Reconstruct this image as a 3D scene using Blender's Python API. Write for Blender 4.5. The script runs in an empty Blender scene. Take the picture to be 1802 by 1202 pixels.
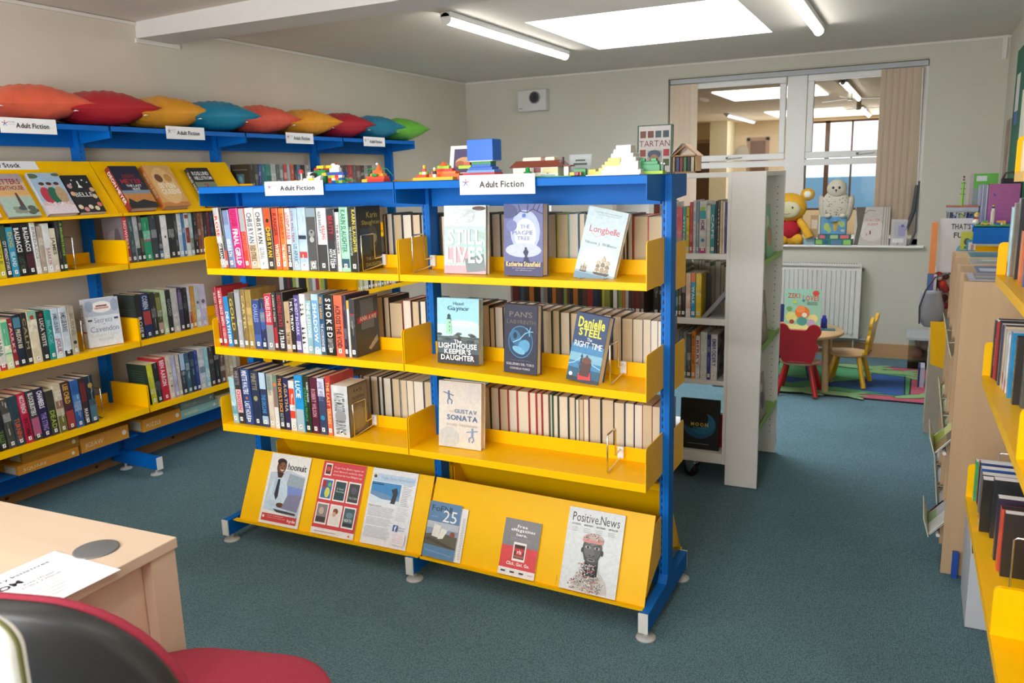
import bpy, math, random
from mathutils import Matrix, Vector
SC = bpy.context.scene
COL = SC.collection
R = math.radians
rnd = random.Random(7)

# ------------------------------------------------------------ materials
def lin(h):
    o = []
    for i in (0, 2, 4):
        c = int(h[i:i+2], 16) / 255
        o.append(c / 12.92 if c <= .04045 else ((c + .055) / 1.055) ** 2.4)
    return (*o, 1)
MC = {}
def M(h, rough=.5, metal=0, coat=0, emit=0, var=.06, scale=30, bump=0, kind=None):
    key = (h, rough, metal, coat, emit, var, scale, bump, kind)
    if key in MC: return MC[key]
    m = bpy.data.materials.new('finish_' + h); m.use_nodes = True
    nt = m.node_tree; b = nt.nodes['Principled BSDF']
    c = lin(h)
    b.inputs['Base Color'].default_value = c
    b.inputs['Roughness'].default_value = rough
    b.inputs['Metallic'].default_value = metal
    if coat:
        b.inputs['Coat Weight'].default_value = coat; b.inputs['Coat Roughness'].default_value = .15
    if emit:
        b.inputs['Emission Color'].default_value = c; b.inputs['Emission Strength'].default_value = emit
    if kind or var or bump:
        tc = nt.nodes.new('ShaderNodeTexCoord'); mp = nt.nodes.new('ShaderNodeMapping')
        nt.links.new(tc.outputs['Object'], mp.inputs[0])
        n = nt.nodes.new('ShaderNodeTexNoise'); n.inputs['Scale'].default_value = scale
        n.inputs['Detail'].default_value = 3
        nt.links.new(mp.outputs[0], n.inputs['Vector'])
        if kind == 'wood':
            mp.inputs['Scale'].default_value = (1, 12, 1)
        if kind == 'woodx':
            mp.inputs['Scale'].default_value = (1, 1, .06)
        if kind == 'woody':
            mp.inputs['Scale'].default_value = (1, .08, 1)
        if kind == 'woodd':
            mp.inputs['Scale'].default_value = (.09, 1, 1)
        r = nt.nodes.new('ShaderNodeValToRGB')
        r.color_ramp.elements[0].position = .3; r.color_ramp.elements[1].position = .7
        r.color_ramp.elements[0].color = (*[x * (1 - var) for x in c[:3]], 1)
        r.color_ramp.elements[1].color = (*[min(1, x * (1 + var)) for x in c[:3]], 1)
        nt.links.new(n.outputs['Fac'], r.inputs[0]); nt.links.new(r.outputs[0], b.inputs['Base Color'])
        if bump:
            bp = nt.nodes.new('ShaderNodeBump'); bp.inputs['Strength'].default_value = bump
            bp.inputs['Distance'].default_value = .01
            nt.links.new(n.outputs['Fac'], bp.inputs['Height']); nt.links.new(bp.outputs[0], b.inputs['Normal'])
    if h in ('0060bc', '0068c2', 'ffc400'): b.inputs['Specular IOR Level'].default_value = .22
    MC[key] = m
    return m
def glassm(name, tint='f2f6f6', ior=1.0):
    m = bpy.data.materials.new(name); m.use_nodes = True
    nt = m.node_tree; nt.nodes.clear()
    o = nt.nodes.new('ShaderNodeOutputMaterial'); mx = nt.nodes.new('ShaderNodeMixShader')
    t = nt.nodes.new('ShaderNodeBsdfTransparent'); g = nt.nodes.new('ShaderNodeBsdfGlossy')
    t.inputs[0].default_value = lin(tint); g.inputs['Roughness'].default_value = .02
    f = nt.nodes.new('ShaderNodeFresnel'); f.inputs[0].default_value = 1.12
    nt.links.new(f.outputs[0], mx.inputs[0]); nt.links.new(t.outputs[0], mx.inputs[1]); nt.links.new(g.outputs[0], mx.inputs[2])
    nt.links.new(mx.outputs[0], o.inputs[0])
    return m
def carpetm():
    m = bpy.data.materials.new('carpet_weave'); m.use_nodes = True
    nt = m.node_tree; b = nt.nodes['Principled BSDF']; b.inputs['Roughness'].default_value = .95
    b.inputs['Specular IOR Level'].default_value = .15
    tc = nt.nodes.new('ShaderNodeTexCoord'); mp = nt.nodes.new('ShaderNodeMapping')
    mp.inputs['Rotation'].default_value = (0, 0, R(0)); mp.inputs['Scale'].default_value = (1, .6, 1)
    nt.links.new(tc.outputs['Object'], mp.inputs[0])
    v = nt.nodes.new('ShaderNodeTexVoronoi'); v.inputs['Scale'].default_value = 190; v.inputs['Randomness'].default_value = .45
    n = nt.nodes.new('ShaderNodeTexNoise'); n.inputs['Scale'].default_value = 3
    nt.links.new(mp.outputs[0], v.inputs['Vector']); nt.links.new(tc.outputs['Object'], n.inputs['Vector'])
    r = nt.nodes.new('ShaderNodeValToRGB'); e = r.color_ramp.elements
    e[0].position = .1; e[1].position = .75; e[0].color = lin('7e9fa9'); e[1].color = lin('4c6b77')
    nt.links.new(v.outputs['Distance'], r.inputs[0])
    r2 = nt.nodes.new('ShaderNodeMix'); r2.data_type = 'RGBA'; r2.blend_type = 'MULTIPLY'; r2.inputs[0].default_value = .25
    nt.links.new(r.outputs[0], r2.inputs[6]); nt.links.new(n.outputs['Fac'], r2.inputs[7])
    nt.links.new(r2.outputs[2], b.inputs['Base Color'])
    bp = nt.nodes.new('ShaderNodeBump'); bp.inputs['Strength'].default_value = .6; bp.inputs['Distance'].default_value = .004
    bp.invert = True
    nt.links.new(v.outputs['Distance'], bp.inputs['Height']); nt.links.new(bp.outputs[0], b.inputs['Normal'])
    return m
YEL = lambda: M('ffc400', .38, var=.02)
BLU = lambda: M('0068c2', .5, var=.03)
CHR = lambda: M('e2e2e2', .22, metal=1, var=0)
WHT = lambda: M('e9e9e6', .4, var=.02)
CLEAR = glassm('clear_acrylic', 'f4f6f6')

# ------------------------------------------------------------ glyph outlines
GL = {}
def glyphs():
    dg = None
    chars = "ABCDEFGHIJKLMNOPQRSTUVWXYZabcdefghijklmnopqrstuvwxyz0123456789.,'&-:!/"
    obs = []
    for bold in (0, 1):
        for ch in chars:
            cu = bpy.data.curves.new('g', 'FONT'); cu.body = ch; cu.size = 1; cu.resolution_u = 2
            cu.offset = .028 if bold else 0
            o = bpy.data.objects.new('g', cu); COL.objects.link(o); obs.append((bold, ch, o, cu))
    bpy.context.view_layer.update()
    dg = bpy.context.evaluated_depsgraph_get()
    for bold, ch, o, cu in obs:
        me = o.evaluated_get(dg).to_mesh()
        vs = [(v.co.x, v.co.y) for v in me.vertices]; fs = [tuple(p.vertices) for p in me.polygons]
        x0 = min(v[0] for v in vs); x1 = max(v[0] for v in vs)
        GL[bold, ch] = ([(x - x0, y) for x, y in vs], fs, x1 - x0)
        o.evaluated_get(dg).to_mesh_clear()
    for bold, ch, o, cu in obs:
        bpy.data.objects.remove(o); bpy.data.curves.remove(cu)
glyphs()

# ------------------------------------------------------------ mesh builder
def rot_to(d):
    return Vector((0, 0, 1)).rotation_difference(Vector(d)).to_matrix()
class MB:
    def __init__(s, M0=None):
        s.v = []; s.f = []; s.m = []; s.sm = []; s.mats = []; s.M = M0 or Matrix(); s.id = s.M == Matrix()
    def mi(s, m):
        if isinstance(m, str): m = M(m, .45, var=.07, scale=90)
        if m not in s.mats: s.mats.append(m)
        return s.mats.index(m)
    def add(s, vs, fs, m, sm=False):
        k = len(s.v); i = s.mi(m)
        s.v += [tuple(v) for v in vs] if s.id else [tuple(s.M @ Vector(v)) for v in vs]
        s.f += [tuple(k + a for a in f) for f in fs]; s.m += [i] * len(fs); s.sm += [sm] * len(fs)
    def box(s, a, b, m):
        (x0, y0, z0), (x1, y1, z1) = a, b
        s.add([(x0,y0,z0),(x1,y0,z0),(x1,y1,z0),(x0,y1,z0),(x0,y0,z1),(x1,y0,z1),(x1,y1,z1),(x0,y1,z1)],
              [(0,3,2,1),(4,5,6,7),(0,1,5,4),(1,2,6,5),(2,3,7,6),(3,0,4,7)], m)
    def hexa(s, p, m):   # 4 bottom corners, 4 top corners
        s.add(p, [(0,3,2,1),(4,5,6,7),(0,1,5,4),(1,2,6,5),(2,3,7,6),(3,0,4,7)], m)
    def prism(s, pts, d, m, sm=False):   # 3D outline swept by vector d
        n = len(pts); d = Vector(d)
        vs = [Vector(p) for p in pts]; vs += [v + d for v in vs]
        s.add(vs, [tuple(range(n))[::-1], tuple(range(n, 2*n))], m)
        s.add(vs, [(i, (i+1) % n, n + (i+1) % n, n + i) for i in range(n)], m, sm)
    def tube(s, path, r, m, n=8, closed=False, caps=True):
        P = [Vector(p) for p in path]; N = len(P); vs = []; up = None
        for i, p in enumerate(P):
            a = P[i-1] if (i or closed) else P[0]; b = P[(i+1) % N] if (i < N-1 or closed) else P[-1]
            t = (b - a).normalized()
            if up is None:
                up = t.orthogonal().normalized()
            up = (up - t * up.dot(t)).normalized(); w = t.cross(up)
            rr = r[i] if isinstance(r, (list, tuple)) else r
            vs += [p + (up * math.cos(q) + w * math.sin(q)) * rr for q in (2*math.pi*j/n for j in range(n))]
        fs = [(i*n+j, i*n+(j+1)%n, ((i+1)%N)*n+(j+1)%n, ((i+1)%N)*n+j) for i in range(N if closed else N-1) for j in range(n)]
        s.add(vs, fs, m, True)
        if caps and not closed: s.add(vs, [tuple(range(n))[::-1], tuple(range((N-1)*n, N*n))], m)
    def lathe(s, prof, m, c=(0,0,0), n=20, sm=True, sx=1, sy=1):
        vs = [(c[0]+r*sx*math.cos(2*math.pi*j/n), c[1]+r*sy*math.sin(2*math.pi*j/n), c[2]+z) for r, z in prof for j in range(n)]
        k = len(prof)
        s.add(vs, [(i*n+j, i*n+(j+1)%n, (i+1)*n+(j+1)%n, (i+1)*n+j) for i in range(k-1) for j in range(n)], m, sm)
        s.add(vs, [tuple(range(n))[::-1], tuple(range((k-1)*n, k*n))], m)
    def ball(s, c, r, m, n=14, k=9, rot=None):
        rx, ry, rz = r if isinstance(r, (tuple, list)) else (r, r, r)
        vs = []
        for i in range(k+1):
            a = math.pi * i / k
            for j in range(n):
                v = Vector((rx*math.sin(a)*math.cos(2*math.pi*j/n), ry*math.sin(a)*math.sin(2*math.pi*j/n), rz*math.cos(a)))
                if rot: v = rot @ v
                vs.append(v + Vector(c))
        s.add(vs, [(i*n+j, (i+1)*n+j, (i+1)*n+(j+1)%n, i*n+(j+1)%n) for i in range(k) for j in range(n)], m, True)
    def build(s, name, parent=None, **kw):
        me = bpy.data.meshes.new(name); me.from_pydata(s.v, [], s.f)
        for m in s.mats: me.materials.append(m)
        me.polygons.foreach_set('material_index', s.m); me.polygons.foreach_set('use_smooth', s.sm)
        me.update()
        o = bpy.data.objects.new(name, me); COL.objects.link(o)
        if parent: o.parent = parent
        tag(o, **kw)
        return o
def tag(o, label=None, cat=None, group=None, kind=None):
    if label: o['label'] = label
    if cat: o['category'] = cat
    if group: o['group'] = group
    if kind: o['kind'] = kind
    return o
def thing(name, label, cat, loc=(0,0,0), rz=0, group=None):
    o = bpy.data.objects.new(name, None); COL.objects.link(o); o.empty_display_size = .05
    o.location = loc; o.rotation_euler = (0, 0, rz)
    return tag(o, label, cat, group)
def bevel(o, w=.003, seg=2):
    b = o.modifiers.new('edge', 'BEVEL'); b.width = w; b.segments = seg; b.limit_method = 'ANGLE'; b.angle_limit = R(40)
    return o

class Art:   # flat printing on a surface: origin, unit u, unit v, outward normal
    def __init__(s, mb, O, U, V, N, gap=.0003, clip=None):
        s.mb = mb; s.clip = clip; s.O = Vector(O); s.U = Vector(U); s.V = Vector(V); s.N = Vector(N); s.k = 0; s.g = gap
    def p(s, u, v): return s.O + s.U*u + s.V*v + s.N*(s.g*(1 + s.k))
    def fs(s, pts, fs, m):
        if s.clip: pts = [(min(max(u, 0), s.clip[0]), min(max(v, 0), s.clip[1])) for u, v in pts]
        s.mb.add([s.p(*q) for q in pts], fs, m); s.k += .35
    def poly(s, pts, m): s.fs(pts, [tuple(range(len(pts)))], m)
    def rect(s, u0, v0, u1, v1, m): s.poly([(u0,v0),(u1,v0),(u1,v1),(u0,v1)], m)
    def ell(s, cu, cv, ru, rv, m, n=18, a0=0, a1=360, rot=0):
        pts = []
        for i in range(n if a1 - a0 >= 360 else n + 1):
            a = R(a0 + (a1 - a0) * i / n); x = ru*math.cos(a); y = rv*math.sin(a); c, q = math.cos(R(rot)), math.sin(R(rot))
            pts.append((cu + x*c - y*q, cv + x*q + y*c))
        s.poly(pts, m)
    def line(s, pts, w, m):
        for (a, b), (c, d) in zip(pts, pts[1:]):
            l = math.hypot(c-a, d-b) or 1; x, y = -(d-b)/l*w/2, (c-a)/l*w/2
            s.poly([(a-x,b-y),(c-x,d-y),(c+x,d+y),(a+x,b+y)], m)
    def text(s, t, u0, v0, u1, v1, m, bold=1, rot=0, gap=.065):
        """fit the words in the box; rot 90 reads downwards"""
        vs = []; fs = []; x = 0
        for ch in t:
            if ch == ' ': x += .27; continue
            g = GL.get((bold, ch))
            if not g: continue
            k = len(vs); vs += [(x + a, b) for a, b in g[0]]; fs += [tuple(k + i for i in f) for f in g[1]]; x += g[2] + gap
        if not vs: return
        x0 = min(v[0] for v in vs); x1 = max(v[0] for v in vs)
        up = any(c.isupper() or c in 'bdfhklt0123456789' for c in t); lo = any(c in 'gjpqy,' for c in t)
        y1 = .73 if up else .53; y0 = -.2 if lo else 0
        out = []
        for a, b in vs:
            a = (a - x0) / (x1 - x0 or 1); b = (b - y0) / (y1 - y0)
            out.append((u0 + b*(u1-u0), v1 - a*(v1-v0)) if rot == 90 else (u0 + a*(u1-u0), v0 + b*(v1-v0)))
        s.fs(out, fs, m)

def place(loc, rz=0, lean=0, tip=0):
    """lean: degrees towards local -x; tip: degrees backwards (towards local +y)"""
    return Matrix.Translation(loc) @ Matrix.Rotation(R(rz), 4, 'Z') @ Matrix.Rotation(R(-lean), 4, 'Y') @ Matrix.Rotation(R(-tip), 4, 'X')

# ------------------------------------------------------------ books
CN = [('black','1c1c1e'),('charcoal','3a3c40'),('grey','7d8083'),('silver grey','b4b6b8'),('white','ececea'),('cream','e6dcc2'),('tan','b99c70'),('brown','6b4630'),
 ('dark red','7c1c24'),('red','c8283a'),('pink','ec2f86'),('orange','ea6a2c'),('amber','d99a2a'),('yellow','dcc92c'),('olive','6a6a34'),('green','2f9a64'),('dark green','25453a'),
 ('pale green','b4d2b4'),('teal','1f8f94'),('dark teal','1f4a54'),('pale blue','a9cfe0'),('sky blue','3aa2dc'),('blue','2a5cae'),('navy','1e2a52'),('slate blue','5a6f96'),('purple','4b3568'),('lilac','b9a6cc'),('maroon','54202c'),('salmon','f0705c')]
def cname(h):
    c = [int(h[i:i+2], 16) for i in (0, 2, 4)]
    return min(CN, key=lambda q: sum((a - int(q[1][i:i+2], 16))**2 for a, i in zip(c, (0, 2, 4))))[0]
ORD = ['first','second','third','fourth','fifth','sixth','seventh','eighth','ninth','tenth','eleventh','twelfth','thirteenth','fourteenth','fifteenth','sixteenth','seventeenth','eighteenth','nineteenth','twentieth','twenty-first','twenty-second','twenty-third','twenty-fourth','twenty-fifth','twenty-sixth','twenty-seventh','twenty-eighth']
PAGES = ['e8d9bd','efe3cc','e2cfae','f0e8d8','dcc8a4']
def book(name, label, mtx, w, h, d, col, spine=(), front=None, back=None, sticker=True, pages=None, group=None, cat='book', glossy=True, hard=None):
    """local frame: spine on y=0 facing -y, thickness along +x, front board on x=w"""
    hard = h > .225 if hard is None else hard
    t = .0026 if hard else .0008; q = .003 if hard else 0; c = min(.004, w*.25) if hard else min(.0015, w*.2)
    cm = M(col, .3 if glossy else .5, coat=.3 if glossy else 0, var=.16, scale=26)
    b = MB(mtx)
    o = [(0,d),(0,c),(c*.3,c*.3),(c,0),(w-c,0),(w-c*.3,c*.3),(w,c),(w,d),(w-t,d),(w-t,t+c*.4),(t,t+c*.4),(t,d)]
    b.prism([(x, y, 0) for x, y in o], (0, 0, h), cm)
    a = Art(b, (c*.6,0,0), (1,0,0), (0,0,1), (0,-1,0)); W = w - c*1.2
    for s in spine:
        if s[0] == 'R': a.rect(0, s[1]*h, W, s[2]*h, M(s[3], .35, var=0))
        elif s[0] == 'T':
            u0, u1 = (s[5], s[6]) if len(s) > 5 else (.18, .82)
            a.text(s[1], u0*W, s[3]*h, u1*W, s[4]*h, M(s[2], .4, var=0), rot=90)
        elif s[0] == 'E': a.ell(W*.5, s[1]*h, W*s[2], W*s[2], M(s[3], .4, var=0))
        elif s[0] == 'Z':
            n = 9
            for i in range(n): a.poly([(W*.1, h*(.15+.08*i)), (W*.9, h*(.19+.08*i)), (W*.1, h*(.2+.08*i))], M(s[1], .4, var=0))
    if sticker and not any(s[0] == 'T' for s in spine):   # unlettered spines keep picture bands and rules
        rg = random.Random(int(h*1e4) + int(w*1e5) + int(col, 16))
        def tint(k): return ''.join('%02x' % max(0, min(255, int(int(col[i:i+2], 16)*(1-k) + (235 if k > 0 else 0)*abs(k)))) for i in (0, 2, 4))
        z = rg.uniform(.2, .7); a.rect(0, z*h, W, (z+rg.uniform(.08, .22))*h, M(tint(rg.choice([.18, .3, .45])), .35, var=.3, scale=60))
        for k in range(rg.randint(2, 5)):
            z = rg.uniform(.16, .93); u = rg.uniform(.3, .62); a.rect(W*u, z*h, W*(u+rg.uniform(.05, .16)), (z+rg.uniform(.05, .16))*h, M(tint(rg.choice([.5, .7, .35])), .4, var=.2, scale=90))
    if front: front(Art(b, (w,0,0), (0,1,0), (0,0,1), (1,0,0), clip=(d, h)), d, h)
    if back: back(Art(b, (0,d,0), (0,-1,0), (0,0,1), (-1,0,0), clip=(d, h)), d, h)
    bo = b.build(name, label=label, cat=cat, group=group)
    pb = MB(mtx); pb.box((t+.0002, t+c*.4+.0002, q), (w-t-.0002, d-q*1.2-.0006, h-q), M(pages or PAGES[rnd.randrange(5)], .8, var=.05, scale=400)); pb.build('page_block', bo)
    if sticker and W > .008:
        sb = MB(mtx); sa = Art(sb, (c*.6,0,0), (1,0,0), (0,0,1), (0,-1,0), .0012)
        s0 = .5 - min(.42, .007/W); z0 = .012
        sa.rect(W*s0, z0, W*(1-s0), z0+.017, M('f4f4f2', .5, var=0))
        sa.poly([(W*.42, z0+.004), (W*.5, z0+.004), (W*.62, z0+.013), (W*.5, z0+.013)], M('222222', .5, var=0))
        sb.build('spine_label', bo)
    return bo
ROWS = {
 'ISL1': [
  (-0.8778, 0.0307, 0.238, 'b9babc', (('R', 0.42, 0.86, 'd9dadc'), ('T', 'ROSE', 'dc2c22', 0.52, 0.86), ('R', 0.14, 0.4, '3a3a3c'), ('T', 'GILLIAN', 'e8e8e8', 0.14, 0.4)), 4.5, ''),
  (-0.8471, 0.0158, 0.236, '2b2b30', (('R', 0, 0.3, 'd9483c'),), 4.3, ''),
  (-0.8313, 0.0354, 0.228, '7688b4', (('R', 0.3, 0.75, '8fb0d8'), ('T', 'BENEATH', 'dfe6f4', 0.2, 0.5)), 4.2, ''),
  (-0.7959, 0.0467, 0.234, 'e8277f', (('T', 'FINAL GIRLS', 'fdf3f6', 0.08, 0.66), ('T', 'RILEY SAGER', '9c1250', 0.7, 0.97)), 3.8, ''),
  (-0.7491, 0.0311, 0.234, 'd94a36', (('R', 0.62, 1, 'aab0b6'), ('T', 'CALM SEA', 'f07a66', 0.3, 0.6)), 3.2, ''),
  (-0.718, 0.0469, 0.236, 'c9b79e', (('R', 0.4, 1, 'dfe3e8'), ('T', 'CHRIS RYAN', '5b6068', 0.42, 0.92), ('T', 'RED STRIKE', '6b5638', 0.12, 0.38)), 3.0, ''),
  (-0.6711, 0.042, 0.234, 'ececec', (('T', 'CHRIS RYAN', '2a2c30', 0.42, 0.94), ('T', 'GLOBAL', '8a8e94', 0.16, 0.36)), 3.0, ''),
  (-0.6291, 0.0373, 0.234, '35332f', (('R', 0.66, 1, 'e85426'), ('T', 'CHRIS RYAN', 'f3c02c', 0.2, 0.7), ('E', 0.8, 0.25, '1e1a18')), 1.6, ''),
  (-0.5918, 0.0329, 0.234, 'db4a2e', (('R', 0, 0.3, 'e8703c'), ('T', 'WINTER', 'f6ead8', 0.12, 0.42), ('T', 'RANGER', '7c1e1a', 0.55, 0.92)), 1, ''),
  (-0.5589, 0.0282, 0.234, 'ec7d30', (('T', 'THE FINEST', 'f8f0e4', 0.12, 0.42), ('T', 'SAINSBURY', 'b23a1c', 0.5, 0.92)), 0.5, ''),
  (-0.5307, 0.0263, 0.234, 'dfe3e6', (('R', 0, 0.42, '33363c'), ('T', 'DONT CLOSE', 'cc3424', 0.5, 0.93, 0.1, 0.5), ('T', 'YOUR EYES', 'cc3424', 0.5, 0.9, 0.55, 0.95), ('T', 'WHAT BEGINS', 'e8e8e8', 0.1, 0.4)), 0, ''),
  (-0.5045, 0.0333, 0.234, 'a9c6dc', (('T', 'LOVE WILL TEAR', 'a03a4a', 0.45, 0.95, 0.1, 0.45), ('T', 'US APART', '5c7a98', 0.1, 0.42)), 0, ''),
  (-0.4712, 0.0411, 0.236, 'b6d3e8', (('R', 0.5, 0.56, '23324a'), ('R', 0, 0.1, 'e8ebee'), ('R', 0.2, 0.3, 'c84444')), 0, ''),
  (-0.4301, 0.0488, 0.234, '4c4f52', (('R', 0.86, 1, '8aa0b0'), ('E', 0.6, 0.33, '8d9092'), ('E', 0.5, 0.25, 'b4b6b8'), ('E', 0.62, 0.1, '2a2a2c'), ('T', 'THE MARVEL', 'e4e4e4', 0.02, 0.16)), 0, ''),
  (-0.3813, 0.0468, 0.234, 'd8dce2', (('R', 0, 0.42, '3c3f44'), ('T', 'ALEX BARCLAY', '60687a', 0.6, 0.95, 0.2, 0.5), ('T', 'KILLING', 'd25a58', 0.5, 0.72, 0.55, 0.9)), 0, ''),
  (-0.3345, 0.0396, 0.228, '2a2f3a', (('R', 0.5, 0.9, '40242c'), ('T', 'HOW FAR', 'e8e8ea', 0.1, 0.36, 0.1, 0.5), ('T', 'WE FALL', 'e8e8ea', 0.1, 0.36, 0.55, 0.95), ('T', 'BEATTY', 'b22c38', 0.6, 0.9)), 0, ''),
  (-0.2949, 0.0183, 0.218, 'dfe0dc', (('T', 'THE RUSHES', '50545a', 0.3, 0.8),), 0, ''),
  (-0.2766, 0.0403, 0.236, '9fd4bc', (('T', 'KARIN SLAUGHTER', '3c7c6a', 0.3, 0.96), ('R', 0.06, 0.2, '2c5a70')), 0, ''),
  (-0.2363, 0.0385, 0.236, '22241f', (('T', 'KARIN SLAUGHTER', 'd8c84a', 0.3, 0.96, 0.5, 0.95), ('T', 'THE GOOD DAUGHTER', 'b4c4b4', 0.25, 0.7, 0.05, 0.35)), 0, ''),
 ],
 'ISL2': [
  (-0.9251, 0.0222, 0.243, '8c2434', (('T', 'RED MOON', 'd8a0a4', 0.4, 0.9),), 4, ''),
  (-0.9029, 0.0283, 0.24, 'b02a38', (('T', 'MARTIN CRUZ SMITH', 'ecd8d8', 0.35, 0.95), ('T', 'THE SIBERIAN', 'e8b0b0', 0.1, 0.32)), 3.6, ''),
  (-0.8746, 0.0265, 0.205, '1e8ad0', (('T', 'DEATH IS', 'e8f2fa', 0.15, 0.7),), 3.4, ''),
  (-0.8481, 0.0294, 0.222, '4c4a3c', (('T', 'GOLD', 'c8b050', 0.3, 0.9),), 2.6, ''),
  (-0.8187, 0.0307, 0.236, '8a8e94', (('R', 0, 0.95, 'a8acb2'),), 1.5, ''),
  (-0.7879, 0.0244, 0.238, '8c7440', (('T', 'CARTEL', 'd8c080', 0.3, 0.9),), 1, ''),
  (-0.7635, 0.0318, 0.238, 'a48a48', (('R', 0.4, 0.7, 'c4a860'),), 1, ''),
  (-0.7317, 0.0375, 0.198, '2e4684', (('T', 'CHARLES', '8ea6e0', 0.55, 0.92), ('R', 0.1, 0.3, '4060a8')), 1, ''),
  (-0.6942, 0.0268, 0.206, '20305c', (('R', 0.4, 0.8, '3a58a4'),), 0.6, ''),
  (-0.6674, 0.0383, 0.225, 'c23048', (('R', 0, 0.45, '8a9098'), ('T', 'CHARLES STROSS', 'f6dde2', 0.5, 0.96)), 0.6, ''),
  (-0.629, 0.0205, 0.234, '3a2c30', (('R', 0.5, 1, '283c36'), ('T', 'ROBERT OLEN', 'c8c0b0', 0.5, 0.95), ('R', 0.05, 0.4, 'b02830')), 0.4, ''),
  (-0.6085, 0.0377, 0.234, '28282c', (('T', 'P.J. TRACY', 'ececec', 0.06, 0.36), ('T', 'NOTHING STAYS', 'c02838', 0.42, 0.95)), 0.3, ''),
  (-0.5708, 0.0273, 0.198, 'c4a686', (('E', 0.6, 0.2, '3a2a20'), ('T', 'THE TUNNEL', '5a4030', 0.1, 0.4)), 0, ''),
  (-0.5435, 0.0214, 0.21, '1c1c1e', (('T', 'M.T. TREW', 'ececec', 0.4, 0.95),), 0, ''),
  (-0.522, 0.0284, 0.226, '544a8c', (('T', 'A SHOT IN DARK', 'cfc8ec', 0.3, 0.95), ('R', 0.05, 0.2, 'c0b8d4')), 0, ''),
  (-0.4936, 0.0296, 0.232, 'e6e6e4', (('Z', '1c1c1e'),), 0, ''),
  (-0.464, 0.0279, 0.208, '8fb6c0', (('T', 'NINE LESSONS', 'e8f2f4', 0.3, 0.95),), 0, ''),
  (-0.4361, 0.0346, 0.234, 'b8d8ec', (('R', 0.1, 0.9, '6ea8d8'), ('T', 'SHADOW', 'e8f4fc', 0.2, 0.85)), 0, ''),
  (-0.4015, 0.0261, 0.234, '1e4c74', (('T', 'FRED VARGAS', 'e0b44c', 0.6, 0.96), ('T', 'THE ACCORDIONIST', 'd8dce4', 0.12, 0.52)), 0, ''),
  (-0.3754, 0.0449, 0.234, '181a1c', (('T', 'S M O K E D', 'ececec', 0.3, 0.94), ('T', 'DAN VYLETA', 'b4b4b4', 0.1, 0.28)), 0, ''),
  (-0.3305, 0.0416, 0.234, 'ee6a4a', (('T', 'ACROSS THE VOID', '3a2428', 0.14, 0.84),), 0, ''),
  (-0.2889, 0.0186, 0.234, '2c2a48', (), 0, ''),
  (-0.2702, 0.0119, 0.216, 'd8d8d4', (('R', 0.85, 1, 'ecb030'),), 0, ''),
  (-0.2583, 0.0251, 0.222, '3a3a3c', (('R', 0.6, 0.75, 'b83040'),), 0, ''),
 ],
 'ISL3': [
  (-0.8894, 0.0301, 0.196, '9fc8d0', (('R', 0.2, 0.5, '6ea0b0'),), 3, ''),
  (-0.8592, 0.0346, 0.236, '3a3236', (('R', 0.2, 0.62, 'e0b4b8'), ('T', 'CHOSEN', 'c03050', 0.25, 0.6), ('T', 'MINETTE', '8a8a92', 0.7, 0.95)), 2.6, ''),
  (-0.8246, 0.0482, 0.236, '2c4680', (('T', 'MINETTE WALTERS', 'dfe4f0', 0.55, 0.97), ('T', 'LAST HOURS', 'dfe4f0', 0.1, 0.42), ('E', 0.48, 0.16, 'b06a3a')), 2, ''),
  (-0.7764, 0.0446, 0.232, '26324e', (('T', 'MINETTE', '8f8a70', 0.65, 0.95), ('E', 0.5, 0.28, 'a09a6c')), 1.2, ''),
  (-0.7318, 0.038, 0.228, '2c3a5c', (('R', 0.7, 1, 'b4cce0'), ('R', 0.05, 0.2, 'a8c4d8'), ('T', 'THE DECLINE', '4a90c8', 0.25, 0.6)), 0.6, ''),
  (-0.6938, 0.0316, 0.226, 'd4c4b0', (('R', 0.7, 1, '909c94'), ('T', 'SARAH WARD', '6c7c80', 0.6, 0.95)), 0.4, ''),
  (-0.6622, 0.0239, 0.224, '6c8474', (('E', 0.82, 0.4, 'e07840'), ('R', 0, 0.4, 'e0dcd8'), ('T', 'SARAH VAUGHAN', 'c04c58', 0.4, 0.75)), 0.3, ''),
  (-0.6382, 0.0282, 0.224, '20242a', (('T', "THE DEVIL'S DICE", 'e89450', 0.32, 0.95), ('T', 'ROZ WATKINS', 'b0b4bc', 0.06, 0.3)), 0, ''),
  (-0.61, 0.028, 0.216, '262a5c', (('R', 0.1, 0.35, '342c50'), ('T', 'AGATHA', 'b8a070', 0.35, 0.9)), 0, ''),
  (-0.582, 0.0293, 0.206, 'e8e2de', (('R', 0.25, 0.85, 'e0482c'), ('E', 0.08, 0.3, 'c83040')), 0, ''),
  (-0.5527, 0.0435, 0.232, '1c90d0', (('R', 0, 0.4, 'a8c0c8'), ('T', 'LUCIE', 'e8f4fa', 0.6, 0.9)), 0, ''),
  (-0.5093, 0.0344, 0.23, '26301f', (('T', 'ROBERT WILSON', 'd8dcd4', 0.55, 0.9, 0.6, 0.9), ('T', 'STEALING PEOPLE', '3ca054', 0.2, 0.8, 0.1, 0.5)), 0, ''),
  (-0.4748, 0.0369, 0.228, '5a1c34', (('T', 'ROBERT WILSON', 'c8909c', 0.3, 0.8),), 0, ''),
  (-0.4379, 0.0394, 0.228, '3c4464', (('R', 0.68, 1, 'd8d8e8'), ('T', 'JANE WELLS', '7c7cb0', 0.6, 0.95), ('E', 0.3, 0.3, '2a90b8')), 0, ''),
  (-0.3986, 0.0279, 0.24, 'c23c38', (('R', 0, 0.45, 'e47850'), ('T', 'THE LAST TRAIN', 'f0c070', 0.2, 0.9)), 0, ''),
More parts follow.
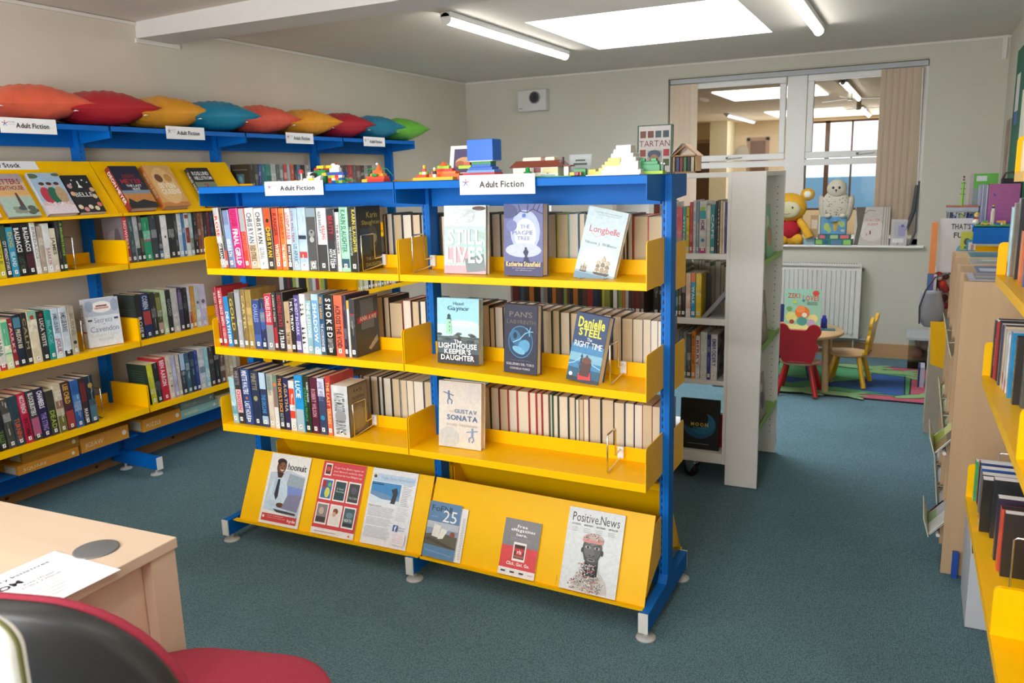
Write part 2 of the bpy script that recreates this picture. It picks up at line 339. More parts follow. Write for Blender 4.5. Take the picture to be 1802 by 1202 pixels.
  (-0.3707, 0.0796, 0.206, 'd4d6d8', (('T', 'KATE MOSSE', '6a6e74', 0.5, 0.85), ('E', 0.4, 0.35, '9a9a9c'), ('T', 'BURNING', '6a6e74', 0.05, 0.32)), 0, ''),
 ],
 'ISB1L': [
  (-0.2379, 0.0162, 0.236, '5c4a48', (), 0, ''),
  (-0.2218, 0.0294, 0.24, '3c3c44', (), 0, ''),
  (-0.1923, 0.0424, 0.236, '5a6a78', (), 0, ''),
  (-0.1499, 0.0445, 0.236, '3a3038', (), 0, ''),
  (-0.1054, 0.0388, 0.236, '584440', (), 0, ''),
  (-0.0666, 0.0384, 0.236, '2c3028', (), 0, ''),
 ],
 'ISB1R': [
  (-0.0108, 0.0351, 0.226, '34383c', (), 0, ''),
  (0.0243, 0.0397, 0.23, '6a5444', (), 0, ''),
  (0.064, 0.0392, 0.236, '40465c', (), 0, ''),
  (0.1032, 0.0388, 0.236, '58423c', (), 0, ''),
  (0.142, 0.0431, 0.236, '303436', (), 0, ''),
  (0.1852, 0.0261, 0.236, '5c2c2c', (), 0, ''),
  (0.2113, 0.0306, 0.238, '1e1e20', (), 0, ''),
  (0.2419, 0.0396, 0.236, '2c3030', (), 0, ''),
  (0.2814, 0.0368, 0.236, '4c3c34', (), 0, ''),
  (0.3183, 0.041, 0.236, '66686a', (), 0, ''),
  (0.3592, 0.0382, 0.236, '2a2c34', (), 0, ''),
  (0.3975, 0.0356, 0.236, '5c2c2c', (), 0, ''),
  (0.4331, 0.0352, 0.236, '40405c', (), 0, ''),
  (0.4683, 0.037, 0.234, '283038', (), 0, ''),
  (0.5053, 0.0451, 0.234, 'b8c230', (), 0, ''),
  (0.5504, 0.0382, 0.236, '7ab8dc', (), 0, ''),
  (0.5886, 0.0252, 0.236, '2c3034', (), 0, ''),
  (0.6138, 0.0374, 0.234, '503a30', (), 0, ''),
  (0.6512, 0.037, 0.234, '34404c', (), 0, ''),
  (0.6883, 0.0366, 0.232, '5c3430', (), 0, ''),
  (0.7248, 0.0302, 0.232, '384450', (), 0, ''),
  (0.755, 0.01, 0.22, '2a4034', (), 0, ''),
  (0.765, 0.0219, 0.232, '38343a', (), 0, ''),
  (0.7869, 0.053, 0.226, 'd9483c', (), 0, ''),
  (0.8399, 0.0502, 0.222, 'ec88b0', (), 0, ''),
 ],
 'ISB2L': [
  (-0.31, 0.0167, 0.232, '4a4440', (), 0, ''),
  (-0.2934, 0.0331, 0.236, '5c4c44', (), 0, ''),
  (-0.2603, 0.0301, 0.236, '2c2a2c', (), 0, ''),
  (-0.2302, 0.0594, 0.214, '3a3438', (), 0, ''),
  (-0.1708, 0.0427, 0.228, 'a02838', (), 0, ''),
  (-0.1281, 0.0369, 0.226, '44403c', (), 0, ''),
  (-0.0912, 0.0314, 0.228, '303440', (), 0, ''),
  (-0.0598, 0.0233, 0.228, '4c3a30', (), 0, ''),
 ],
 'ISB2R': [
  (-0.0248, 0.0359, 0.226, '3c3c40', (), 0, ''),
  (0.0111, 0.0406, 0.226, '5a4838', (), 0, ''),
  (0.0517, 0.0401, 0.23, '343c4c', (), 0, ''),
  (0.0918, 0.0397, 0.23, '4c3434', (), 0, ''),
  (0.1315, 0.0417, 0.23, '30343c', (), 0, ''),
  (0.1732, 0.0146, 0.232, '303a64', (), 0, ''),
  (0.1878, 0.0362, 0.23, '26282a', (), 0, ''),
  (0.224, 0.0192, 0.22, '4c4c4c', (), 0, ''),
  (0.2432, 0.038, 0.228, '584038', (), 0, ''),
  (0.2813, 0.0423, 0.23, '38404c', (), 0, ''),
  (0.3235, 0.0418, 0.23, '2c2c2c', (), 0, ''),
  (0.3653, 0.0367, 0.228, '5a2c2c', (), 0, ''),
  (0.402, 0.0386, 0.228, '404040', (), 0, ''),
  (0.4406, 0.0404, 0.228, '242c34', (), 0, ''),
  (0.481, 0.0311, 0.232, '4a6a3a', (), 0, ''),
  (0.5121, 0.0395, 0.228, '3a3a3c', (), 0, ''),
  (0.5516, 0.0434, 0.228, '4a4238', (), 0, ''),
  (0.595, 0.0407, 0.23, '5c2c30', (), 0, ''),
  (0.6357, 0.0381, 0.23, '383c40', (), 0, ''),
  (0.6738, 0.0356, 0.23, '6a4038', (), 0, ''),
  (0.7094, 0.0373, 0.228, '2c3440', (), 0, ''),
  (0.7467, 0.0389, 0.222, '4a3a34', (), 0, ''),
  (0.7856, 0.0364, 0.222, '384048', (), 0, ''),
  (0.822, 0.028, 0.224, '2c3c98', (), 0, ''),
  (0.85, 0.0238, 0.222, 'e0e0e0', (), 0, ''),
  (0.8738, 0.0276, 0.222, '544034', (), 0, ''),
  (0.9014, 0.0273, 0.226, '3c3c44', (), 0, ''),
 ],
 'ISB3L': [
  (-0.4015, 0.0172, 0.23, '4a4a4e', (), 0, ''),
  (-0.3843, 0.0371, 0.228, '888c90', (), 0, ''),
  (-0.3472, 0.0396, 0.23, '3c4048', (), 0, ''),
  (-0.3076, 0.0224, 0.23, '2c3034', (), 0, ''),
  (-0.2852, 0.0417, 0.228, '2a2c30', (), 0, ''),
  (-0.2434, 0.0413, 0.228, '404448', (), 0, ''),
  (-0.2021, 0.0327, 0.226, 'b8bcc0', (), 0, ''),
  (-0.1694, 0.0324, 0.224, '7a8088', (), 0, ''),
  (-0.137, 0.0455, 0.224, '4c4848', (), 0, ''),
  (-0.0915, 0.0424, 0.228, '4a6070', (), 0, ''),
 ],
 'ISB3R': [
  (0.1767, 0.0371, 0.23, '4a4840', (), 0, ''),
  (0.2138, 0.0391, 0.232, '2a2c2c', (), 0, ''),
  (0.2529, 0.0387, 0.23, 'a02c30', (), 0, ''),
  (0.2916, 0.0383, 0.23, 'c8543c', (), 0, ''),
  (0.3299, 0.0496, 0.23, 'b84038', (), 0, ''),
  (0.3795, 0.0304, 0.228, 'c03038', (), 0, ''),
  (0.4099, 0.0232, 0.228, 'c03a40', (), 0, ''),
  (0.4331, 0.0299, 0.228, 'a83040', (), 0, ''),
  (0.463, 0.0137, 0.228, '40806c', (), 0, ''),
  (0.4767, 0.0227, 0.226, '405c3c', (), 0, ''),
  (0.4995, 0.0406, 0.226, '3c3838', (), 0, ''),
  (0.54, 0.029, 0.226, '30403c', (), 0, ''),
  (0.569, 0.0133, 0.218, '40444c', (), 0, ''),
  (0.5823, 0.0177, 0.22, '5a564c', (), 0, ''),
  (0.6, 0.0198, 0.222, 'e8762c', (), 0, ''),
  (0.6197, 0.0478, 0.23, '2c2c50', (), 0, ''),
  (0.6675, 0.0493, 0.23, '2c343c', (), 0, ''),
  (0.7168, 0.038, 0.222, '4a443c', (), 0, ''),
  (0.7548, 0.0376, 0.226, '304878', (), 0, ''),
  (0.7924, 0.029, 0.222, 'a02c3c', (), 0, ''),
  (0.8214, 0.0348, 0.224, 'c0406c', (), 0, ''),
  (0.8562, 0.0284, 0.222, '8c2c30', (), 0, ''),
  (0.8846, 0.0441, 0.226, '4c4848', (), 0, ''),
 ],
 'WA0': [
  (-0.4788, 0.0296, 0.232, '2c3038', (), 0, ''),
  (-0.4492, 0.0275, 0.228, 'b08030', (), 0, ''),
  (-0.4216, 0.0305, 0.2, 'd0c030', (('T', 'LITTLE', '6a7424', 0.3, 0.8),), 2, ''),
  (-0.3911, 0.0283, 0.228, '26282c', (('R', 0.7, 1, '284c44'), ('T', 'CITY WITHOUT STARS', 'd8dce0', 0.15, 0.7)), 2, ''),
  (-0.3628, 0.0314, 0.218, '2e92b4', (('T', 'DOG', 'c8a850', 0.6, 0.9), ('T', 'ISLAND', 'c8dce4', 0.2, 0.5)), 2, ''),
  (-0.3314, 0.0412, 0.236, '1e2024', (('T', 'BALDACCI', 'eeeeee', 0.45, 0.9), ('T', 'LAST MILE', '4a5a48', 0.1, 0.36)), 3, ''),
  (-0.2902, 0.0393, 0.236, '202226', (('T', 'BALDACCI', 'eeeeee', 0.45, 0.9), ('R', 0.12, 0.4, '4a2430')), 3, ''),
  (-0.2509, 0.0261, 0.236, 'dcdcda', (('T', 'BALDACCI', '8a8e92', 0.3, 0.9),), 2, ''),
  (-0.2248, 0.0265, 0.214, 'a89c8c', (), 1, ''),
  (-0.1983, 0.0325, 0.224, 'd6d8da', (('T', 'BARKER', 'b07a68', 0.15, 0.5),), 1, ''),
  (-0.1658, 0.0286, 0.2, 'd8cfb8', (('T', 'JAMES', '5a5648', 0.4, 0.8),), 1, ''),
  (-0.1372, 0.0174, 0.236, '26262a', (), 0, ''),
  (-0.1198, 0.0219, 0.234, '2c3a26', (('T', 'A BRUSHSTROKE', '8cc04c', 0.3, 0.95),), 0, ''),
 ],
 'WA1': [
  (0.1985, 0.0336, 0.236, 'c23c44', (('T', 'NOWHERE', 'f0c8c8', 0.3, 0.9),), 2, 'swirl'),
  (0.232, 0.0323, 0.232, '3a5258', (), 2, ''),
  (0.2643, 0.031, 0.232, 'a0a6a8', (('R', 0, 0.3, '383c40'),), 2, ''),
  (0.2954, 0.0244, 0.234, '2e3234', (('R', 0.2, 0.5, '5a6048'),), 2, ''),
  (0.3198, 0.0478, 0.222, '249068', (('R', 0.45, 0.49, 'b05080'),), 2, ''),
  (0.3676, 0.0433, 0.236, '3a4048', (), 1, ''),
  (0.4109, 0.0293, 0.226, '2c3036', (('R', 0, 0.2, '6080a0'),), 1, ''),
  (0.4402, 0.0427, 0.228, 'dfdfdd', (('E', 0.5, 0.2, '2a2a2a'),), 1, ''),
  (0.483, 0.0454, 0.236, '282a2c', (), 1, ''),
  (0.5284, 0.0249, 0.232, '34383a', (), 1, ''),
  (0.5533, 0.0291, 0.234, 'd4d8e0', (('R', 0, 0.5, 'a8bcd8'),), 0.5, ''),
  (0.5824, 0.0215, 0.234, '3c70a0', (), 0.5, ''),
  (0.604, 0.0317, 0.234, 'd0d4d6', (('R', 0.3, 0.95, '8c3430'),), 0.5, ''),
  (0.6356, 0.026, 0.234, 'a4bcc0', (('R', 0.1, 0.4, '788068'),), 0.5, ''),
  (0.6617, 0.0324, 0.232, '26282a', (), 0, ''),
  (0.694, 0.0246, 0.23, '7c4838', (), 0, ''),
  (0.7186, 0.0227, 0.23, '8a5c48', (), 0, ''),
  (0.7413, 0.0229, 0.23, '2c2c2e', (), 0, ''),
  (0.7643, 0.0274, 0.23, '6c2c30', (), 0, ''),
  (0.7916, 0.0255, 0.23, '2c3458', (), 0, ''),
 ],
 'WB0': [
  (-0.5538, 0.0294, 0.228, 'a0a4a0', (), 1, ''),
  (-0.5244, 0.0298, 0.228, 'c8ccc8', (('R', 0.5, 0.9, '98b0a0'),), 1, ''),
  (-0.4946, 0.0354, 0.206, 'dcd8d4', (('R', 0, 0.12, 'b03c44'), ('T', 'ANNA', '5a7c64', 0.3, 0.7)), 2, ''),
  (-0.4592, 0.0321, 0.22, 'cfdcb4', (('R', 0.3, 0.95, '5cb48c'),), 2, ''),
  (-0.4272, 0.0221, 0.222, '8a2a34', (('T', 'FAULKS', 'e0b8b8', 0.3, 0.9),), 2, ''),
  (-0.405, 0.0383, 0.232, '222c3c', (('T', 'PRISON 88', 'd8ccb0', 0.35, 0.72), ('R', 0.75, 0.95, '4c8098')), 2, ''),
  (-0.3668, 0.0282, 0.236, '34302c', (('T', 'CALM', 'a08c68', 0.3, 0.9),), 1.5, ''),
  (-0.3386, 0.0464, 0.238, 'd8ccb0', (('R', 0.8, 1, '86b8a0'), ('E', 0.88, 0.25, 'b04838')), 1.5, ''),
  (-0.2922, 0.0348, 0.232, '2c2c2c', (('T', 'LUCA VESTE', 'd8d4cc', 0.3, 0.85), ('E', 0.92, 0.3, '8a2c34')), 1, ''),
  (-0.2574, 0.0325, 0.23, '1f8c84', (('T', 'BLACK', '78bcb4', 0.3, 0.8),), 1, ''),
  (-0.2249, 0.0373, 0.234, 'c4d4e4', (('T', 'JAMES LEE BURKE', '3c444c', 0.5, 0.9), ('T', 'JOLIE', 'b06068', 0.1, 0.4)), 1, ''),
  (-0.1875, 0.0439, 0.234, 'ccd4dc', (('T', 'JAMES LEE BURKE', '3c444c', 0.5, 0.9), ('R', 0, 0.12, '2c3034')), 1, ''),
  (-0.1436, 0.0358, 0.232, 'b4aa98', (('T', 'BURNS', '8a8070', 0.4, 0.85), ('E', 0.25, 0.3, '30302c')), 1, ''),
 ],
 'WB1': [
  (0.2336, 0.0371, 0.234, '26282a', (('T', 'ROSE', 'dcdcdc', 0.15, 0.5),), 2.5, 'dark'),
  (0.2707, 0.0522, 0.234, '20305a', (('R', 0.3, 0.6, 'a03c3c'), ('T', 'COBEN', 'c0c8d8', 0.65, 0.95)), 2.5, ''),
  (0.3229, 0.0348, 0.23, '2c2e30', (), 2, ''),
  (0.3577, 0.0353, 0.226, '484c30', (('R', 0.6, 0.9, '7c8040'), ('R', 0.1, 0.3, 'b09088')), 2, ''),
  (0.393, 0.032, 0.236, 'b4c4a0', (), 1.5, ''),
  (0.4251, 0.0324, 0.232, '282a2c', (('T', 'GOOD', '8c8c90', 0.4, 0.8),), 1.5, ''),
  (0.4575, 0.0426, 0.236, 'b8b4b0', (), 1, ''),
  (0.5001, 0.0314, 0.232, '3c3650', (('R', 0.6, 0.9, '6c5c8c'),), 1, ''),
  (0.5315, 0.0358, 0.23, '222426', (), 1, ''),
  (0.5674, 0.0201, 0.234, 'c4c4d0', (('R', 0.1, 0.4, 'b8402c'),), 1, ''),
  (0.5875, 0.0284, 0.23, 'c88c34', (), 0.5, ''),
  (0.6159, 0.0329, 0.23, 'bcc4c8', (('E', 0.6, 0.3, '50565c'),), 0.5, ''),
  (0.6488, 0.0459, 0.232, 'c0b4cc', (('E', 0.6, 0.3, '605868'),), 0.5, ''),
 ],
 'WC0': [
  (-0.6203, 0.0321, 0.228, '3a3c44', (), 2, ''),
  (-0.5882, 0.0377, 0.228, '2c3034', (), 2, ''),
  (-0.5505, 0.0384, 0.222, '26282c', (('T', 'VALLEY', '6c8a40', 0.1, 0.4),), 4, ''),
  (-0.5122, 0.0391, 0.226, '4a4844', (), 4, ''),
  (-0.4731, 0.0412, 0.23, '2e4450', (('T', 'TURNING', 'c85c34', 0.1, 0.55),), 4, ''),
  (-0.4319, 0.0393, 0.234, 'b41e40', (('T', 'NICCI FRENCH', 'f0d8dc', 0.6, 0.95), ('T', 'WATCHING', '3c1420', 0.15, 0.5)), 4, ''),
  (-0.3926, 0.0414, 0.236, '3c3c3e', (('R', 0.1, 0.45, 'b45c80'), ('T', 'BLOCKBUSTERS', 'e8e8e8', 0.5, 0.95)), 3.5, ''),
  (-0.3512, 0.045, 0.236, '2c2448', (('T', 'CHAMBERS', 'e8e8f0', 0.6, 0.95), ('T', 'THE STING', '9c88c8', 0.15, 0.5)), 3.5, ''),
  (-0.3062, 0.0387, 0.214, '3c3c34', (('T', 'DEAD', 'a0b040', 0.15, 0.55),), 3, ''),
  (-0.2674, 0.0424, 0.234, 'c0b498', (('R', 0, 0.35, '706c30'), ('R', 0.5, 0.85, '8c6858')), 3, ''),
  (-0.2251, 0.0447, 0.236, '4c2c34', (('T', 'LEE CHILD', 'd8b048', 0.55, 0.95), ('R', 0.05, 0.4, 'a03c3c')), 3, ''),
  (-0.1804, 0.0425, 0.232, '2e5c9c', (('R', 0.5, 0.7, '4c80b8'),), 2, ''),
  (-0.1378, 0.0356, 0.234, '36282c', (('R', 0.5, 0.9, '6c2c30'), ('T', 'MARK', 'd8d8d8', 0.1, 0.35)), 2, ''),
  (-0.1022, 0.0425, 0.236, '22303c', (('R', 0.05, 0.5, '4c7080'), ('E', 0.8, 0.35, 'b08c40')), 2, ''),
 ],
 'WC1': [
  (0.255, 0.0364, 0.216, 'c8c830', (), 4, 'green'),
  (0.2913, 0.0369, 0.216, '26282a', (('E', 0.5, 0.15, 'b04830'),), 4, ''),
  (0.3282, 0.0488, 0.232, 'c2223a', (('T', 'BEN AARON', 'f0d8dc', 0.35, 0.95),), 3.5, ''),
  (0.377, 0.0344, 0.232, 'd0c0b0', (('E', 0.6, 0.2, '7c3c40'), ('E', 0.3, 0.2, '7c3c40')), 3, ''),
  (0.4114, 0.0271, 0.232, 'a8a8c8', (), 3, ''),
  (0.4384, 0.0234, 0.23, 'c0b4a8', (), 2, ''),
  (0.4619, 0.0355, 0.23, '383c44', (('R', 0.6, 1, 'a4c0d8'),), 2, ''),
  (0.4974, 0.032, 0.226, '3c5c70', (), 2, ''),
  (0.5294, 0.0324, 0.228, '283850', (), 2, ''),
  (0.5618, 0.0266, 0.228, '2c3c80', (), 2, ''),
  (0.5885, 0.0436, 0.23, 'b8bcc4', (('R', 0.4, 0.7, '7088a0'),), 1.5, ''),
  (0.6321, 0.0316, 0.23, '94c0cc', (), 1.5, ''),
  (0.6637, 0.0363, 0.228, '3a3430', (), 1, ''),
  (0.6999, 0.039, 0.228, '202226', (), 1, ''),
  (0.7389, 0.0395, 0.226, '5c4638', (), 1, ''),
  (0.7784, 0.0311, 0.222, 'a89878', (), 0.5, ''),
  (0.8096, 0.027, 0.22, 'b8a88c', (), 0.5, ''),
  (0.8366, 0.0273, 0.22, 'c0b8a8', (), 0, ''),
  (0.8638, 0.0321, 0.222, '9c8c74', (), 0, ''),
 ],
 'WT2': [
  (1.1819, 0.0429, 0.232, '3c3a36', (), 0, 'cup'),
  (1.2248, 0.0338, 0.232, '4a4c48', (), 0, ''),
  (1.2586, 0.0244, 0.23, '34408c', (), 0, ''),
  (1.283, 0.0395, 0.232, '34707c', (), 0, ''),
  (1.3225, 0.0451, 0.232, '3c8478', (('R', 0.3, 0.7, '2c6c60'),), 0, ''),
  (1.3676, 0.0458, 0.232, 'a8acac', (), 0, ''),
  (1.4134, 0.0309, 0.23, '5c6868', (), 0, ''),
  (1.4443, 0.0365, 0.232, '7c8488', (), 0, ''),
  (1.4809, 0.037, 0.232, 'b44c44', (), 0, ''),
  (1.5178, 0.0267, 0.232, '98a8b0', (), 0, ''),
  (1.5445, 0.0378, 0.232, 'b8583c', (), 0, ''),
  (1.5823, 0.0273, 0.23, '2c3038', (), 0, ''),
  (1.6096, 0.0331, 0.23, '587090', (), 0, ''),
  (1.6427, 0.0447, 0.226, '2a2a2c', (), 0, ''),
  (1.6874, 0.0568, 0.23, '8c9090', (), 0, ''),
 ],
 'WT3': [
  (2.0591, 0.051, 0.226, '4c3830', (), 0, 'brown'),
  (2.1101, 0.0323, 0.226, '3c4040', (), 0, ''),
  (2.1425, 0.0524, 0.228, 'a83438', (), 0, ''),
  (2.1948, 0.0465, 0.228, '5c5450', (), 0, ''),
  (2.2414, 0.0472, 0.226, '6c4c44', (), 0, ''),
  (2.2886, 0.0479, 0.226, '4c3038', (), 0, ''),
  (2.3364, 0.0416, 0.226, '8c8c8c', (), 0, ''),
  (2.378, 0.0562, 0.226, '505458', (), 0, ''),
 ],
 'WH1': [
  (0.5008, 0.028, 0.236, '8c4438', (), 0, ''),
  (0.5288, 0.0223, 0.23, 'c0c4c8', (), 0, ''),
  (0.5511, 0.0277, 0.24, '3c4c6c', (), 0, ''),
  (0.5788, 0.0275, 0.236, 'ececec', (), 0, ''),
  (0.6063, 0.0355, 0.214, 'f08090', (('R', 0, 0.5, 'c8b49c'),), 0, ''),
  (0.6418, 0.0163, 0.215, '5cb0c0', (('T', 'STITCH', 'e8f4f4', 0.2, 0.8),), 0, ''),
  (0.6581, 0.0162, 0.212, 'dcd43c', (('E', 0.8, 0.3, '26282a'),), 0, ''),
  (0.6743, 0.0162, 0.236, 'd8586c', (), 0, ''),
  (0.6905, 0.0161, 0.244, 'e0e0e0', (('R', 0.6, 0.8, 'a0c4d0'),), 0, ''),
  (0.7066, 0.0134, 0.236, '8ca8c0', (('R', 0.2, 0.6, 'b0b8c8'),), 0, ''),
  (0.72, 0.0346, 0.24, 'e4e4e6', (('E', 0.85, 0.4, 'a8d040'), ('R', 0.66, 0.82, '50b0bc'), ('T', 'HOME', '8c3488', 0.44, 0.64), ('E', 0.25, 0.3, '48a8b0'), ('R', 0.0, 0.1, 'c02c84')), 0, ''),
  (0.7546, 0.0185, 0.22, 'd8dcd4', (), 0, ''),
  (0.7731, 0.0198, 0.224, '3c98a4', (('T', 'CAFE', 'd8ecec', 0.3, 0.8),), 0, ''),
  (0.7929, 0.0118, 0.24, '40484c', (), 0, ''),
  (0.8047, 0.0105, 0.244, '5c6064', (('Z', 'd8d8d8'),), 0, ''),
  (0.8152, 0.0131, 0.24, 'e0c8a4', (), 0, ''),
  (0.8282, 0.0104, 0.236, 'eee8e0', (), 0, ''),
  (0.8387, 0.0104, 0.232, '5c5494', (), 0, ''),
  (0.849, 0.0104, 0.238, '3c6cac', (), 0, ''),
  (0.8594, 0.0078, 0.218, '5c3438', (), 0, ''),
  (0.8672, 0.0103, 0.224, '3058a0', (), 0, ''),
 ],
 'WH2': [
  (0.5028, 0.0284, 0.226, '26282c', (), 0, ''),
  (0.5312, 0.0282, 0.23, '3c3430', (), 0, ''),
  (0.5595, 0.0281, 0.226, '22282c', (), 0, ''),
  (0.5876, 0.0251, 0.226, '2c3c3c', (), 0, ''),
  (0.6127, 0.0139, 0.23, '3c6c5c', (), 0, ''),
  (0.6266, 0.0139, 0.224, '6c5440', (), 0, ''),
  (0.6404, 0.0207, 0.228, '282a30', (), 0, ''),
  (0.6611, 0.0247, 0.212, 'e0bca4', (('R', 0, 0.2, 'e8e0d8'),), 0, ''),
  (0.6858, 0.0232, 0.212, '3a9cc8', (('R', 0.8, 1, 'e87c3c'), ('T', 'WALK', 'f0e8d0', 0.3, 0.7)), 0, ''),
  (0.7091, 0.0272, 0.212, 'e8c824', (), 0, ''),
 ],
 'WH3': [
  (0.5623, 0.0342, 0.226, '3c4048', (), 0, ''),
  (0.5964, 0.0367, 0.226, '7c8890', (), 0, ''),
  (0.6331, 0.0196, 0.228, '6c7c84', (), 0, ''),
  (0.6528, 0.0168, 0.226, '8c9494', (), 0, ''),
  (0.6696, 0.0223, 0.218, '5c6468', (), 0, ''),
  (0.6918, 0.0208, 0.232, 'e8923c', (('T', 'MADE AT HOME', '8c4c1c', 0.3, 0.9),), 0, ''),
  (0.7126, 0.0221, 0.21, 'e0e0e0', (('T', 'BERRY', 'b03840', 0.3, 0.9),), 0, ''),
  (0.7347, 0.0342, 0.23, 'd8dcdc', (('E', 0.6, 0.2, 'a04848'),), 0, ''),
  (0.7689, 0.0163, 0.22, '30408c', (), 0, ''),
  (0.7853, 0.0325, 0.222, 'e4e4e8', (('T', 'EMBROIDERY', '3c4890', 0.3, 0.9),), 0, ''),
 ],
}
SIDE = {'RS2': (1.1457, [(1.875, 0.2296, 0.2, 'a8d0dc', (('R', 0, 0.2, 'd84048'),)), (1.8799, 0.1621, 0.21, '7c7064', ()), (1.8833, 0.0722, 0.225, '2c2c30', ()), (1.884, -0.0356, 0.14, 'd87850', ()), (1.8849, -0.1349, 0.15, '34508c', ()), (1.8875, -0.2457, 0.22, '5a5e60', ()), (1.888, -0.3821, 0.22, '34363a', ()), (1.8902, -0.5254, 0.22, '2c3038', ())]), 'RS3': (0.8233, [(1.858, 0.2509, 0.18, '2a2a2c', ()), (1.8615, 0.2068, 0.178, 'b83038', (('T', 'NOIR', 'e8c8c8', 0.2, 0.7),)), (1.8644, 0.1711, 0.18, 'dcdce0', ()), (1.8666, 0.1361, 0.178, '44262c', ()), (1.8669, 0.0673, 0.178, '2e4464', ()), (1.8707, 0.0289, 0.178, 'cbb89c', ()), (1.8721, -0.0091, 0.17, 'b8b4b0', (('R', 0.1, 0.3, 'b04030'),)), (1.8749, -0.0455, 0.165, 'cdd4dc', (('R', 0, 0.2, 'c85838'),)), (1.8753, -0.1114, 0.178, '2a8cc4', ()), (1.8788, -0.2003, 0.178, '2c2c2c', (('T', 'ISLANDS OF', 'd8b048', 0.25, 0.75),)), (1.8934, -0.2375, 0.18, '5c6058', ()), (1.8979, -0.3362, 0.18, '3c4c44', ())]), 'RS4': (0.4142, [(1.84, 0.2734, 0.135, '3ca060', (('R', 0, 0.2, 'd0d4d4'),)), (1.8481, 0.2312, 0.14, 'b83048', ()), (1.8488, 0.197, 0.14, '2890a4', ()), (1.8488, 0.135, 0.14, '3c4c7c', ()), (1.847, 0.0704, 0.14, '3c60a8', ()), (1.8451, 0.0043, 0.14, '2c2c30', ()), (1.8392, -0.0955, 0.155, '26282a', (('R', 0, 0.3, 'e8a060'), ('E', 0.16, 0.3, 'f4f0e8'))), (1.8625, -0.1412, 0.17, '303236', ()), (1.8587, -0.3084, 0.17, '3c3448', ()), (1.8602, -0.3832, 0.165, 'd0503c', ()), (1.8653, -0.418, 0.165, '2c2c30', ())])}
# ------------------------------------------------------------ camera (24 mm-ish lens, standing eye height)
cam = bpy.data.cameras.new('camera'); co = bpy.data.objects.new('camera', cam); COL.objects.link(co)
cam.sensor_width = 36; cam.lens = 1435.37 / 1802 * 36; cam.clip_start = .05
cam.dof.use_dof = True; cam.dof.focus_distance = 2.9; cam.dof.aperture_fstop = 7.1
_y, _p, _r = .4616, .1975, -.0284
f0 = Vector((-math.sin(_y), math.cos(_y), 0)); r0 = Vector((math.cos(_y), math.sin(_y), 0)); u0 = Vector((0, 0, 1))
fw = f0*math.cos(_p) - u0*math.sin(_p); up = u0*math.cos(_p) + f0*math.sin(_p)
ri = r0*math.cos(_r) + up*math.sin(_r); up2 = up*math.cos(_r) - r0*math.sin(_r)
co.matrix_world = Matrix(((ri.x, up2.x, -fw.x, 1.6306), (ri.y, up2.y, -fw.y, -2.6163), (ri.z, up2.z, -fw.z, 1.4864), (0, 0, 0, 1)))
SC.camera = co
SC.view_settings.view_transform = 'Standard'; SC.view_settings.look = 'None'; SC.view_settings.gamma = 1
SC.view_settings.exposure = -0.06
w = bpy.data.worlds.new('world'); SC.world = w; w.use_nodes = True
w.node_tree.nodes['Background'].inputs[0].default_value = (.86, .93, 1, 1); w.node_tree.nodes['Background'].inputs[1].default_value = 2.2

# ------------------------------------------------------------ the room
XL, XR, YF, YB, ZC = -2.27, 2.146, -3.6, 4.391, 2.38
def struct(mb, name, label=None):
    return mb.build(name, kind='structure', label=label)
WALL = M('d0c8ba', .85, var=.02, scale=4); WALLB = M('cac8bb', .85, var=.02, scale=4); CEIL = M('dcd6ce', .9, var=.015, scale=3)
b = MB(); b.box((XL-.1, YF-.2, -.06), (XR+.1, YB+.0, 0), carpetm()); struct(b, 'floor')
b = MB(); b.box((XL-.15, YF-.2, 0), (XL, YB+.16, ZC+.1), WALL); struct(b, 'wall_left')
b = MB(); b.box((XR, YF-.2, 0), (XR+.15, YB+.16, ZC+.1), WALLB); struct(b, 'wall_right')
def wall_with_hole(name, x0, x1, z1, y0, y1, hx0, hx1, hz0, hz1, m):
    b = MB()
    b.box((x0, y0, 0), (x1, y1, hz0), m); b.box((x0, y0, hz1), (x1, y1, z1), m)
    b.box((x0, y0, hz0), (hx0, y1, hz1), m); b.box((hx1, y0, hz0), (x1, y1, hz1), m)
    return struct(b, name)
wall_with_hole('wall_back', XL, XR, ZC+.1, YB, YB+.16, -.32, 1.64, .89, 2.275, WALLB)
wall_with_hole('wall_front', XL, XR, ZC+.1, YF-.16, YF, -1.6, 1.6, .9, 2.15, WALLB)
# ceiling with a square rooflight well
b = MB(); sx0, sx1, sy0, sy1 = -.51, .70, 1.97, 3.23
for a, c in (((XL, YF-.2), (XR, sy0)), ((XL, sy1), (XR, YB)), ((XL, sy0), (sx0, sy1)), ((sx1, sy0), (XR, sy1))):
    b.box((a[0], a[1], ZC), (c[0], c[1], ZC+.1), CEIL)
struct(b, 'ceiling')
b = MB(); wm = M('f6f6f4', .6, var=0)
b.box((sx0-.03, sy0-.03, ZC+.1), (sx0, sy1+.03, ZC+.5), wm); b.box((sx1, sy0-.03, ZC+.1), (sx1+.03, sy1+.03, ZC+.5), wm)
b.box((sx0, sy0-.03, ZC+.1), (sx1, sy0, ZC+.5), wm); b.box((sx0, sy1, ZC+.1), (sx1, sy1+.03, ZC+.5), wm); struct(b, 'trim_1', 'white plastered shaft of the square rooflight')
b = MB(); b.box((sx0-.03, sy0-.03, ZC+.5), (sx1+.03, sy1+.03, ZC+.52), M('f4f8ff', .5, emit=13, var=0)); struct(b, 'window_1', 'opal rooflight dome glowing with daylight')
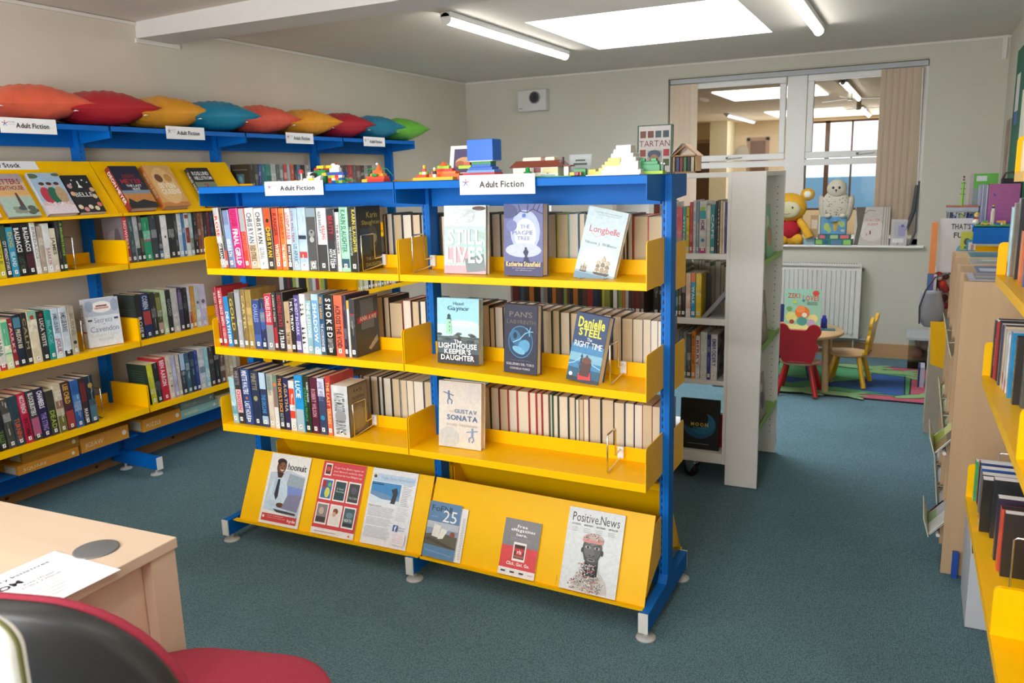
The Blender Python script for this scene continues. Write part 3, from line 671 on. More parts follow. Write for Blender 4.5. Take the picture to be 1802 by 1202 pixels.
# boxed beam across the ceiling
b = MB(); b.hexa([(XL, .714, 2.295), (XR, .40, 2.22), (XR, .60, 2.22), (XL, .965, 2.295), (XL, .714, ZC), (XR, .40, ZC), (XR, .60, ZC), (XL, .965, ZC)], M('d8d6d4', .7, var=.01)); struct(b, 'trim_2', 'white boxed beam crossing the ceiling')
b = MB(); cm = M('dedad2', .6, var=.01)
b.box((XL, YF, ZC-.02), (XL+.012, .71, ZC-.004), cm); b.box((XL, .97, ZC-.02), (XL+.012, YB, ZC-.004), cm); b.box((XL, .70, 2.27), (XL+.014, 1.0, 2.293), cm)
b.box((XL, YB-.012, ZC-.018), (XR, YB, ZC-.002), cm); b.box((XR-.05, YB-.014, 2.22), (XR-.02, YB, ZC), cm); struct(b, 'trim_3', 'narrow cream cable trunking along the ceiling edge')
WOODB = M('a9784e', .5, var=.16, scale=14, kind='woody'); WOODB2 = M('bd9468', .5, var=.1, scale=14, kind='woodd')
b = MB(); b.box((XL, YF, 0), (XL+.03, YB, .12), WOODB)
kn = M('4a2818', .6, var=0)
for y, z in ((-.47,.07),(-.37,.035),(-.05,.09),(.12,.03),(.62,.08),(.63,.04),(1.4,.06)): b.ball((XL+.031, y, z), (.003, .011, .008), kn, 8, 5)
struct(b, 'baseboard_left')
b = MB(); b.box((XL+.03, YB-.02, 0), (XR, YB, .112), WOODB2); struct(b, 'baseboard_back')
b = MB(); b.box((XR-.02, YF, 0), (XR, YB-.02, .112), WOODB2); struct(b, 'baseboard_right')

# window to the next room (white uPVC)
UP = M('e6e5e1', .35, var=.01); GL1 = glassm('window_pane_glass')
def upvc(name, label, x0, x1, z0, z1, y, cols, trans, sash=True, mat=UP, handle=True):
    t = thing(name, label, None); del_cat = t; t['kind'] = 'structure'
    b = MB(); fr = .045
    b.box((x0, y, z0), (x1, y+.06, z0+fr), mat); b.box((x0, y, z1-fr), (x1, y+.06, z1), mat)
    b.box((x0, y, z0), (x0+fr, y+.06, z1), mat); b.box((x1-fr, y, z0), (x1, y+.06, z1), mat)
    for c in cols: b.box((c[0], y, z0), (c[1], y+.06, z1), mat)
    xs = [x0+fr] + [q for c in cols for q in c] + [x1-fr]
    for i in range(0, len(xs), 2):
        if trans: b.box((xs[i], y+.005, trans), (xs[i+1], y+.055, trans+.05), mat)
    b.build('frame', t)
    for i in range(0, len(xs), 2):
        if trans and sash:
            a0, a1, c0, c1 = xs[i]+.006, xs[i+1]-.006, trans+.056, z1-fr-.006; s = .05
            b = MB()
            b.box((a0, y-.018, c0), (a1, y+.03, c0+s), mat); b.box((a0, y-.018, c1-s), (a1, y+.03, c1), mat)
            b.box((a0, y-.018, c0+s), (a0+s, y+.03, c1-s), mat); b.box((a1-s, y-.018, c0+s), (a1, y+.03, c1-s), mat)
            sh = b.build('sash', t); bevel(sh, .006)
            b = MB(); b.box((a0+s-.004, y+.004, c0+s-.004), (a1-s+.004, y+.008, c1-s+.004), GL1); b.build('pane', t)
            if handle:
                b = MB(); hx = (a0+a1)/2; b.box((hx-.02, y-.03, c0+.016), (hx+.02, y-.018, c0+.034), M('606060', .4)); b.tube([(hx, y-.034, c0+.025), (hx+.11, y-.036, c0+.032)], .007, mat); b.build('handle', sh)
        zt = trans if trans else z1-fr
        b = MB(); b.box((xs[i]-.004, y+.02, z0+fr-.004), (xs[i+1]+.004, y+.026, zt+.004), GL1); b.build('pane', t)
    return t
YW = YB + .10
upvc('window_2', 'wide white window looking into the next room', -.32, 1.64, .89, 2.275, YW, [(.63, .78)], 1.52)
b = MB(); b.box((-.36, YB-.035, .875), (1.69, YB+.10, .893), M('ecebe8', .4, var=.01)); o = struct(b, 'trim_4', 'white window sill board'); bevel(o, .005)
b = MB(); rv = M('bdb7a6', .85, var=.02)
b.box((-.32, YB+.001, 2.262), (1.64, YB+.1, 2.275), rv); struct(b, 'trim_5', 'plastered head of the window recess')

def blind(name, label, x0, n, x1, z0, z1, y):
    t = thing(name, label, 'blind', (0,0,0), 0, 'vertical blinds drawn to the window sides')
    fab = M('ecd9c2', .8, var=.05, scale=200)
    for i in range(n):
        x = x0 + (x1-x0)*(i+.5)/n; b = MB(Matrix.Translation((x, y, 0)) @ Matrix.Rotation(R(38 + 6*(i % 2)), 4, 'Z'))
        b.box((-.03, -.0006, z0), (.03, .0006, z1), fab); b.build('slat', t)
    return t
blind('vertical_blind', 'beige vertical blind bunched at the end of window beside the grey speaker', -.30, 9, -.10, .93, 2.215, YB+.055)
blind('vertical_blind', 'beige vertical blind bunched above the small card on the sill', 1.33, 12, 1.60, .97, 2.215, YB+.055)
b = MB(); b.box((-.31, YB+.03, 2.222), (1.635, YB+.075, 2.258), M('b4b8bc', .5, var=0))
o = b.build('blind_rail', label='white metal blind headrail across top of the window', cat='rail')
BLN = [q for q in bpy.data.objects if q.name.startswith('vertical_blind')][-1]
b = MB(); b.tube([(1.60, YB+.02, 2.2), (1.61, YB+.02, 1.7), (1.615, YB+.015, 1.35)], .004, M('e8e8e8', .4)); b.tube([(1.615, YB+.015, 1.35), (1.60, YB+.01, 1.15), (1.54, YB+.0, .96), (1.50, YB-.01, .90)], .016, M('4a4e50', .6, var=0)); b.tube([(1.625, YB+.01, 1.38), (1.622, YB+.01, 1.0), (1.59, YB+.0, .90)], .007, M('5a5e60', .6, var=0))
b.build('blind_cord', BLN, label='dark grey cord')

# the next room
b = MB(); PE = M('f0dab8', .85, var=.02, scale=3); FY2 = 18.0
b.box((-3.9, YB+.16, -.06), (4.2, FY2+.2, 0), M('8a8074', .9)); b.build('floor.001', kind='structure')
b = MB(); b.box((-4.05, YB+.16, 0), (-3.9, FY2+.2, 2.75), PE); b.build('wall_far_left', kind='structure')
b = MB(); b.box((4.2, YB+.16, 0), (4.35, FY2+.2, 2.75), PE); b.build('wall_far_right', kind='structure')
b = MB(); b.box((-3.9, YB+.16, 2.65), (4.2, FY2+.2, 2.75), M('eed8bc', .9, var=.02, scale=2)); b.build('ceiling.001', kind='structure')
b = MB(); b.box((-3.9, FY2, 0), (-.84, FY2+.15, 2.75), PE); b.box((1.05, FY2, 0), (4.2, FY2+.15, 2.75), PE); b.box((-.84, FY2, 0), (1.05, FY2+.15, .55), PE); b.box((-.84, FY2, 2.58), (1.05, FY2+.15, 2.75), PE)
b.box((-3.9, YB+.15, 2.48), (4.2, YB+.17, 2.75), PE); b.build('wall_far_back', kind='structure')
b = MB(); b.box((XR+.15, YB+.02, 0), (4.2, YB+.16, 2.75), PE); b.box((-3.9, YB+.02, 0), (XL-.15, YB+.16, 2.75), PE); b.build('wall_far_front', kind='structure')
BR = M('6a4a3c', .5)
upvc('window_3', 'brown framed outside window at the far end of the next room', -.84, 1.05, .55, 2.58, FY2+.02, [(-.40, -.30), (.16, .20)], 1.62, False, BR, False)
b = MB(); b.box((-5.5, FY2+3, -.05), (5.5, FY2+3.1, 1.28), M('8cb4dc', .7)); b.build('wall_garden', kind='structure', label='pale blue boarded garden wall outside the far window')
b = MB(); b.box((-8, FY2+.2, -.08), (8, FY2+6, -.05), M('8c9484', .9)); b.build('ground', kind='structure', label='paved ground outside the far window')
def door(n, x0, x1, y):
    b = MB(); b.box((x0, y-.02, 0), (x1, y, 2.2), M('7c5a44', .5, var=.1)); b.box((x0-.08, y-.03, 0), (x0, y, 2.28), M('b89474', .5)); b.box((x1, y-.03, 0), (x1+.08, y, 2.28), M('b89474', .5)); b.box((x0-.08, y-.03, 2.2), (x1+.08, y, 2.28), M('b89474', .5))
    b.build('door_%d' % n, kind='structure', label='brown door in the next room')
door(1, -2.08, -1.72, FY2); door(2, -3.5, -3.0, FY2)
b = MB(); b.box((-2.85, FY2-.9, 0), (-2.45, FY2, 2.65), M('f0e4c4', .85)); b.build('trim_6', kind='structure', label='pale cream pier in the next room')
b = MB(); b.lathe([(0,0),(.16,0),(.16,.02),(.13,.03),(0,.03)], M('c8c0b0', .4), n=20)
o = b.build('wall_clock', label='round pale wall clock in the next room', cat='clock'); o.rotation_euler = (R(90), 0, 0); o.location = (-2.26, 17.99, 1.95)
def tube_light(name, label, x, y0, y1, z, group=None, e=22, wide=.07):
    t = thing(name, label, 'ceiling light', (0,0,0), 0, group)
    b = MB(); b.box((x-wide/2, y0, z-.035), (x+wide/2, y1, z), M('dcdcda', .4, var=0)); o = b.build('housing', t); bevel(o, .008)
    b = MB(); b.tube([(x, y0+.012, z-.040), (x, y1-.012, z-.040)], .026, M('fffdf6', .4, emit=e, var=0), 12); b.build('lamp_tube', t)
    b = MB()
    for q in (y0, y1-.012): b.tube([(x, q, z-.038), (x, q+.012, z-.038)], .031, M('e2e2e0', .4, var=0), 12)
    b.build('end_cap', t)
    return t
tube_light('strip_light', 'white strip light on ceiling between the beam and the rooflight', -.725, 1.42, 3.12, ZC, 'ceiling strip lights')
tube_light('strip_light', 'white strip light on ceiling on the window side of the rooflight', 1.0, 1.38, 3.12, ZC, 'ceiling strip lights')
for x, y0, y1, d in ((-.95, -2.3, -.7, 'nearest the wall rack, camera side of the beam'), (1.0, -2.3, -.7, 'nearest the side rack, camera side of the beam')):
    tube_light('strip_light', 'white strip light ' + d, x, y0, y1, ZC, 'ceiling strip lights')
for x, y, l, d in ((-1.95, 14.6, 3.0, 'on the door side'), (.63, 9.5, 3.1, 'nearest the dividing glass'), (.53, 14.6, 3.0, 'nearest the far brown window')):
    tube_light('strip_light', 'strip light in the next room ' + d, x, y, y+l, 2.65, 'strip lights in the next room', 16, .12)
for x, y, d in ((-.45, 9.9, 'nearest the dividing glass'), (-.5, 14.8, 'further off')):
    b = MB(); b.box((x-.75, y, 2.63), (x+.7, y+1.7, 2.648), M('fffdf8', .5, emit=3, var=0)); b.build('roof_panel', label='pale square rooflight in the next room, ' + d, cat='rooflight')
for x, y, d in ((.62, 10.9, 'by the first strip light'), (.60, 13.2, 'by the second strip light')):
    b = MB(); 
    for k in range(3):
        a = R(120*k+20); b.hexa([(x, y-.05, 2.5), (x+.55*math.cos(a), y+.55*math.sin(a)-.06, 2.5), (x+.55*math.cos(a), y+.55*math.sin(a)+.06, 2.5), (x, y+.05, 2.5), (x, y-.05, 2.508), (x+.55*math.cos(a), y+.55*math.sin(a)-.06, 2.508), (x+.55*math.cos(a), y+.55*math.sin(a)+.06, 2.508), (x, y+.05, 2.508)], M('a89880', .5))
    b.tube([(x, y, 2.48), (x, y, 2.65)], .04, M('b0a898', .4)); b.build('fan_reflection', label='three-bladed shape for a reflection in the next room ' + d, cat='reflection')  # blade shapes modelled in place of reflection halos by the strip lights

# ------------------------------------------------------------ lamps
def area(name, loc, rot, sx, sy, e, col=(1,1,1)):
    l = bpy.data.lights.new(name, 'AREA'); l.shape = 'RECTANGLE'; l.size = sx; l.size_y = sy; l.energy = e; l.color = col
    o = bpy.data.objects.new(name, l); COL.objects.link(o); o.location = loc; o.rotation_euler = rot
    return o
area('front_window_daylight', (0, YF-.12, 1.52), (R(90), 0, R(0)), 3.1, 1.2, 118, (1, .98, .96))
area('next_room_daylight', (.1, 17.95, 1.5), (R(-90), 0, 0), 1.8, 1.8, 130, (1, .97, .93))

# ------------------------------------------------------------ wall-mounted bits
t = thing('wall_speaker', 'pale grey plastic box with round grille high on back wall', 'speaker')
b = MB(); b.box((-1.69, YB-.09, 2.075), (-1.405, YB, 2.262), M('d2d2d0', .45, var=.01)); o = b.build('case', t); bevel(o, .012, 3)
b = MB(); b.lathe([(0,0),(.055,0),(.055,.004),(.05,.006),(0,.006)], M('8c8e90', .5), n=28)
for r in (.045, .035, .025, .015): b.lathe([(r,.006),(r,.009),(r-.004,.009),(r-.004,.006)], M('5e6062', .5), n=24)
o = b.build('grille', t); o.rotation_euler = (R(90), 0, 0); o.location = (-1.515, YB-.09, 2.19)
b = MB(); a = Art(b, (-1.69, YB-.0905, 2.075), (1,0,0), (0,0,1), (0,-1,0)); a.rect(.02, .02, .055, .028, '8a8c8e'); b.build('badge', t)
# radiator
t = thing('radiator', 'white ribbed panel radiator below the window', 'radiator')
b = MB(); rm = M('d9d9d4', .4, var=.01); x0, x1, z0, z1, y = .42, 1.26, .16, .745, YB-.10
b.box((x0, y, z0), (x1, y+.04, z1), rm); n = 22
for i in range(n):
    x = x0+.03 + (x1-x0-.06)*(i+.5)/n; q = .011
    b.prism([(x-q*1.3, y, z0+.035), (x-q*.6, y-.010, z0+.035), (x+q*.6, y-.010, z0+.035), (x+q*1.3, y, z0+.035)], (0, 0, z1-z0-.08), rm)
b.build('panel', t)
b = MB(); b.box((x0-.004, y-.014, z1-.012), (x1+.004, y+.07, z1+.006), rm)
for i in range(n*2): x = x0+.02+(x1-x0-.04)*i/(n*2); b.box((x, y-.004, z1+.0062), (x+.007, y+.06, z1+.0072), M('77787a', .5, var=0))
b.build('top_grille', t)
b = MB(); b.box((x0-.004, y-.013, z0), (x0+.004, y+.07, z1), rm); b.box((x1-.004, y-.013, z0), (x1+.006, y+.07, z1), rm); b.build('side_panel', t)
b = MB(); b.tube([(x1+.006, y+.03, z1-.04), (x1+.02, y+.03, z1-.04)], .012, M('55585a', .4)); b.build('bleed_valve', t)
b = MB(); b.tube([(x1-.03, y+.03, z0), (x1-.03, y+.03, .09), (x1-.03, y+.06, .055), (x0, y+.06, .055)], .009, M('b8b4ac', .4)); b.tube([(x1-.03, y+.02, z0-.01), (x1+.06, y+.02, z0-.01)], .014, M('8c8c88', .4)); b.build('pipe', t)
# ------------------------------------------------------------ island rack
t = ISL = thing('double_sided_shelving_rack', 'blue and yellow steel double-sided book rack standing in mid room', 'shelving')
XS = [-.926, -.006, .914]; OFF = [0, .010, -.030]; YEOFF = OFF
def bp(s, y, z):      # s runs 0..2 along the two bays
    i = min(int(s), 1) if s < 2 else 1; q = s - i
    return (XS[i] + (XS[i+1]-XS[i])*q, y + OFF[i] + (OFF[i+1]-OFF[i])*q, z)
def bslab(b, s0, s1, y0, y1, z0, z1, m):   # z0/z1 numbers or (start,end) pairs
    za, zb = z0 if isinstance(z0, tuple) else (z0, z0); zc, zd = z1 if isinstance(z1, tuple) else (z1, z1)
    b.hexa([bp(s0, y0, za), bp(s1, y0, zb), bp(s1, y1, zb), bp(s0, y1, za), bp(s0, y0, zc), bp(s1, y0, zd), bp(s1, y1, zd), bp(s0, y1, zc)], m)
e = .0035/.92
for i in range(3):
    x, o = XS[i]+.004, OFF[i]
    b = MB(); b.box((x-.0155, o-.03, .06), (x+.0155, o+.03, 1.484), BLU())
    a = Art(b, (x-.0155, o-.03, 0), (1,0,0), (0,0,1), (0,-1,0)); sl = M('0a1830', .7, var=0)
    for k in range(52):
        z = .13 + k*.0262; a.k = 0; a.rect(.006, z, .0095, z+.014, sl)
    a = Art(b, (x-.0155, o-.03, 0), (1,0,0), (0,0,1), (0,-1,0)); a.k = 1
    a.rect(.0125, .1, .0135, 1.48, M('3a8ae8', .3, var=0))
    b.build('post', t)
    b = MB(); y0, y1 = o-.262, o+.235
    b.prism([(x-.016, y0, .035), (x-.016, y0, .10), (x-.016, o-.05, .103), (x-.016, o-.03, .13), (x-.016, o+.03, .13), (x-.016, o+.05, .103), (x-.016, y1, .10), (x-.016, y1, .035)], (.032, 0, 0), BLU())
    f = b.build('foot', t); bevel(f, .002)
    b = MB(); b.box((x-.0162, y0-.004, .033), (x+.0162, y0+.001, .101), WHT()); b.build('end_cap', f)
    b = MB(); b.box((x-.0162, y1-.001, .033), (x+.0162, y1+.004, .101), WHT()); b.build('end_cap', f)
    for yy in (y0+.03, y1-.03):
        b = MB(); b.lathe([(0,0),(.034,0),(.032,.006),(.010,.010),(.007,.012),(.007,.036),(0,.036)], M('c4c6c4', .4, var=0), (x, yy, 0), 24); b.build('levelling_disc', f)
LZ = {1: ((1.140, 1.139, 1.141), (1.165, 1.163, 1.165), (1.290, 1.286, 1.290)), 2: ((.812, .810, .792), (.842, .837, .819), (.960, .961, .941)), 3: ((.484, .491, .495), (.514, .515, .522), (.629, .636, .641))}
def plate(b, s, y0, y1, zb, zt, zl, side=1):   # end plate with a rounded outer top corner
    r = .012; x, _, _ = bp(s, 0, 0); oy = bp(s, 0, 0)[1]
    P = [(y1, zb), (y0, zb), (y0, zt-r), (y0+(r*.3 if y0<y1 else -r*.3), zt-r*.3), (y0+(r if y0<y1 else -r), zt), (y1, zt)]
    b.prism([(x-.0012, oy+p, q) for p, q in P], (.0024, 0, 0), YEL())
for lv in (1, 2, 3):
    zb, zt, zp = LZ[lv]
    for i in (0, 1):
        s0, s1 = i+e, i+1-e
        b = MB(); l, r = (zb[i], zb[i+1]), (zt[i], zt[i+1])
        bslab(b, s0, s1, -.2195, -.2175, l, r, YEL())                                     # front lip
        bslab(b, s0, s1, -.2175, -.026, (zt[i]-.003, zt[i+1]-.003), r, YEL())             # deck
        bslab(b, s0, s1, -.028, -.026, r, (zt[i]+.05, zt[i+1]+.05), YEL())                # back upstand
        sh = b.build('shelf', t); bevel(sh, .0012, 1)
        for s, k in ((s0, i), (s1, i+1)):
            b = MB(); plate(b, s, -.2195, -.012, zb[k], zp[k], 0); b.build('end_plate', sh)
        # rear side, hung one slot lower
        d = .038; b = MB()
        bslab(b, s0, s1, .2415, .2435, (zb[i]-d, zb[i+1]-d), (zt[i]-d, zt[i+1]-d), YEL())
        bslab(b, s0, s1, .026, .2415, (zt[i]-d-.003, zt[i+1]-d-.003), (zt[i]-d, zt[i+1]-d), YEL())
        bslab(b, s0, s1, .026, .028, (zt[i]-d, zt[i+1]-d), (zt[i]-d+.05, zt[i+1]-d+.05), YEL())
        sh = b.build('shelf', t)
        for s, k in ((s0, i), (s1, i+1)):
            b = MB(); plate(b, s, .2435, .012, zb[k]-d-.004, zp[k]-.031, 0); b.build('end_plate', sh)
for i in (0, 1):   # canopies and centre rails
    s0, s1 = i+e, i+1-e
    for sg, y in ((-1, -.222), (1, .24)):
        b = MB(); ya, yb = sorted((y, sg*.004))
        bslab(b, s0, s1, ya, yb, 1.4835, 1.4865, BLU())
        bslab(b, s0, s1, *sorted((y, y-sg*.002)), 1.4605, 1.4865, BLU())
        c = b.build('canopy', t)
        for s in (s0, s1):
            x, oy, _ = bp(s, 0, 0); b = MB()
            b.prism([(x-.0012, oy+y, 1.4125), (x-.0012, oy+y, 1.484), (x-.0012, oy+sg*.02, 1.484), (x-.0012, oy+sg*.02, 1.400)], (.0024, 0, 0), BLU()); b.build('bracket', c)
    b = MB(); bslab(b, s0+.02, s1-.02, -.012, .012, 1.392, 1.483, BLU()); b.build('cross_rail', t)
    b = MB(); bslab(b, s0+.02, s1-.02, -.012, .012, .075, .13, BLU()); b.build('base_rail', t)
    # sloped leaflet panels low down
    b = MB(); q0, q1 = (i+.055 if i == 0 else i+.045, i+1.035 if i == 0 else i+.995+.0)
    q1 = min(q1, 1.999)
    def sl(y0, z0, y1, z1, th=.0025):
        b.hexa([bp(q0, y0, z0), bp(q1, y0, z0), bp(q1, y1, z1), bp(q0, y1, z1), bp(q0, y0-.001, z0+th), bp(q1, y0-.001, z0+th), bp(q1, y1-.001, z1+th), bp(q0, y1-.001, z1+th)], YEL())
    sl(-.222, .100, -.098, .368); bslab(b, q0-.02 if i == 0 else q0, q1, -.244, -.221, .0985, .1015, YEL()); bslab(b, q0, q1, -.246, -.244, .0985, .108, YEL())
    p = b.build('leaflet_panel', t)
    for q in (q0, q1-.003): b = MB(); x, oy, _ = bp(q, 0, 0); b.prism([(x, oy-.20, .125), (x, oy-.11, .34), (x, oy-.03, .34), (x, oy-.03, .20)], (.0024, 0, 0), YEL()); b.build('bracket', p)
    b = MB(); b.hexa([bp(q0, .235, .10), bp(q1, .235, .10), bp(q1, .05, .405), bp(q0, .05, .405), bp(q0, .2375, .102), bp(q1, .2375, .102), bp(q1, .052, .408), bp(q0, .052, .408)], YEL()); bslab(b, q0, q1, .034, .052, .405, .43, YEL()); bslab(b, q0, q1, .235, .258, .0985, .1015, YEL())
    p = b.build('leaflet_panel', t)
    for q in (q0, q1-.003): b = MB(); x, oy, _ = bp(q, 0, 0); b.prism([(x, oy+.21, .125), (x, oy+.08, .37), (x, oy+.03, .37), (x, oy+.03, .20)], (.0024, 0, 0), YEL()); b.build('bracket', p)

def deckz(x, lv, d=0):
    zt = LZ[lv][1]; i = 0 if x < XS[1] else 1; q = (x-XS[i])/(XS[i+1]-XS[i]); return zt[i] + (zt[i+1]-zt[i])*q - d
def offy(x):
    i = 0 if x < XS[1] else 1; q = (x-XS[i])/(XS[i+1]-XS[i]); return OFF[i] + (OFF[i+1]-OFF[i])*q
def wire(name, label, M0, wid=.08, hgt=.13, ypos=0, group='wire book ends'):
    """local frame: wall clip at y=0, loop reaches to -y"""
    t = thing(name, label, 'book end', (0,0,0), 0, group)
    b = MB(M0); y1, y2 = -.062, -.062-wid
    b.tube([(0,-.002,.045), (0,y1,.040), (0,y1-.001,.044), (0,y1,hgt), (0,y1-.004,hgt+.004), (0,y2+.004,hgt+.004), (0,y2,hgt), (0,y2,.004), (0,y2+.004,.0022), (0,-.002,.016)], .003, CHR(), 6)
    b.build('wire_loop', t)
    b = MB(M0); b.box((-.011,-.012,.010), (.011,0,.052), M('f0f0ee', .4, var=0)); o = b.build('clip', t); bevel(o, .002)
    return t
for x, lv, d in ((-.196, 1, 'upper shelf, against the last dark book'), (.025, 1, 'upper shelf, beside the centre divider'), (-.258, 2, 'middle shelf, against the last dark book'), (.775, 2, 'middle shelf, beside the end plate'), (-.285, 3, 'bottom shelf, beside the thick pale book'), (.765, 3, 'bottom shelf, beside the end plate')):
    wire('wire_book_end', 'chrome wire book end on island rack ' + d, Matrix.Translation((x, -.030+offy(x), deckz(x, lv))))

# cover pictures -------------------------------------------------
def cv_still(a, d, h):
    a.rect(0, 0, d, h, 'ccd6d8'); a.ell(d*.3, h*.78, d*.26, h*.16, 'd8dede'); a.rect(0, h*.12, d, h*.70, 'b8ccd0'); a.ell(d*.7, h*.35, d*.3, h*.14, 'a8ccc8'); a.ell(d*.32, h*.28, d*.28, h*.12, 'dcaab4'); a.rect(0, 0, d, h*.12, 'e0a8b4')
    a.poly([(d*.5,h*.22),(d*.95,h*.3),(d,h*.05),(d*.55,h*.02)], '7c8c92'); a.poly([(d*.62,h*.66),(d*.97,h*.6),(d*.97,h*.5),(d*.8,h*.56)], 'a8c4b8')
    a.ell(d*.84, h*.955, d*.16, h*.03, '5a3c34')
    for k in range(26): a.line([(d*rnd.uniform(.05,.9), h*rnd.uniform(.7,.95))]*1 + [(d*rnd.uniform(.05,.9), h*rnd.uniform(.7,.95))], .0006, 'c2ccd0')
    a.text('STILL', d*.1, h*.44, d*.92, h*.66, 'ffffff'); a.text('LIVES', d*.06, h*.17, d*.94, h*.4, 'ffffff')
def cv_magpie(a, d, h):
    a.rect(0, 0, d, h, '5c6498'); a.ell(d*.55, h*.62, d*.38, h*.3, 'a9b6dc'); a.ell(d*.55, h*.58, d*.28, h*.22, 'd4dcf0'); a.ell(d*.5, h*.36, d*.46, h*.1, 'b8c2e0'); a.rect(0, 0, d, h*.2, '3c3a68')
    a.ell(d*.1, h*.9, d*.25, h*.1, '3e4478'); a.ell(d*.2, h*.7, d*.14, h*.08, '6a72a8')
    dk = '1c1e40'
    a.line([(d*.3,h*.84),(d*.42,h*.9),(d*.6,h*.88),(d*.75,h*.93),(d,h*.86)], .003, dk); a.line([(d*.42,h*.9),(d*.38,h*.99)], .002, dk); a.line([(d*.6,h*.88),(d*.62,h*.99)], .0025, dk); a.line([(d*.75,h*.93),(d*.8,h)], .002, dk); a.line([(d*.85,h*.9),(d*.92,h*.99)], .002, dk)
    a.ell(d*.52, h*.84, d*.05, h*.025, '3c6ab0', rot=50)
    a.text('THE', d*.42, h*.66, d*.68, h*.72, '8a90b4', 0); a.text('MAGPIE', d*.22, h*.575, d*.76, h*.635, '7c82ac', 0); a.text('TREE', d*.34, h*.5, d*.68, h*.555, '7c82ac', 0)
    a.poly([(d*.5,h*.2),(d*.66,h*.2),(d*.6,h*.28),(d*.64,h*.34),(d*.6,h*.37),(d*.54,h*.37),(d*.5,h*.33),(d*.55,h*.28)], '20244c'); a.ell(d*.57, h*.385, d*.03, h*.018, '20244c')
    a.text('Katherine Stansfield', d*.06, h*.135, d*.94, h*.205, 'e4cf96'); a.text('the Cornish mystery of the year', d*.22, h*.1, d*.8, h*.12, 'c8c8dc', 0); a.text('that will haunt you', d*.3, h*.07, d*.72, h*.09, 'c8c8dc', 0)
def ship(a, x, y, s):
    a.poly([(x-.5*s,y+.12*s),(x-.4*s,y),(x+.35*s,y),(x+.5*s,y+.16*s)], '4a3c34')
    for q, hh in ((-.28,.8),(0,1.1),(.27,.85)):
        a.line([(x+q*s,y+.1*s),(x+q*s,y+hh*s)], .0012, '5a4a3c')
        for k in range(3): z = y+.2*s+k*.26*s*hh; a.poly([(x+(q-.12)*s,z),(x+(q+.12)*s,z),(x+(q+.08)*s,z+.2*s*hh),(x+(q-.08)*s,z+.2*s*hh)], ['a88c70','8a7460','c4ae94'][k])
def cv_long(a, d, h):
    a.rect(0, 0, d, h, 'bccfd6'); a.ell(d*.5, h*.3, d*.45, h*.16, 'ccd8d6'); a.rect(0, 0, d, h*.1, '6a8ca8'); a.rect(0, h*.09, d, h*.12, '94aebc')
    a.text('beautifully told sweeping and wise', d*.2, h*.93, d*.85, h*.95, '6c7880', 0); a.text('an extraordinary first novel', d*.25, h*.9, d*.8, h*.92, '8c98a0', 0); a.text('Longbelle', d*.14, h*.64, d*.9, h*.76, 'c04860', 0)
    a.line([(d*.2,h*.65),(d*.35,h*.6),(d*.8,h*.74)], .0008, 'd8687c')
    a.text('Naomi J. Williams', d*.1, h*.5, d*.9, h*.54, '74848c', 0); ship(a, d*.2, h*.1, d*.2); ship(a, d*.66, h*.1, d*.42)
def cv_light(a, d, h):
    a.rect(0, 0, d, h, '9fd8ea'); a.rect(0, 0, d, h*.6, 'c4ecec'); a.ell(d*.6, h*.62, d*.38, h*.05, 'd8f2f0'); a.rect(0, 0, d, h*.42, '4c5c68'); a.rect(0, 0, d, h*.16, '2c3038')
    for k in range(22): a.ell(d*rnd.uniform(.03,.97), h*rnd.uniform(.34,.47), d*.07, h*.022, rnd.choice(['3a464e','6a7468','2c343c','586460']))
    a.poly([(d*.22,h*.46),(d*.36,h*.46),(d*.335,h*.68),(d*.245,h*.68)], '9cd8b4'); a.rect(d*.235, h*.68, d*.345, h*.69, '1c2c30'); a.rect(d*.255, h*.69, d*.325, h*.735, '3c4c50'); a.poly([(d*.25,h*.735),(d*.33,h*.735),(d*.29,h*.765)], '1c2c30')
    for z in (.5,.56,.62): a.rect(d*.3, h*z, d*.32, h*(z+.02), '2c4c44')
    a.text('Hazel', d*.4, h*.9, d*.64, h*.95, '3a5c78', 0); a.text('Gaynor', d*.26, h*.8, d*.78, h*.89, '3a5c78', 0)
    a.text('The', d*.42, h*.325, d*.6, h*.375, 'ffffff'); a.text('LIGHTHOUSE', d*.04, h*.24, d*.96, h*.32, 'ffffff'); a.text("KEEPER'S", d*.18, h*.155, d*.82, h*.23, 'ffffff'); a.text('DAUGHTER', d*.1, h*.06, d*.9, h*.14, 'ffffff')
def cv_pan(a, d, h):
    a.rect(0, 0, d, h, '2c2e3c'); a.rect(d*.02, h*.01, d*.98, h*.99, '33354a'); a.text("PAN'S", d*.16, h*.82, d*.84, h*.9, '7a7468', 0); a.text('LABYRINTH', d*.08, h*.72, d*.94, h*.78, '6a6458', 0)
    a.ell(d*.5, h*.46, d*.37, h*.235, '4a86b0', 32); a.ell(d*.5, h*.46, d*.35, h*.222, '2a4460', 32)
    a.ell(d*.36, h*.52, d*.16, h*.12, '3c7096', rot=30); a.ell(d*.6, h*.4, d*.2, h*.09, '5c9cc4', rot=40); a.ell(d*.45, h*.34, d*.2, h*.05, '74b0d0', rot=-20); a.ell(d*.34, h*.55, d*.06, h*.05, '223a54')
    for k in range(5): a.line([(d*.76,h*.62),(d*(.76+.12*math.cos(k*1.2)),h*(.62+.07*math.sin(k*1.2)))], .003, '7cc0dc')
    a.line([(d*.28,h*.45),(d*.48,h*.5),(d*.66,h*.6)], .003, '9cc8dc')
    a.text('the unforgettable story', d*.2, h*.185, d*.8, h*.2, '8a8a94', 0); a.text('GUILLERMO DEL TORO', d*.08, h*.12, d*.92, h*.155, 'b8b8c0'); a.text('CORNELIA FUNKE', d*.2, h*.06, d*.8, h*.09, 'b8b8c0')
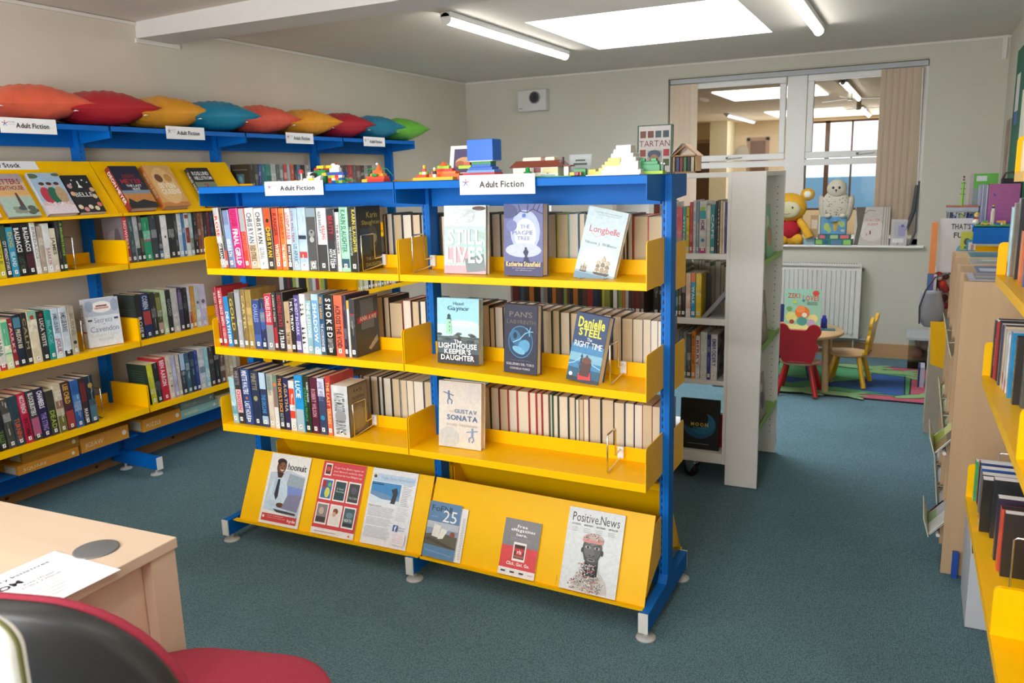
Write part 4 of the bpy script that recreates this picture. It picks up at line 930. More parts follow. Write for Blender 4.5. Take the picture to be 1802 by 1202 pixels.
def cv_steel(a, d, h):
    a.rect(0, 0, d, h, '1c3c68'); a.rect(0, 0, d, h*.55, '3a80b0'); a.rect(0, h*.3, d, h*.42, '7cb0c8'); a.rect(0, 0, d, h*.2, '1c5878'); a.rect(0, 0, d, h*.07, '22303c')
    a.text('Danielle', d*.1, h*.8, d*.92, h*.95, 'e8dc3c'); a.text('STEEL', d*.16, h*.68, d*.86, h*.79, 'e8dc3c'); a.text('The', d*.44, h*.61, d*.6, h*.66, 'e8f0f4', 0); a.text('RIGHT TIME', d*.08, h*.51, d*.94, h*.6, 'eef4f8', 0)
    for x in (.34, .5): a.rect(d*x, h*.2, d*(x+.07), h*.38, '28384c'); a.poly([(d*x,h*.38),(d*(x+.07),h*.38),(d*(x+.035),h*.42)], '28384c')
    a.line([(0,h*.24),(d*.16,h*.27),(d*.36,h*.36)], .003, '9ccce0'); a.line([(d*.55,h*.36),(d*.76,h*.28),(d,h*.24)], .003, '9ccce0'); a.rect(d*.3, h*.25, d*.62, h*.28, '3c506c')
    a.poly([(d*.36,h*.03),(d*.76,h*.06),(d*.72,h*.17),(d*.34,h*.13)], 'c23438'); a.poly([(d*.38,h*.1),(d*.68,h*.1),(d*.7,h*.3),(d*.62,h*.36),(d*.48,h*.36),(d*.4,h*.28)], '4c2c28'); a.ell(d*.55, h*.33, d*.13, h*.05, '6c3c30')
    a.ell(d*.12, h*.1, d*.06, h*.03, 'd8dce0')
def fig(a, x, y, s, flip, m):
    a.ell(x, y+1.0*s, .09*s, .11*s, m); a.line([(x, y+.9*s), (x+.02*s*flip, y+.5*s)], .17*s, m); a.line([(x-.5*s, y+.86*s+.1*s*flip), (x+.45*s, y+.82*s-.1*s*flip)], .08*s, m)
    a.line([(x, y+.5*s), (x-.12*s*flip, y+.22*s), (x-.05*s, y)], .09*s, m); a.line([(x+.02*s, y+.5*s), (x+.3*s*flip, y+.3*s), (x+.25*s*flip, y+.02*s)], .09*s, m)
def cv_gust(a, d, h):
    a.rect(0, 0, d, h, 'dcd3c8'); a.ell(d*.82, h*.84, d*.17, h*.15, 'd6cfc8'); a.ell(d*.25, h*.14, d*.24, h*.17, 'c8c8c4'); fig(a, d*.24, h*.65, h*.19, 1, '5a7098'); fig(a, d*.8, h*.1, h*.2, -1, '8098b8')
    a.text('THE', d*.24, h*.535, d*.36, h*.565, 'c0b8b0', 0); a.text('GUSTAV', d*.38, h*.53, d*.9, h*.59, '7484a0'); a.text('SONATA', d*.2, h*.42, d*.92, h*.5, '5a7098'); a.text('ROSE TREMAIN', d*.2, h*.33, d*.9, h*.37, 'c4b8ac', 0)
def cv_karin(a, d, h):
    a.rect(0, 0, d, h, '2b2c26'); a.rect(0, 0, d, h*.12, '36382e'); a.ell(d*.62, h*.5, d*.22, h*.2, '4a4c40'); a.rect(d*.12, h*.25, d*.5, h*.66, '2c4650')
    a.text('Karin', d*.42, h*.82, d*.86, h*.92, 'c8b84c', 0); a.text('Slaughter', d*.2, h*.7, d*.98, h*.79, 'c8b84c', 0); a.ell(d*.72, h*.5, d*.08, h*.07, '9ca498'); a.text('THE GOOD', d*.3, h*.16, d*.94, h*.21, 'a8a894', 0); a.text('DAUGHTER', d*.3, h*.06, d*.96, h*.12, 'c4bc84', 0)
def cv_void(a, d, h):
    a.rect(0, 0, d, h, '43464a'); a.rect(d*.25, h*.45, d*.8, h*.96, '6c7276'); a.poly([(d*.1,h*.66),(d*.96,h*.72),(d*.96,h*.62),(d*.1,h*.56)], 'b8343c'); a.poly([(d*.5,h*.1),(d*.9,h*.3),(d*.94,h*.2),(d*.6,h*.06)], 'a8a8a4'); a.text('ANN AWE', d*.2, h*.6, d*.9, h*.68, 'f0dcdc')
def cv_mosse(a, d, h):
    a.rect(0, 0, d, h, '5a4c3c'); a.rect(d*.05, h*.03, d*.95, h*.97, '8c7c5c'); a.ell(d*.5, h*.3, d*.38, h*.24, 'a89870'); a.text('KATE', d*.3, h*.84, d*.7, h*.9, '4a3c2c'); a.text('THE BURNING', d*.18, h*.7, d*.82, h*.76, '4a3c2c', 0); a.text('CHAMBERS', d*.2, h*.6, d*.8, h*.66, '4a3c2c', 0)
    for z in (.1,.5,.94): a.line([(d*.06,h*z),(d*.94,h*z)], .001, '3c3024')
def wordy(word, col, bg, bands=()):
    def f(a, d, h):
        a.rect(0, 0, d, h, bg)
        for z0, z1, c in bands: a.rect(0, h*z0, d, h*z1, c)
        a.text(word, d*.12, h*.42, d*.88, h*.54, col)
    return f
BACKS = {'swirl': lambda a, d, h: (a.rect(0,0,d,h,'7a7278'), a.ell(d*.5,h*.2,d*.4,h*.5,'8c8488'), a.ell(d*.7,h*.25,d*.2,h*.5,'5c565c')),
 'dark': lambda a, d, h: (a.rect(0,0,d,h,'2c3838'), [a.rect(d*.15,h*(.3+.05*k),d*.85,h*(.315+.05*k),'4c5858') for k in range(8)]),
 'green': lambda a, d, h: (a.rect(0,0,d,h,'24382c'), [a.rect(d*.18,h*(.4+.06*k),d*.82,h*(.412+.06*k),'4c6454') for k in range(8)]),
 'cup': lambda a, d, h: (a.rect(0,0,d,h,'3a322a'), a.rect(d*.3,h*.35,d*.7,h*.75,'4c7888'), a.ell(d*.5,h*.56,d*.12,h*.14,'7ca8b8'), a.rect(d*.1,h*.85,d*.9,h*.87,'7a6a58')),
 'brown': lambda a, d, h: (a.rect(0,0,d,h,'5c4638'), a.rect(d*.1,h*.3,d*.9,h*.7,'4a382e'))}

ROWLOC = {'ISL1': ('island rack, top shelf, first bay', 'books on the island rack, facing the desk'), 'ISL2': ('island rack, middle shelf, first bay', 'books on the island rack, facing the desk'), 'ISL3': ('island rack, bottom shelf, first bay', 'books on the island rack, facing the desk'),
 'ISB1L': ('first bay, island rear top shelf', 0), 'ISB1R': ('second bay, island rear top shelf', 0), 'ISB2L': ('first bay, island rear middle shelf', 0), 'ISB2R': ('second bay, island rear middle shelf', 0), 'ISB3L': ('first bay, island rear bottom shelf', 0), 'ISB3R': ('second bay, island rear bottom shelf', 0),
 'WA0': ('wall rack upper shelf, bay nearest desk', 1), 'WB0': ('wall rack middle shelf, bay nearest desk', 1), 'WC0': ('wall rack bottom shelf, bay nearest desk', 1), 'WA1': ('wall rack upper shelf, second bay', 1), 'WB1': ('wall rack middle shelf, second bay', 1), 'WC1': ('wall rack bottom shelf, second bay', 1), 'WT2': ('wall rack top shelf, third bay', 1), 'WT3': ('wall rack top shelf, fourth bay', 1),
 'WH1': ('white bookcase top shelf', 2), 'WH2': ('white bookcase second shelf', 2), 'WH3': ('white bookcase third shelf', 2)}
GRP = {0: 'books on the rear side of the island rack', 1: 'books on the wall rack', 2: 'books on the white bookcase'}
def look(c, sp):
    n = cname(c); ex = [cname(s[3]) for s in sp if s[0] == 'R' and cname(s[3]) != n]
    return n + ('-and-' + ex[0] if ex else '')
def row(key, base, mk, depth, front_last=None, pages_out=False):
    loc, g = ROWLOC[key]; g = GRP.get(g, g); R_ = list(ROWS[key])
    if key == 'WA1': R_ = [(.228+(q[0]-.1985)*.953, q[1]*.953)+tuple(q[2:]) for q in R_]
    if pages_out:
        R2 = []
        for q in R_:
            a0, a1 = q[0], q[0]+q[1]
            for px in XS:
                lo, hi = px-.013, px+.021
                if a0 < hi and a1 > lo:
                    if (a0+a1)/2 < (lo+hi)/2: a1 = min(a1, lo)
                    else: a0 = max(a0, hi)
            if a1-a0 > .008: R2.append((a0, a1-a0)+tuple(q[2:]))
        R_ = R2
    for i, (pos, wd, h, c, sp, ln, bk) in enumerate(R_):
        d = depth if h > .215 else depth*.86
        if h < .2: d = depth*.82
        lab = (look(c, sp) + (' cover, pages outward, ' if pages_out else ' spine, ')) + ORD[i] + ' along, ' + loc
        fr = front_last if i == len(R_)-1 else None
        w = max(.007, wd-.0015)
        if pages_out:
            mtx = mk(pos + w, base, ln, d)
        else: mtx = mk(pos + .0007, base, ln, d)
        book('book', lab, mtx, w, h, d, c, sp, front=fr, back=BACKS.get(bk), sticker=not pages_out, group=g)
row('ISL1', None, lambda p, z, ln, d: place((p, -.190+offy(p), deckz(p, 1)+.0005), 0, ln), .150, cv_karin)
row('ISL2', None, lambda p, z, ln, d: place((p, -.190+offy(p), deckz(p, 2)+.0005), 0, ln), .150, cv_void)
row('ISL3', None, lambda p, z, ln, d: place((p, -.190+offy(p), deckz(p, 3)+.0005), 0, ln), .150, cv_mosse)
for k, lv in (('ISB1L', 1), ('ISB1R', 1), ('ISB2L', 2), ('ISB2R', 2), ('ISB3L', 3), ('ISB3R', 3)):
    row(k, None, lambda p, z, ln, d, lv=lv: place((p, .033+d+offy(p), deckz(p, lv, .038)+.0005), 180), .150, None, True)
# a few lying or stepped books further along the rear shelves
FO = 'books standing face-out on the island rack'
def face_out(label, x, lv, w, h, wd, col, fn, lean=6, roll=0, dy=.0, turn=0, sp=()):
    z = deckz(x, lv); m = place((x, -.125+dy+offy(x), z+.0008), -90+turn, lean, roll)
    book('book', label, m, w, h, wd, col, sp, front=fn, sticker=False, group=FO)
face_out('pale face-out book with large white title letters on upper shelf', .150, 1, .026, .234, .165, 'dfe6e8', cv_still, 4, dy=-.01, sp=(('R',0,1,'2c2c30'),))
face_out('blue-violet face-out book with woman in moonlight on upper shelf', .397, 1, .048, .236, .142, '3c3a60', cv_magpie, 3, dy=.0)
face_out('pale blue face-out book with sailing ships, tilted on upper shelf', .642, 1, .022, .232, .136, 'dfe8ec', cv_long, 9, 11, dy=-.005)
face_out('sky blue face-out book with white lighthouse on middle shelf', .097, 2, .03, .236, .171, '8cb4c4', cv_light, 4, dy=.005)
face_out('dark face-out book with blue round emblem on middle shelf', .384, 2, .03, .236, .135, '2c2e3c', cv_pan, 4, 0, dy=-.01, turn=-8)
face_out('blue face-out paperback with yellow author lettering, tilted on middle shelf', .625, 2, .042, .226, .118, '1c3c68', cv_steel, 9, 7, dy=-.01, turn=-6)
face_out('cream face-out book with two skating figures on bottom shelf', .083, 3, .032, .246, .178, 'e4dcd0', cv_gust, 5, dy=.01)

# clear acrylic easel under the ship book
b = MB(Matrix.Translation((.72, -.13+offy(.72), deckz(.72,1)))); b.tube([(-.04,-.05,.012), (-.04,-.055,.002), (-.04,.03,.002), (-.02,.06,.09), (.02,.06,.09), (.04,.03,.002), (.04,-.055,.002), (.04,-.05,.012)], .0014, CLEAR, 6)
b.build('book_easel', label='clear wire easel under the ship book', cat='easel')

# shelf signs ----------------------------------------------------
def logo(a, x, y, s):
    for k, c in enumerate(('c8384c', '2a4c9c', '3c3c9c', '2a8cc4', 'd04860')):
        q = R(90 + 72*k); a.line([(x, y), (x+s*math.cos(q), y+s*math.sin(q))], s*.22, c)
    a.text('hyde', x+s*1.2, y+s*.2, x+s*3.4, y+s*.8, '8a94b4', 0); a.rect(x+s*1.2, y-s*.3, x+s*3.4, y-s*.2, 'b4bac8')
def sign(label, O, U, N, w, h, text='Adult Fiction', lg=True, V=(0,0,1)):
    O = Vector(O); U = Vector(U).normalized(); V = Vector(V).normalized(); N = Vector(N).normalized(); b = MB()
    p = [O, O+U*w, O+U*w+V*h, O+V*h]; b.prism([q - N*.0012 for q in p], N*.0012, M('f6f6f8', .35, coat=.2, var=0))
    a = Art(b, O, U, V, N)
    if lg: logo(a, w*.085, h*.62, h*.2); a.text(text, w*.27, h*.36, w*.86, h*.68, '2c2c30')
    else: a.text(text, w*.1, h*.25, w*.68, h*.8, '2c2c30')
    return b.build('shelf_sign', label=label, cat='sign', group='printed signs clipped to shelf edges')
sign('white Adult Fiction sign on island rack edge in front of small bridge toy', (-.577, -.2265, 1.447), (1,0,0), (0,-1,0), .275, .052)
sign('white Adult Fiction sign on island rack edge below the blue block toy', (.272, -.2385, 1.437), (1,-.03,0), (0,-1,0), .276, .063)
# ------------------------------------------------------------ rack along the left wall
YP = [-1.62, -.70, .22, 1.137, 2.055, 2.965]; WX = -2.235
t = WR = thing('wall_shelving_rack', 'long blue and yellow steel book rack along the cream wall, cushions on top', 'shelving')
PX = -2.17
for y in YP:
    b = MB(); b.box((WX, y-.016, .06), (PX, y+.016, 1.79), BLU())
    a = Art(b, (PX, y-.016, 0), (0,1,0), (0,0,1), (1,0,0)); sl = M('0a1830', .7, var=0)
    for k in range(60): z = .13+k*.0275; a.k = 0; a.rect(.007, z, .0105, z+.014, sl)
    b.build('post', t)
    b = MB(); b.prism([(WX+.01, y-.017, .04), (WX+.01, y-.017, .11), (-1.875, y-.017, .097), (-1.875, y-.017, .032)], (0, .034, 0), BLU()); f = b.build('foot', t); bevel(f, .002)
    b = MB(); b.box((-1.876, y-.0175, .031), (-1.871, y+.0175, .098), WHT()); b.build('end_cap', f)
    for x in (-1.905, -2.14):
        b = MB(); b.lathe([(0,0),(.032,0),(.03,.006),(.009,.010),(.006,.012),(.006,.036),(0,.036)], M('c4c6c4', .4, var=0), (x, y, 0), 20); b.build('levelling_disc', f)
def wplate(b, y, x0, x1, zb, zt):
    r = .010; b.prism([(x0, y-.0012, zb), (x1, y-.0012, zb), (x1, y-.0012, zt-r), (x1-r*.3, y-.0012, zt-r*.3), (x1-r, y-.0012, zt), (x0, y-.0012, zt)], (0, .0024, 0), YEL())
WLEV = {'A': (-1.926, 1.089), 'B': (-1.908, .692), 'C': (-1.900, .341), 'T': (-1.93, 1.352)}
for i in range(5):
    y0, y1 = YP[i]+.003, YP[i+1]-.003
    lv = ['A', 'B', 'C'] + (['T'] if i > 2 else [])
    for L in lv:
        lx, zb = WLEV[L]; zt = zb+.029
        b = MB(); b.box((lx-.002, y0, zb), (lx, y1, zt), YEL()); b.box((WX+.04, y0, zt-.003), (lx-.002, y1, zt), YEL()); b.box((WX+.04, y0, zt), (WX+.042, y1, zt+.055), YEL())
        s = b.build('shelf', t)
        for y in (y0+.001, y1-.001):
            b = MB(); wplate(b, y, WX+.03, lx, zb, zb+.146); b.build('end_plate', s)
    if i < 3:   # sloped face-out shelf
        b = MB()
        b.hexa([(-1.955, y0, 1.367), (-1.955, y1, 1.367), (-2.130, y1, 1.626), (-2.130, y0, 1.626), (-1.953, y0, 1.369), (-1.953, y1, 1.369), (-2.128, y1, 1.628), (-2.128, y0, 1.628)], YEL())
        b.box((-1.975, y0, 1.352), (-1.925, y1, 1.355), YEL()); b.box((-1.928, y0, 1.352), (-1.925, y1, 1.370), YEL()); b.box((-1.975, y0, 1.352), (-1.972, y1, 1.360), YEL())
        s = b.build('sloped_shelf', t)
        for y in (y0+.001, y1-.001):
            b = MB(); b.prism([(-1.935, y-.001, 1.352), (-2.2, y-.001, 1.352), (-2.2, y-.001, 1.626), (-2.130, y-.001, 1.626)], (0, .002, 0), YEL()); b.build('end_plate', s)
    # canopy, back rail, kick board
    cb = M('0058b8', .35, coat=.2, var=.03)
    b = MB(); b.box((-2.23, y0, 1.791), (-1.948, y1, 1.795), BLU()); b.box((-1.950, y0, 1.767), (-1.948, y1, 1.795), BLU()); c = b.build('canopy', t)
    for y in (y0, y1-.0024):
        b = MB(); b.prism([(-1.948, y, 1.735), (-1.948, y, 1.792), (-2.18, y, 1.792), (-2.18, y, 1.715)], (0, .0024, 0), BLU()); b.build('bracket', c)
    b = MB(); b.box((-2.215, y0+.014, 1.70), (-2.205, y1-.014, 1.79), BLU()); b.build('back_rail', t)
    b = MB(); b.box((-2.165, y0+.014, .085), (-2.155, y1-.014, .215), BLU()); b.box((-2.23, y0+.014, .212), (-1.99, y1-.014, .216), BLU()); b.build('base_tray', t)
mkW = lambda L, dx=0: (lambda p, z, ln, d: place((WLEV[L][0]-.018-dx, p, WLEV[L][1]+.0297), 90, ln))
row('WA0', None, mkW('A'), .150); row('WA1', None, mkW('A'), .150)
row('WB0', None, mkW('B'), .150); row('WB1', None, mkW('B'), .150)
row('WC0', None, mkW('C'), .150); row('WC1', None, mkW('C'), .150)
row('WT2', None, mkW('T', .04), .150); row('WT3', None, mkW('T', .04), .150)
# what the gaps of the island rack show of the far bays
def spines_far(name, y0, y1, L, lab):
    b = MB(); y = y0
    cs = ['2c3038','6c2c30','2c5c50','8c8c84','c8b040','3c3c44','a03038','d0ccc0','1c1c20','4c5c78','90a048','c8c8c8','5c4438']
    while y < y1:
        w = rnd.uniform(.02, .04); h = rnd.uniform(.2, .236); x = WLEV[L][0]-.02; z = WLEV[L][1]+.0297
        b.box((x-.15, y, z), (x, y+w-.001, z+h), M(rnd.choice(cs), .35, var=.03)); b.box((x, y+w*.25, z+.012), (x+.0006, y+w*.75, z+.03), M('f0f0ee', .5, var=0)); y += w
    b.build(name, label=lab, cat='books', kind='stuff')
spines_far('book_row', 1.18, 2.0, 'A', 'mixed book spines on far wall rack glimpsed through the island shelves, upper level')
spines_far('book_row', 1.18, 1.75, 'B', 'mixed book spines on far wall rack glimpsed through the island shelves, middle level')
spines_far('book_row', 2.09, 2.85, 'B', 'mixed book spines at the window end of wall rack, middle level')
spines_far('book_row', 1.25, 1.9, 'C', 'mixed book spines on far wall rack glimpsed through the island shelves, low level')

for y, L, d in ((-.058, 'A', 'upper shelf, desk end bay'), (-.070, 'B', 'middle shelf, beside the upright pale book'), (-.015, 'C', 'bottom shelf, desk end bay'), (.70, 'B', 'middle shelf, second bay'), (2.42, 'T', 'top shelf at the window end')):
    wire('wire_book_end', 'chrome wire book end on wall rack ' + d, Matrix.Translation((WX+.065, y, WLEV[L][1]+.029)) @ Matrix.Rotation(R(90), 4, 'Z'), .160, .15)

# face-out book standing on the middle wall shelf
def cv_cav(a, d, h):
    a.rect(0, 0, d, h, 'd9dde6'); a.rect(0, h*.64, d, h, 'b4bccc'); a.ell(d*.5, h*.82, d*.3, h*.12, 'eceae8'); a.ell(d*.14, h*.85, d*.12, h*.12, '98a4b8'); a.ell(d*.88, h*.84, d*.12, h*.13, '98a4b8'); a.rect(d*.3, h*.78, d*.7, h*.82, 'c89890'); a.rect(d*.34, h*.83, d*.66, h*.86, '8c3c44')
    a.text('Secrets', d*.24, h*.5, d*.76, h*.61, '7c84a0', 0); a.text('of', d*.46, h*.45, d*.54, h*.48, '7c84a0', 0); a.text('Cavendon', d*.1, h*.31, d*.92, h*.43, '7c84a0', 0); a.text('Barbara Taylor', d*.1, h*.2, d*.9, h*.27, 'c8ccb4', 0); a.text('Bradford', d*.3, h*.12, d*.7, h*.18, 'c8ccb4', 0)
    a.rect(d*.06, h*.54, d*.18, h*.58, '3c4050'); a.rect(d*.82, h*.54, d*.94, h*.58, '3c4050')
book('book', 'pale grey face-out book with country house picture on middle wall shelf', place((-2.026, -.005, WLEV['B'][1]+.0297), -14.6, 3), .048, .238, .166, 'e4e6ec', (('T', 'Secrets', '7c84a0', .5, .9), ('R', .3, .34, 'a8505c')), front=cv_cav, group='face-out books on the wall rack')
# books lying back on the sloped shelf
def cv_ph(kind):
    def f(a, d, h):
        if kind == 'light':
            a.rect(0,0,d,h,'c8b496'); a.rect(0,0,d,h*.45,'a8c0b4'); a.rect(0,h*.5,d,h*.6,'d8a868'); a.rect(0,h*.8,d,h,'a89aa0'); a.text('LETTERS', d*.12, h*.76, d*.88, h*.88, 'a03c34'); a.text('LIGHTHOUSE', d*.1, h*.62, d*.9, h*.72, 'a03c34')
            a.poly([(d*.5,h*.15),(d*.66,h*.15),(d*.6,h*.55),(d*.54,h*.55)], '5c4444'); [a.ell(d*rnd.uniform(.3,.9), h*rnd.uniform(.05,.2), d*.12, h*.05, rnd.choice(['5c6458','8c9484','4c5c5c'])) for _ in range(8)]
        elif kind == 'three':
            a.rect(0,0,d,h,'a4c0d8'); a.rect(0,0,d,h*.3,'d8b8c0'); a.ell(d*.1,h*.92,d*.2,h*.06,'5c6c50'); a.ell(d*.9,h*.95,d*.15,h*.04,'5c6c50')
            for x, c in ((.28,'b83c4c'),(.52,'2c6c54'),(.76,'b89c7c')): a.ell(d*x,h*.45,d*.18,h*.2,c); a.ell(d*x,h*.7,d*.08,h*.06,'d8b0a0'); a.ell(d*x,h*.73,d*.09,h*.04,'4c342c')
            a.rect(0,0,d,h*.2,'e0d4dc'); a.text('THE GIRLS', d*.15, h*.2, d*.85, h*.28, 'f8f4f4', 0)
        elif kind == 'belle':
            a.rect(0,0,d,h,'26282c'); a.text('BELLE', d*.16, h*.42, d*.84, h*.54, 'ececec', 0); a.poly([(d*.42,h*.66),(d*.6,h*.66),(d*.52,h*.74),(d*.53,h*.84),(d*.47,h*.84),(d*.48,h*.74)], 'f0f0ec')
            for x, y, c in ((.12,.15,'e0d0b0'),(.3,.08,'e09098'),(.5,.14,'e8dcb8'),(.72,.1,'e8d8b0'),(.88,.2,'d87878'),(.1,.5,'d8b088'),(.9,.6,'d8b088'),(.12,.7,'c8a0a0'),(.88,.42,'e0c8a0')): a.ell(d*x,h*y,d*.09,h*.06,c)
            for x, y in ((.3,.86),(.7,.86),(.2,.76),(.85,.8)): a.ell(d*x,h*y,d*.03,h*.02,'f0f0e0')
        elif kind == 'meyer':
            a.rect(0,0,d,h,'2a2c40'); a.rect(0,0,d,h*.36,'c88848'); a.rect(0,h*.34,d,h*.42,'8898a8'); a.poly([(0,0),(d,0),(d,h*.12),(d*.6,h*.2),(d*.3,h*.14),(d*.1,h*.24),(0,h*.1)], '2c2c2c'); a.text('DEON', d*.3, h*.72, d*.72, h*.8, '8c2c34'); a.text('MEYER', d*.14, h*.58, d*.9, h*.69, 'a83038'); a.text('THE LAST', d*.26, h*.5, d*.8, h*.555, 'e8e8e8'); a.text('HUNT', d*.42, h*.42, d*.7, h*.48, 'e8e8e8')
        elif kind == 'seven':
            a.rect(0,0,d,h,'d8a864'); a.rect(0,0,d,h*.1,'c88040'); a.ell(d*.5,h*.5,d*.44,h*.44,'e4bc80'); a.ell(d*.35,h*.68,d*.14,h*.1,'7c4c3c'); a.ell(d*.7,h*.68,d*.14,h*.1,'c89050'); a.text('SEVEN', d*.2, h*.44, d*.8, h*.56, 'f4ecd8'); a.text('QUEENS', d*.2, h*.3, d*.9, h*.42, 'f4ecd8')
        elif kind == 'hours':
            a.rect(0,0,d,h,'7c8868'); a.rect(0,h*.62,d,h,'2c2c2c'); a.text('ROSLUND', d*.1, h*.8, d*.9, h*.9, 'e8e8e8'); a.text('HELLSTROM', d*.1, h*.68, d*.94, h*.77, 'e8e8e8'); a.text('3', d*.4, h*.42, d*.6, h*.58, 'a03868'); a.text('HOURS', d*.14, h*.22, d*.9, h*.36, 'd8c8b8')
        else:
            a.rect(0,0,d,h,'d8c0c4'); a.rect(0,h*.3,d,h*.34,'b88890')
    return f
for kd, y, w_, h_, th, c, sc, lab in (('light', -.347, .150, .226, .022, 'a89890', (), 'face-out book with lighthouse on sandy cover, sloped shelf'), ('three', -.165, .152, .226, .030, 'b8bcc4', (), 'face-out book with three women embracing, sloped shelf'), ('belle', -.003, .138, .212, .028, '26282c', (), 'black face-out book ringed with flowers, sloped shelf'),
    ('meyer', .272, .168, .256, .045, '8c2c34', (('T', 'DEON MEYER', 'f0e8e8', .15, .9),), 'thick navy face-out book with red spine, sloped shelf'), ('seven', .480, .172, .262, .045, 'c87848', (('T', 'SEVEN QUEENS', 'e8d8b8', .25, .85),), 'thick golden face-out book, sloped shelf'), ('hours', .778, .150, .250, .035, '3c3c38', (('T', 'THREE HOURS', 'dcdcdc', .3, .9),), 'face-out book with pink numeral on green cover, behind the island top'), ('plain', -.53, .15, .23, .025, 'c8b0b8', (), 'pinkish face-out book cut by the picture edge, sloped shelf')):
    m = Matrix.Translation((-1.951, y, 1.3705)) @ Matrix.Rotation(R(-33.6), 4, 'Y') @ Matrix.Translation((-.0, 0, .0))
    book('book', lab, m, th*.8, h_, w_, c, sc, front=cv_ph(kd), sticker=False, group='face-out books on the sloped wall shelf')
sign('white sign ending in Stock on the yellow sloped shelf', (-2.1, -.33, 1.589), (0,1,0), (.828,0,.56), .262, .046, 'New Stock', False, V=(-.56,0,.828))
for y, d in ((-.326, 'at the desk end, below orange cushion'), (.556, 'below the blue cushion, behind the island end'), (1.478, 'below the second yellow cushion'), (2.287, 'at the window end, below the teal cushion')):
    sign('white Adult Fiction sign on wall rack ' + d, (-1.943, y, 1.741), (0,1,0), (1,0,0), .262, .066)

# cushions
def cushion(name, label, c, col, L=.50, W=.36, T=.165, rz=0, tilt=0):
    N = 34; vs = []; fs = []; rg = random.Random(int(c[1]*1000))
    ph = [rg.uniform(0, 6) for _ in range(6)]
    for side in (1, -1):
        for i in range(N+1):
            for j in range(N+1):
                u, v = i/N*2-1, j/N*2-1
                e = (1-abs(u)**2.1)**.72*(1-abs(v)**2.2)**.62 if abs(u) < 1 and abs(v) < 1 else 0
                x = v*W/2*(1-.16*(1-v*v)*0 - .10*(1-abs(u))*abs(v)*0 - .06*(1-u*u)*abs(v)**3); y = u*L/2*(1-.035*(1-v*v)*abs(u)**3)
                wr = .0035*math.sin(9*u+5*v+ph[0])*math.sin(3*v+ph[1]) + .004*math.sin(22*v*u+7*u+ph[2])*(abs(u)**1.5) + .0025*math.sin(31*u+12*v+ph[3])
                z = side*(T/2*e + wr*e)
                if side < 0: z = max(z*.9, -T*.44)
                vs.append((x, y, z))
    K = (N+1)**2
    for s in (0, 1):
        for i in range(N):
            for j in range(N):
                q = (s*K+i*(N+1)+j, s*K+i*(N+1)+j+1, s*K+(i+1)*(N+1)+j+1, s*K+(i+1)*(N+1)+j); fs.append(q if s else q[::-1])
    b = MB(Matrix.Translation(c) @ Matrix.Rotation(R(rz), 4, 'Z') @ Matrix.Rotation(R(tilt), 4, 'X'))
    b.add(vs, fs, M(col, .42, var=.07, scale=18, bump=.25), True)
    o = b.build(name, label=label, cat='cushion', group='bright floor cushions on top of the wall rack')
    b = MB(b.M); b.box((W*.40, -L*.46, -.012), (W*.46, -L*.43, .006), 'e8e8e0'); b.build('tag', o)
    return o
CU = [(-.10, 'e8674a', 'orange-coral cushion nearest the desk end'), (.27, 'b8202c', 'dark red cushion between coral and yellow cushions at desk end'), (.645, 'eda32a', 'yellow cushion above the bare sign bay, beside the first blue cushion'), (1.005, '1688ae', 'blue cushion between the yellow one and second coral one'),
      (1.375, 'e4604a', 'coral cushion in the middle, beside the blue cushion'), (1.785, 'e89c28', 'second yellow cushion, above the third sign'), (2.18, 'b01e30', 'small red cushion between yellow and teal cushions'), (2.56, '147ea0', 'teal blue cushion next to the green one'), (2.93, '6cbc3c', 'lime green cushion at the window end')]
for k, (y, c, l) in enumerate(CU): cushion('floor_cushion', l, (-2.07+(.004 if k % 2 else -.004), y, 1.877), c, .505, .31, .186, rnd.uniform(-3, 3), 3.5)

# board-game boxes under the lowest wall shelf
def gbox(label, x0, y0, y1, z0, z1, c, strip=None, txt=None, dx=.2):
    b = MB(); m = M(c, .4, coat=.2, var=.05); b.box((x0-dx, y0, z0), (x0, y1, z1), m)
    a = Art(b, (x0, y0, z0), (0,1,0), (0,0,1), (1,0,0)); L, H = y1-y0, z1-z0
    if strip: a.rect(0, 0, L, H*.3, strip)
    if txt: a.text(txt, L*.08, H*.3, L*.45, H*.62, 'f0e0b8', 0)
    a.ell(L*.9, H*.5, H*.18, H*.18, 'f4ead0')
    a2 = Art(b, (x0, y0, z0), (-1,0,0), (0,0,1), (0,-1,0)); a2.rect(dx*.1, H*.1, dx*.5, H*.8, 'c8c8b8')
    o = b.build('game_box', label=label, cat='box', group='flat boxes under the wall rack'); bevel(o, .002)
gbox('orange flat box below another yellow one, under desk-end bay', -1.975, -.455, -.15, .2165, .262, 'd8922c', txt='SQUARE')
gbox('yellow-brown flat box with landscape strip, topmost of its stack', -1.985, -.42, -.135, .2625, .318, 'c88c1c', 'a87818')
gbox('orange flat box beside the rack foot, in front of stacked ones', -1.985, -.13, .145, .2165, .29, 'dc9630', txt='JIGSAW')
gbox('orange flat box just past the rack foot', -1.985, .235, .485, .2165, .285, 'dc9628', txt='PUZZLE')
gbox('pale teal box with small dark writing, below a grey one', -1.985, .487, .757, .2165, .268, '9cc4bc', '7cb0b4', 'WINTER')
gbox('grey-blue box lying on the pale teal box', -1.995, .50, .74, .2685, .308, '90a0a4', txt='VINTAGE')
gbox('cream box half hidden by the island shelf', -1.985, .762, 1.0, .2165, .285, 'd8c89c')

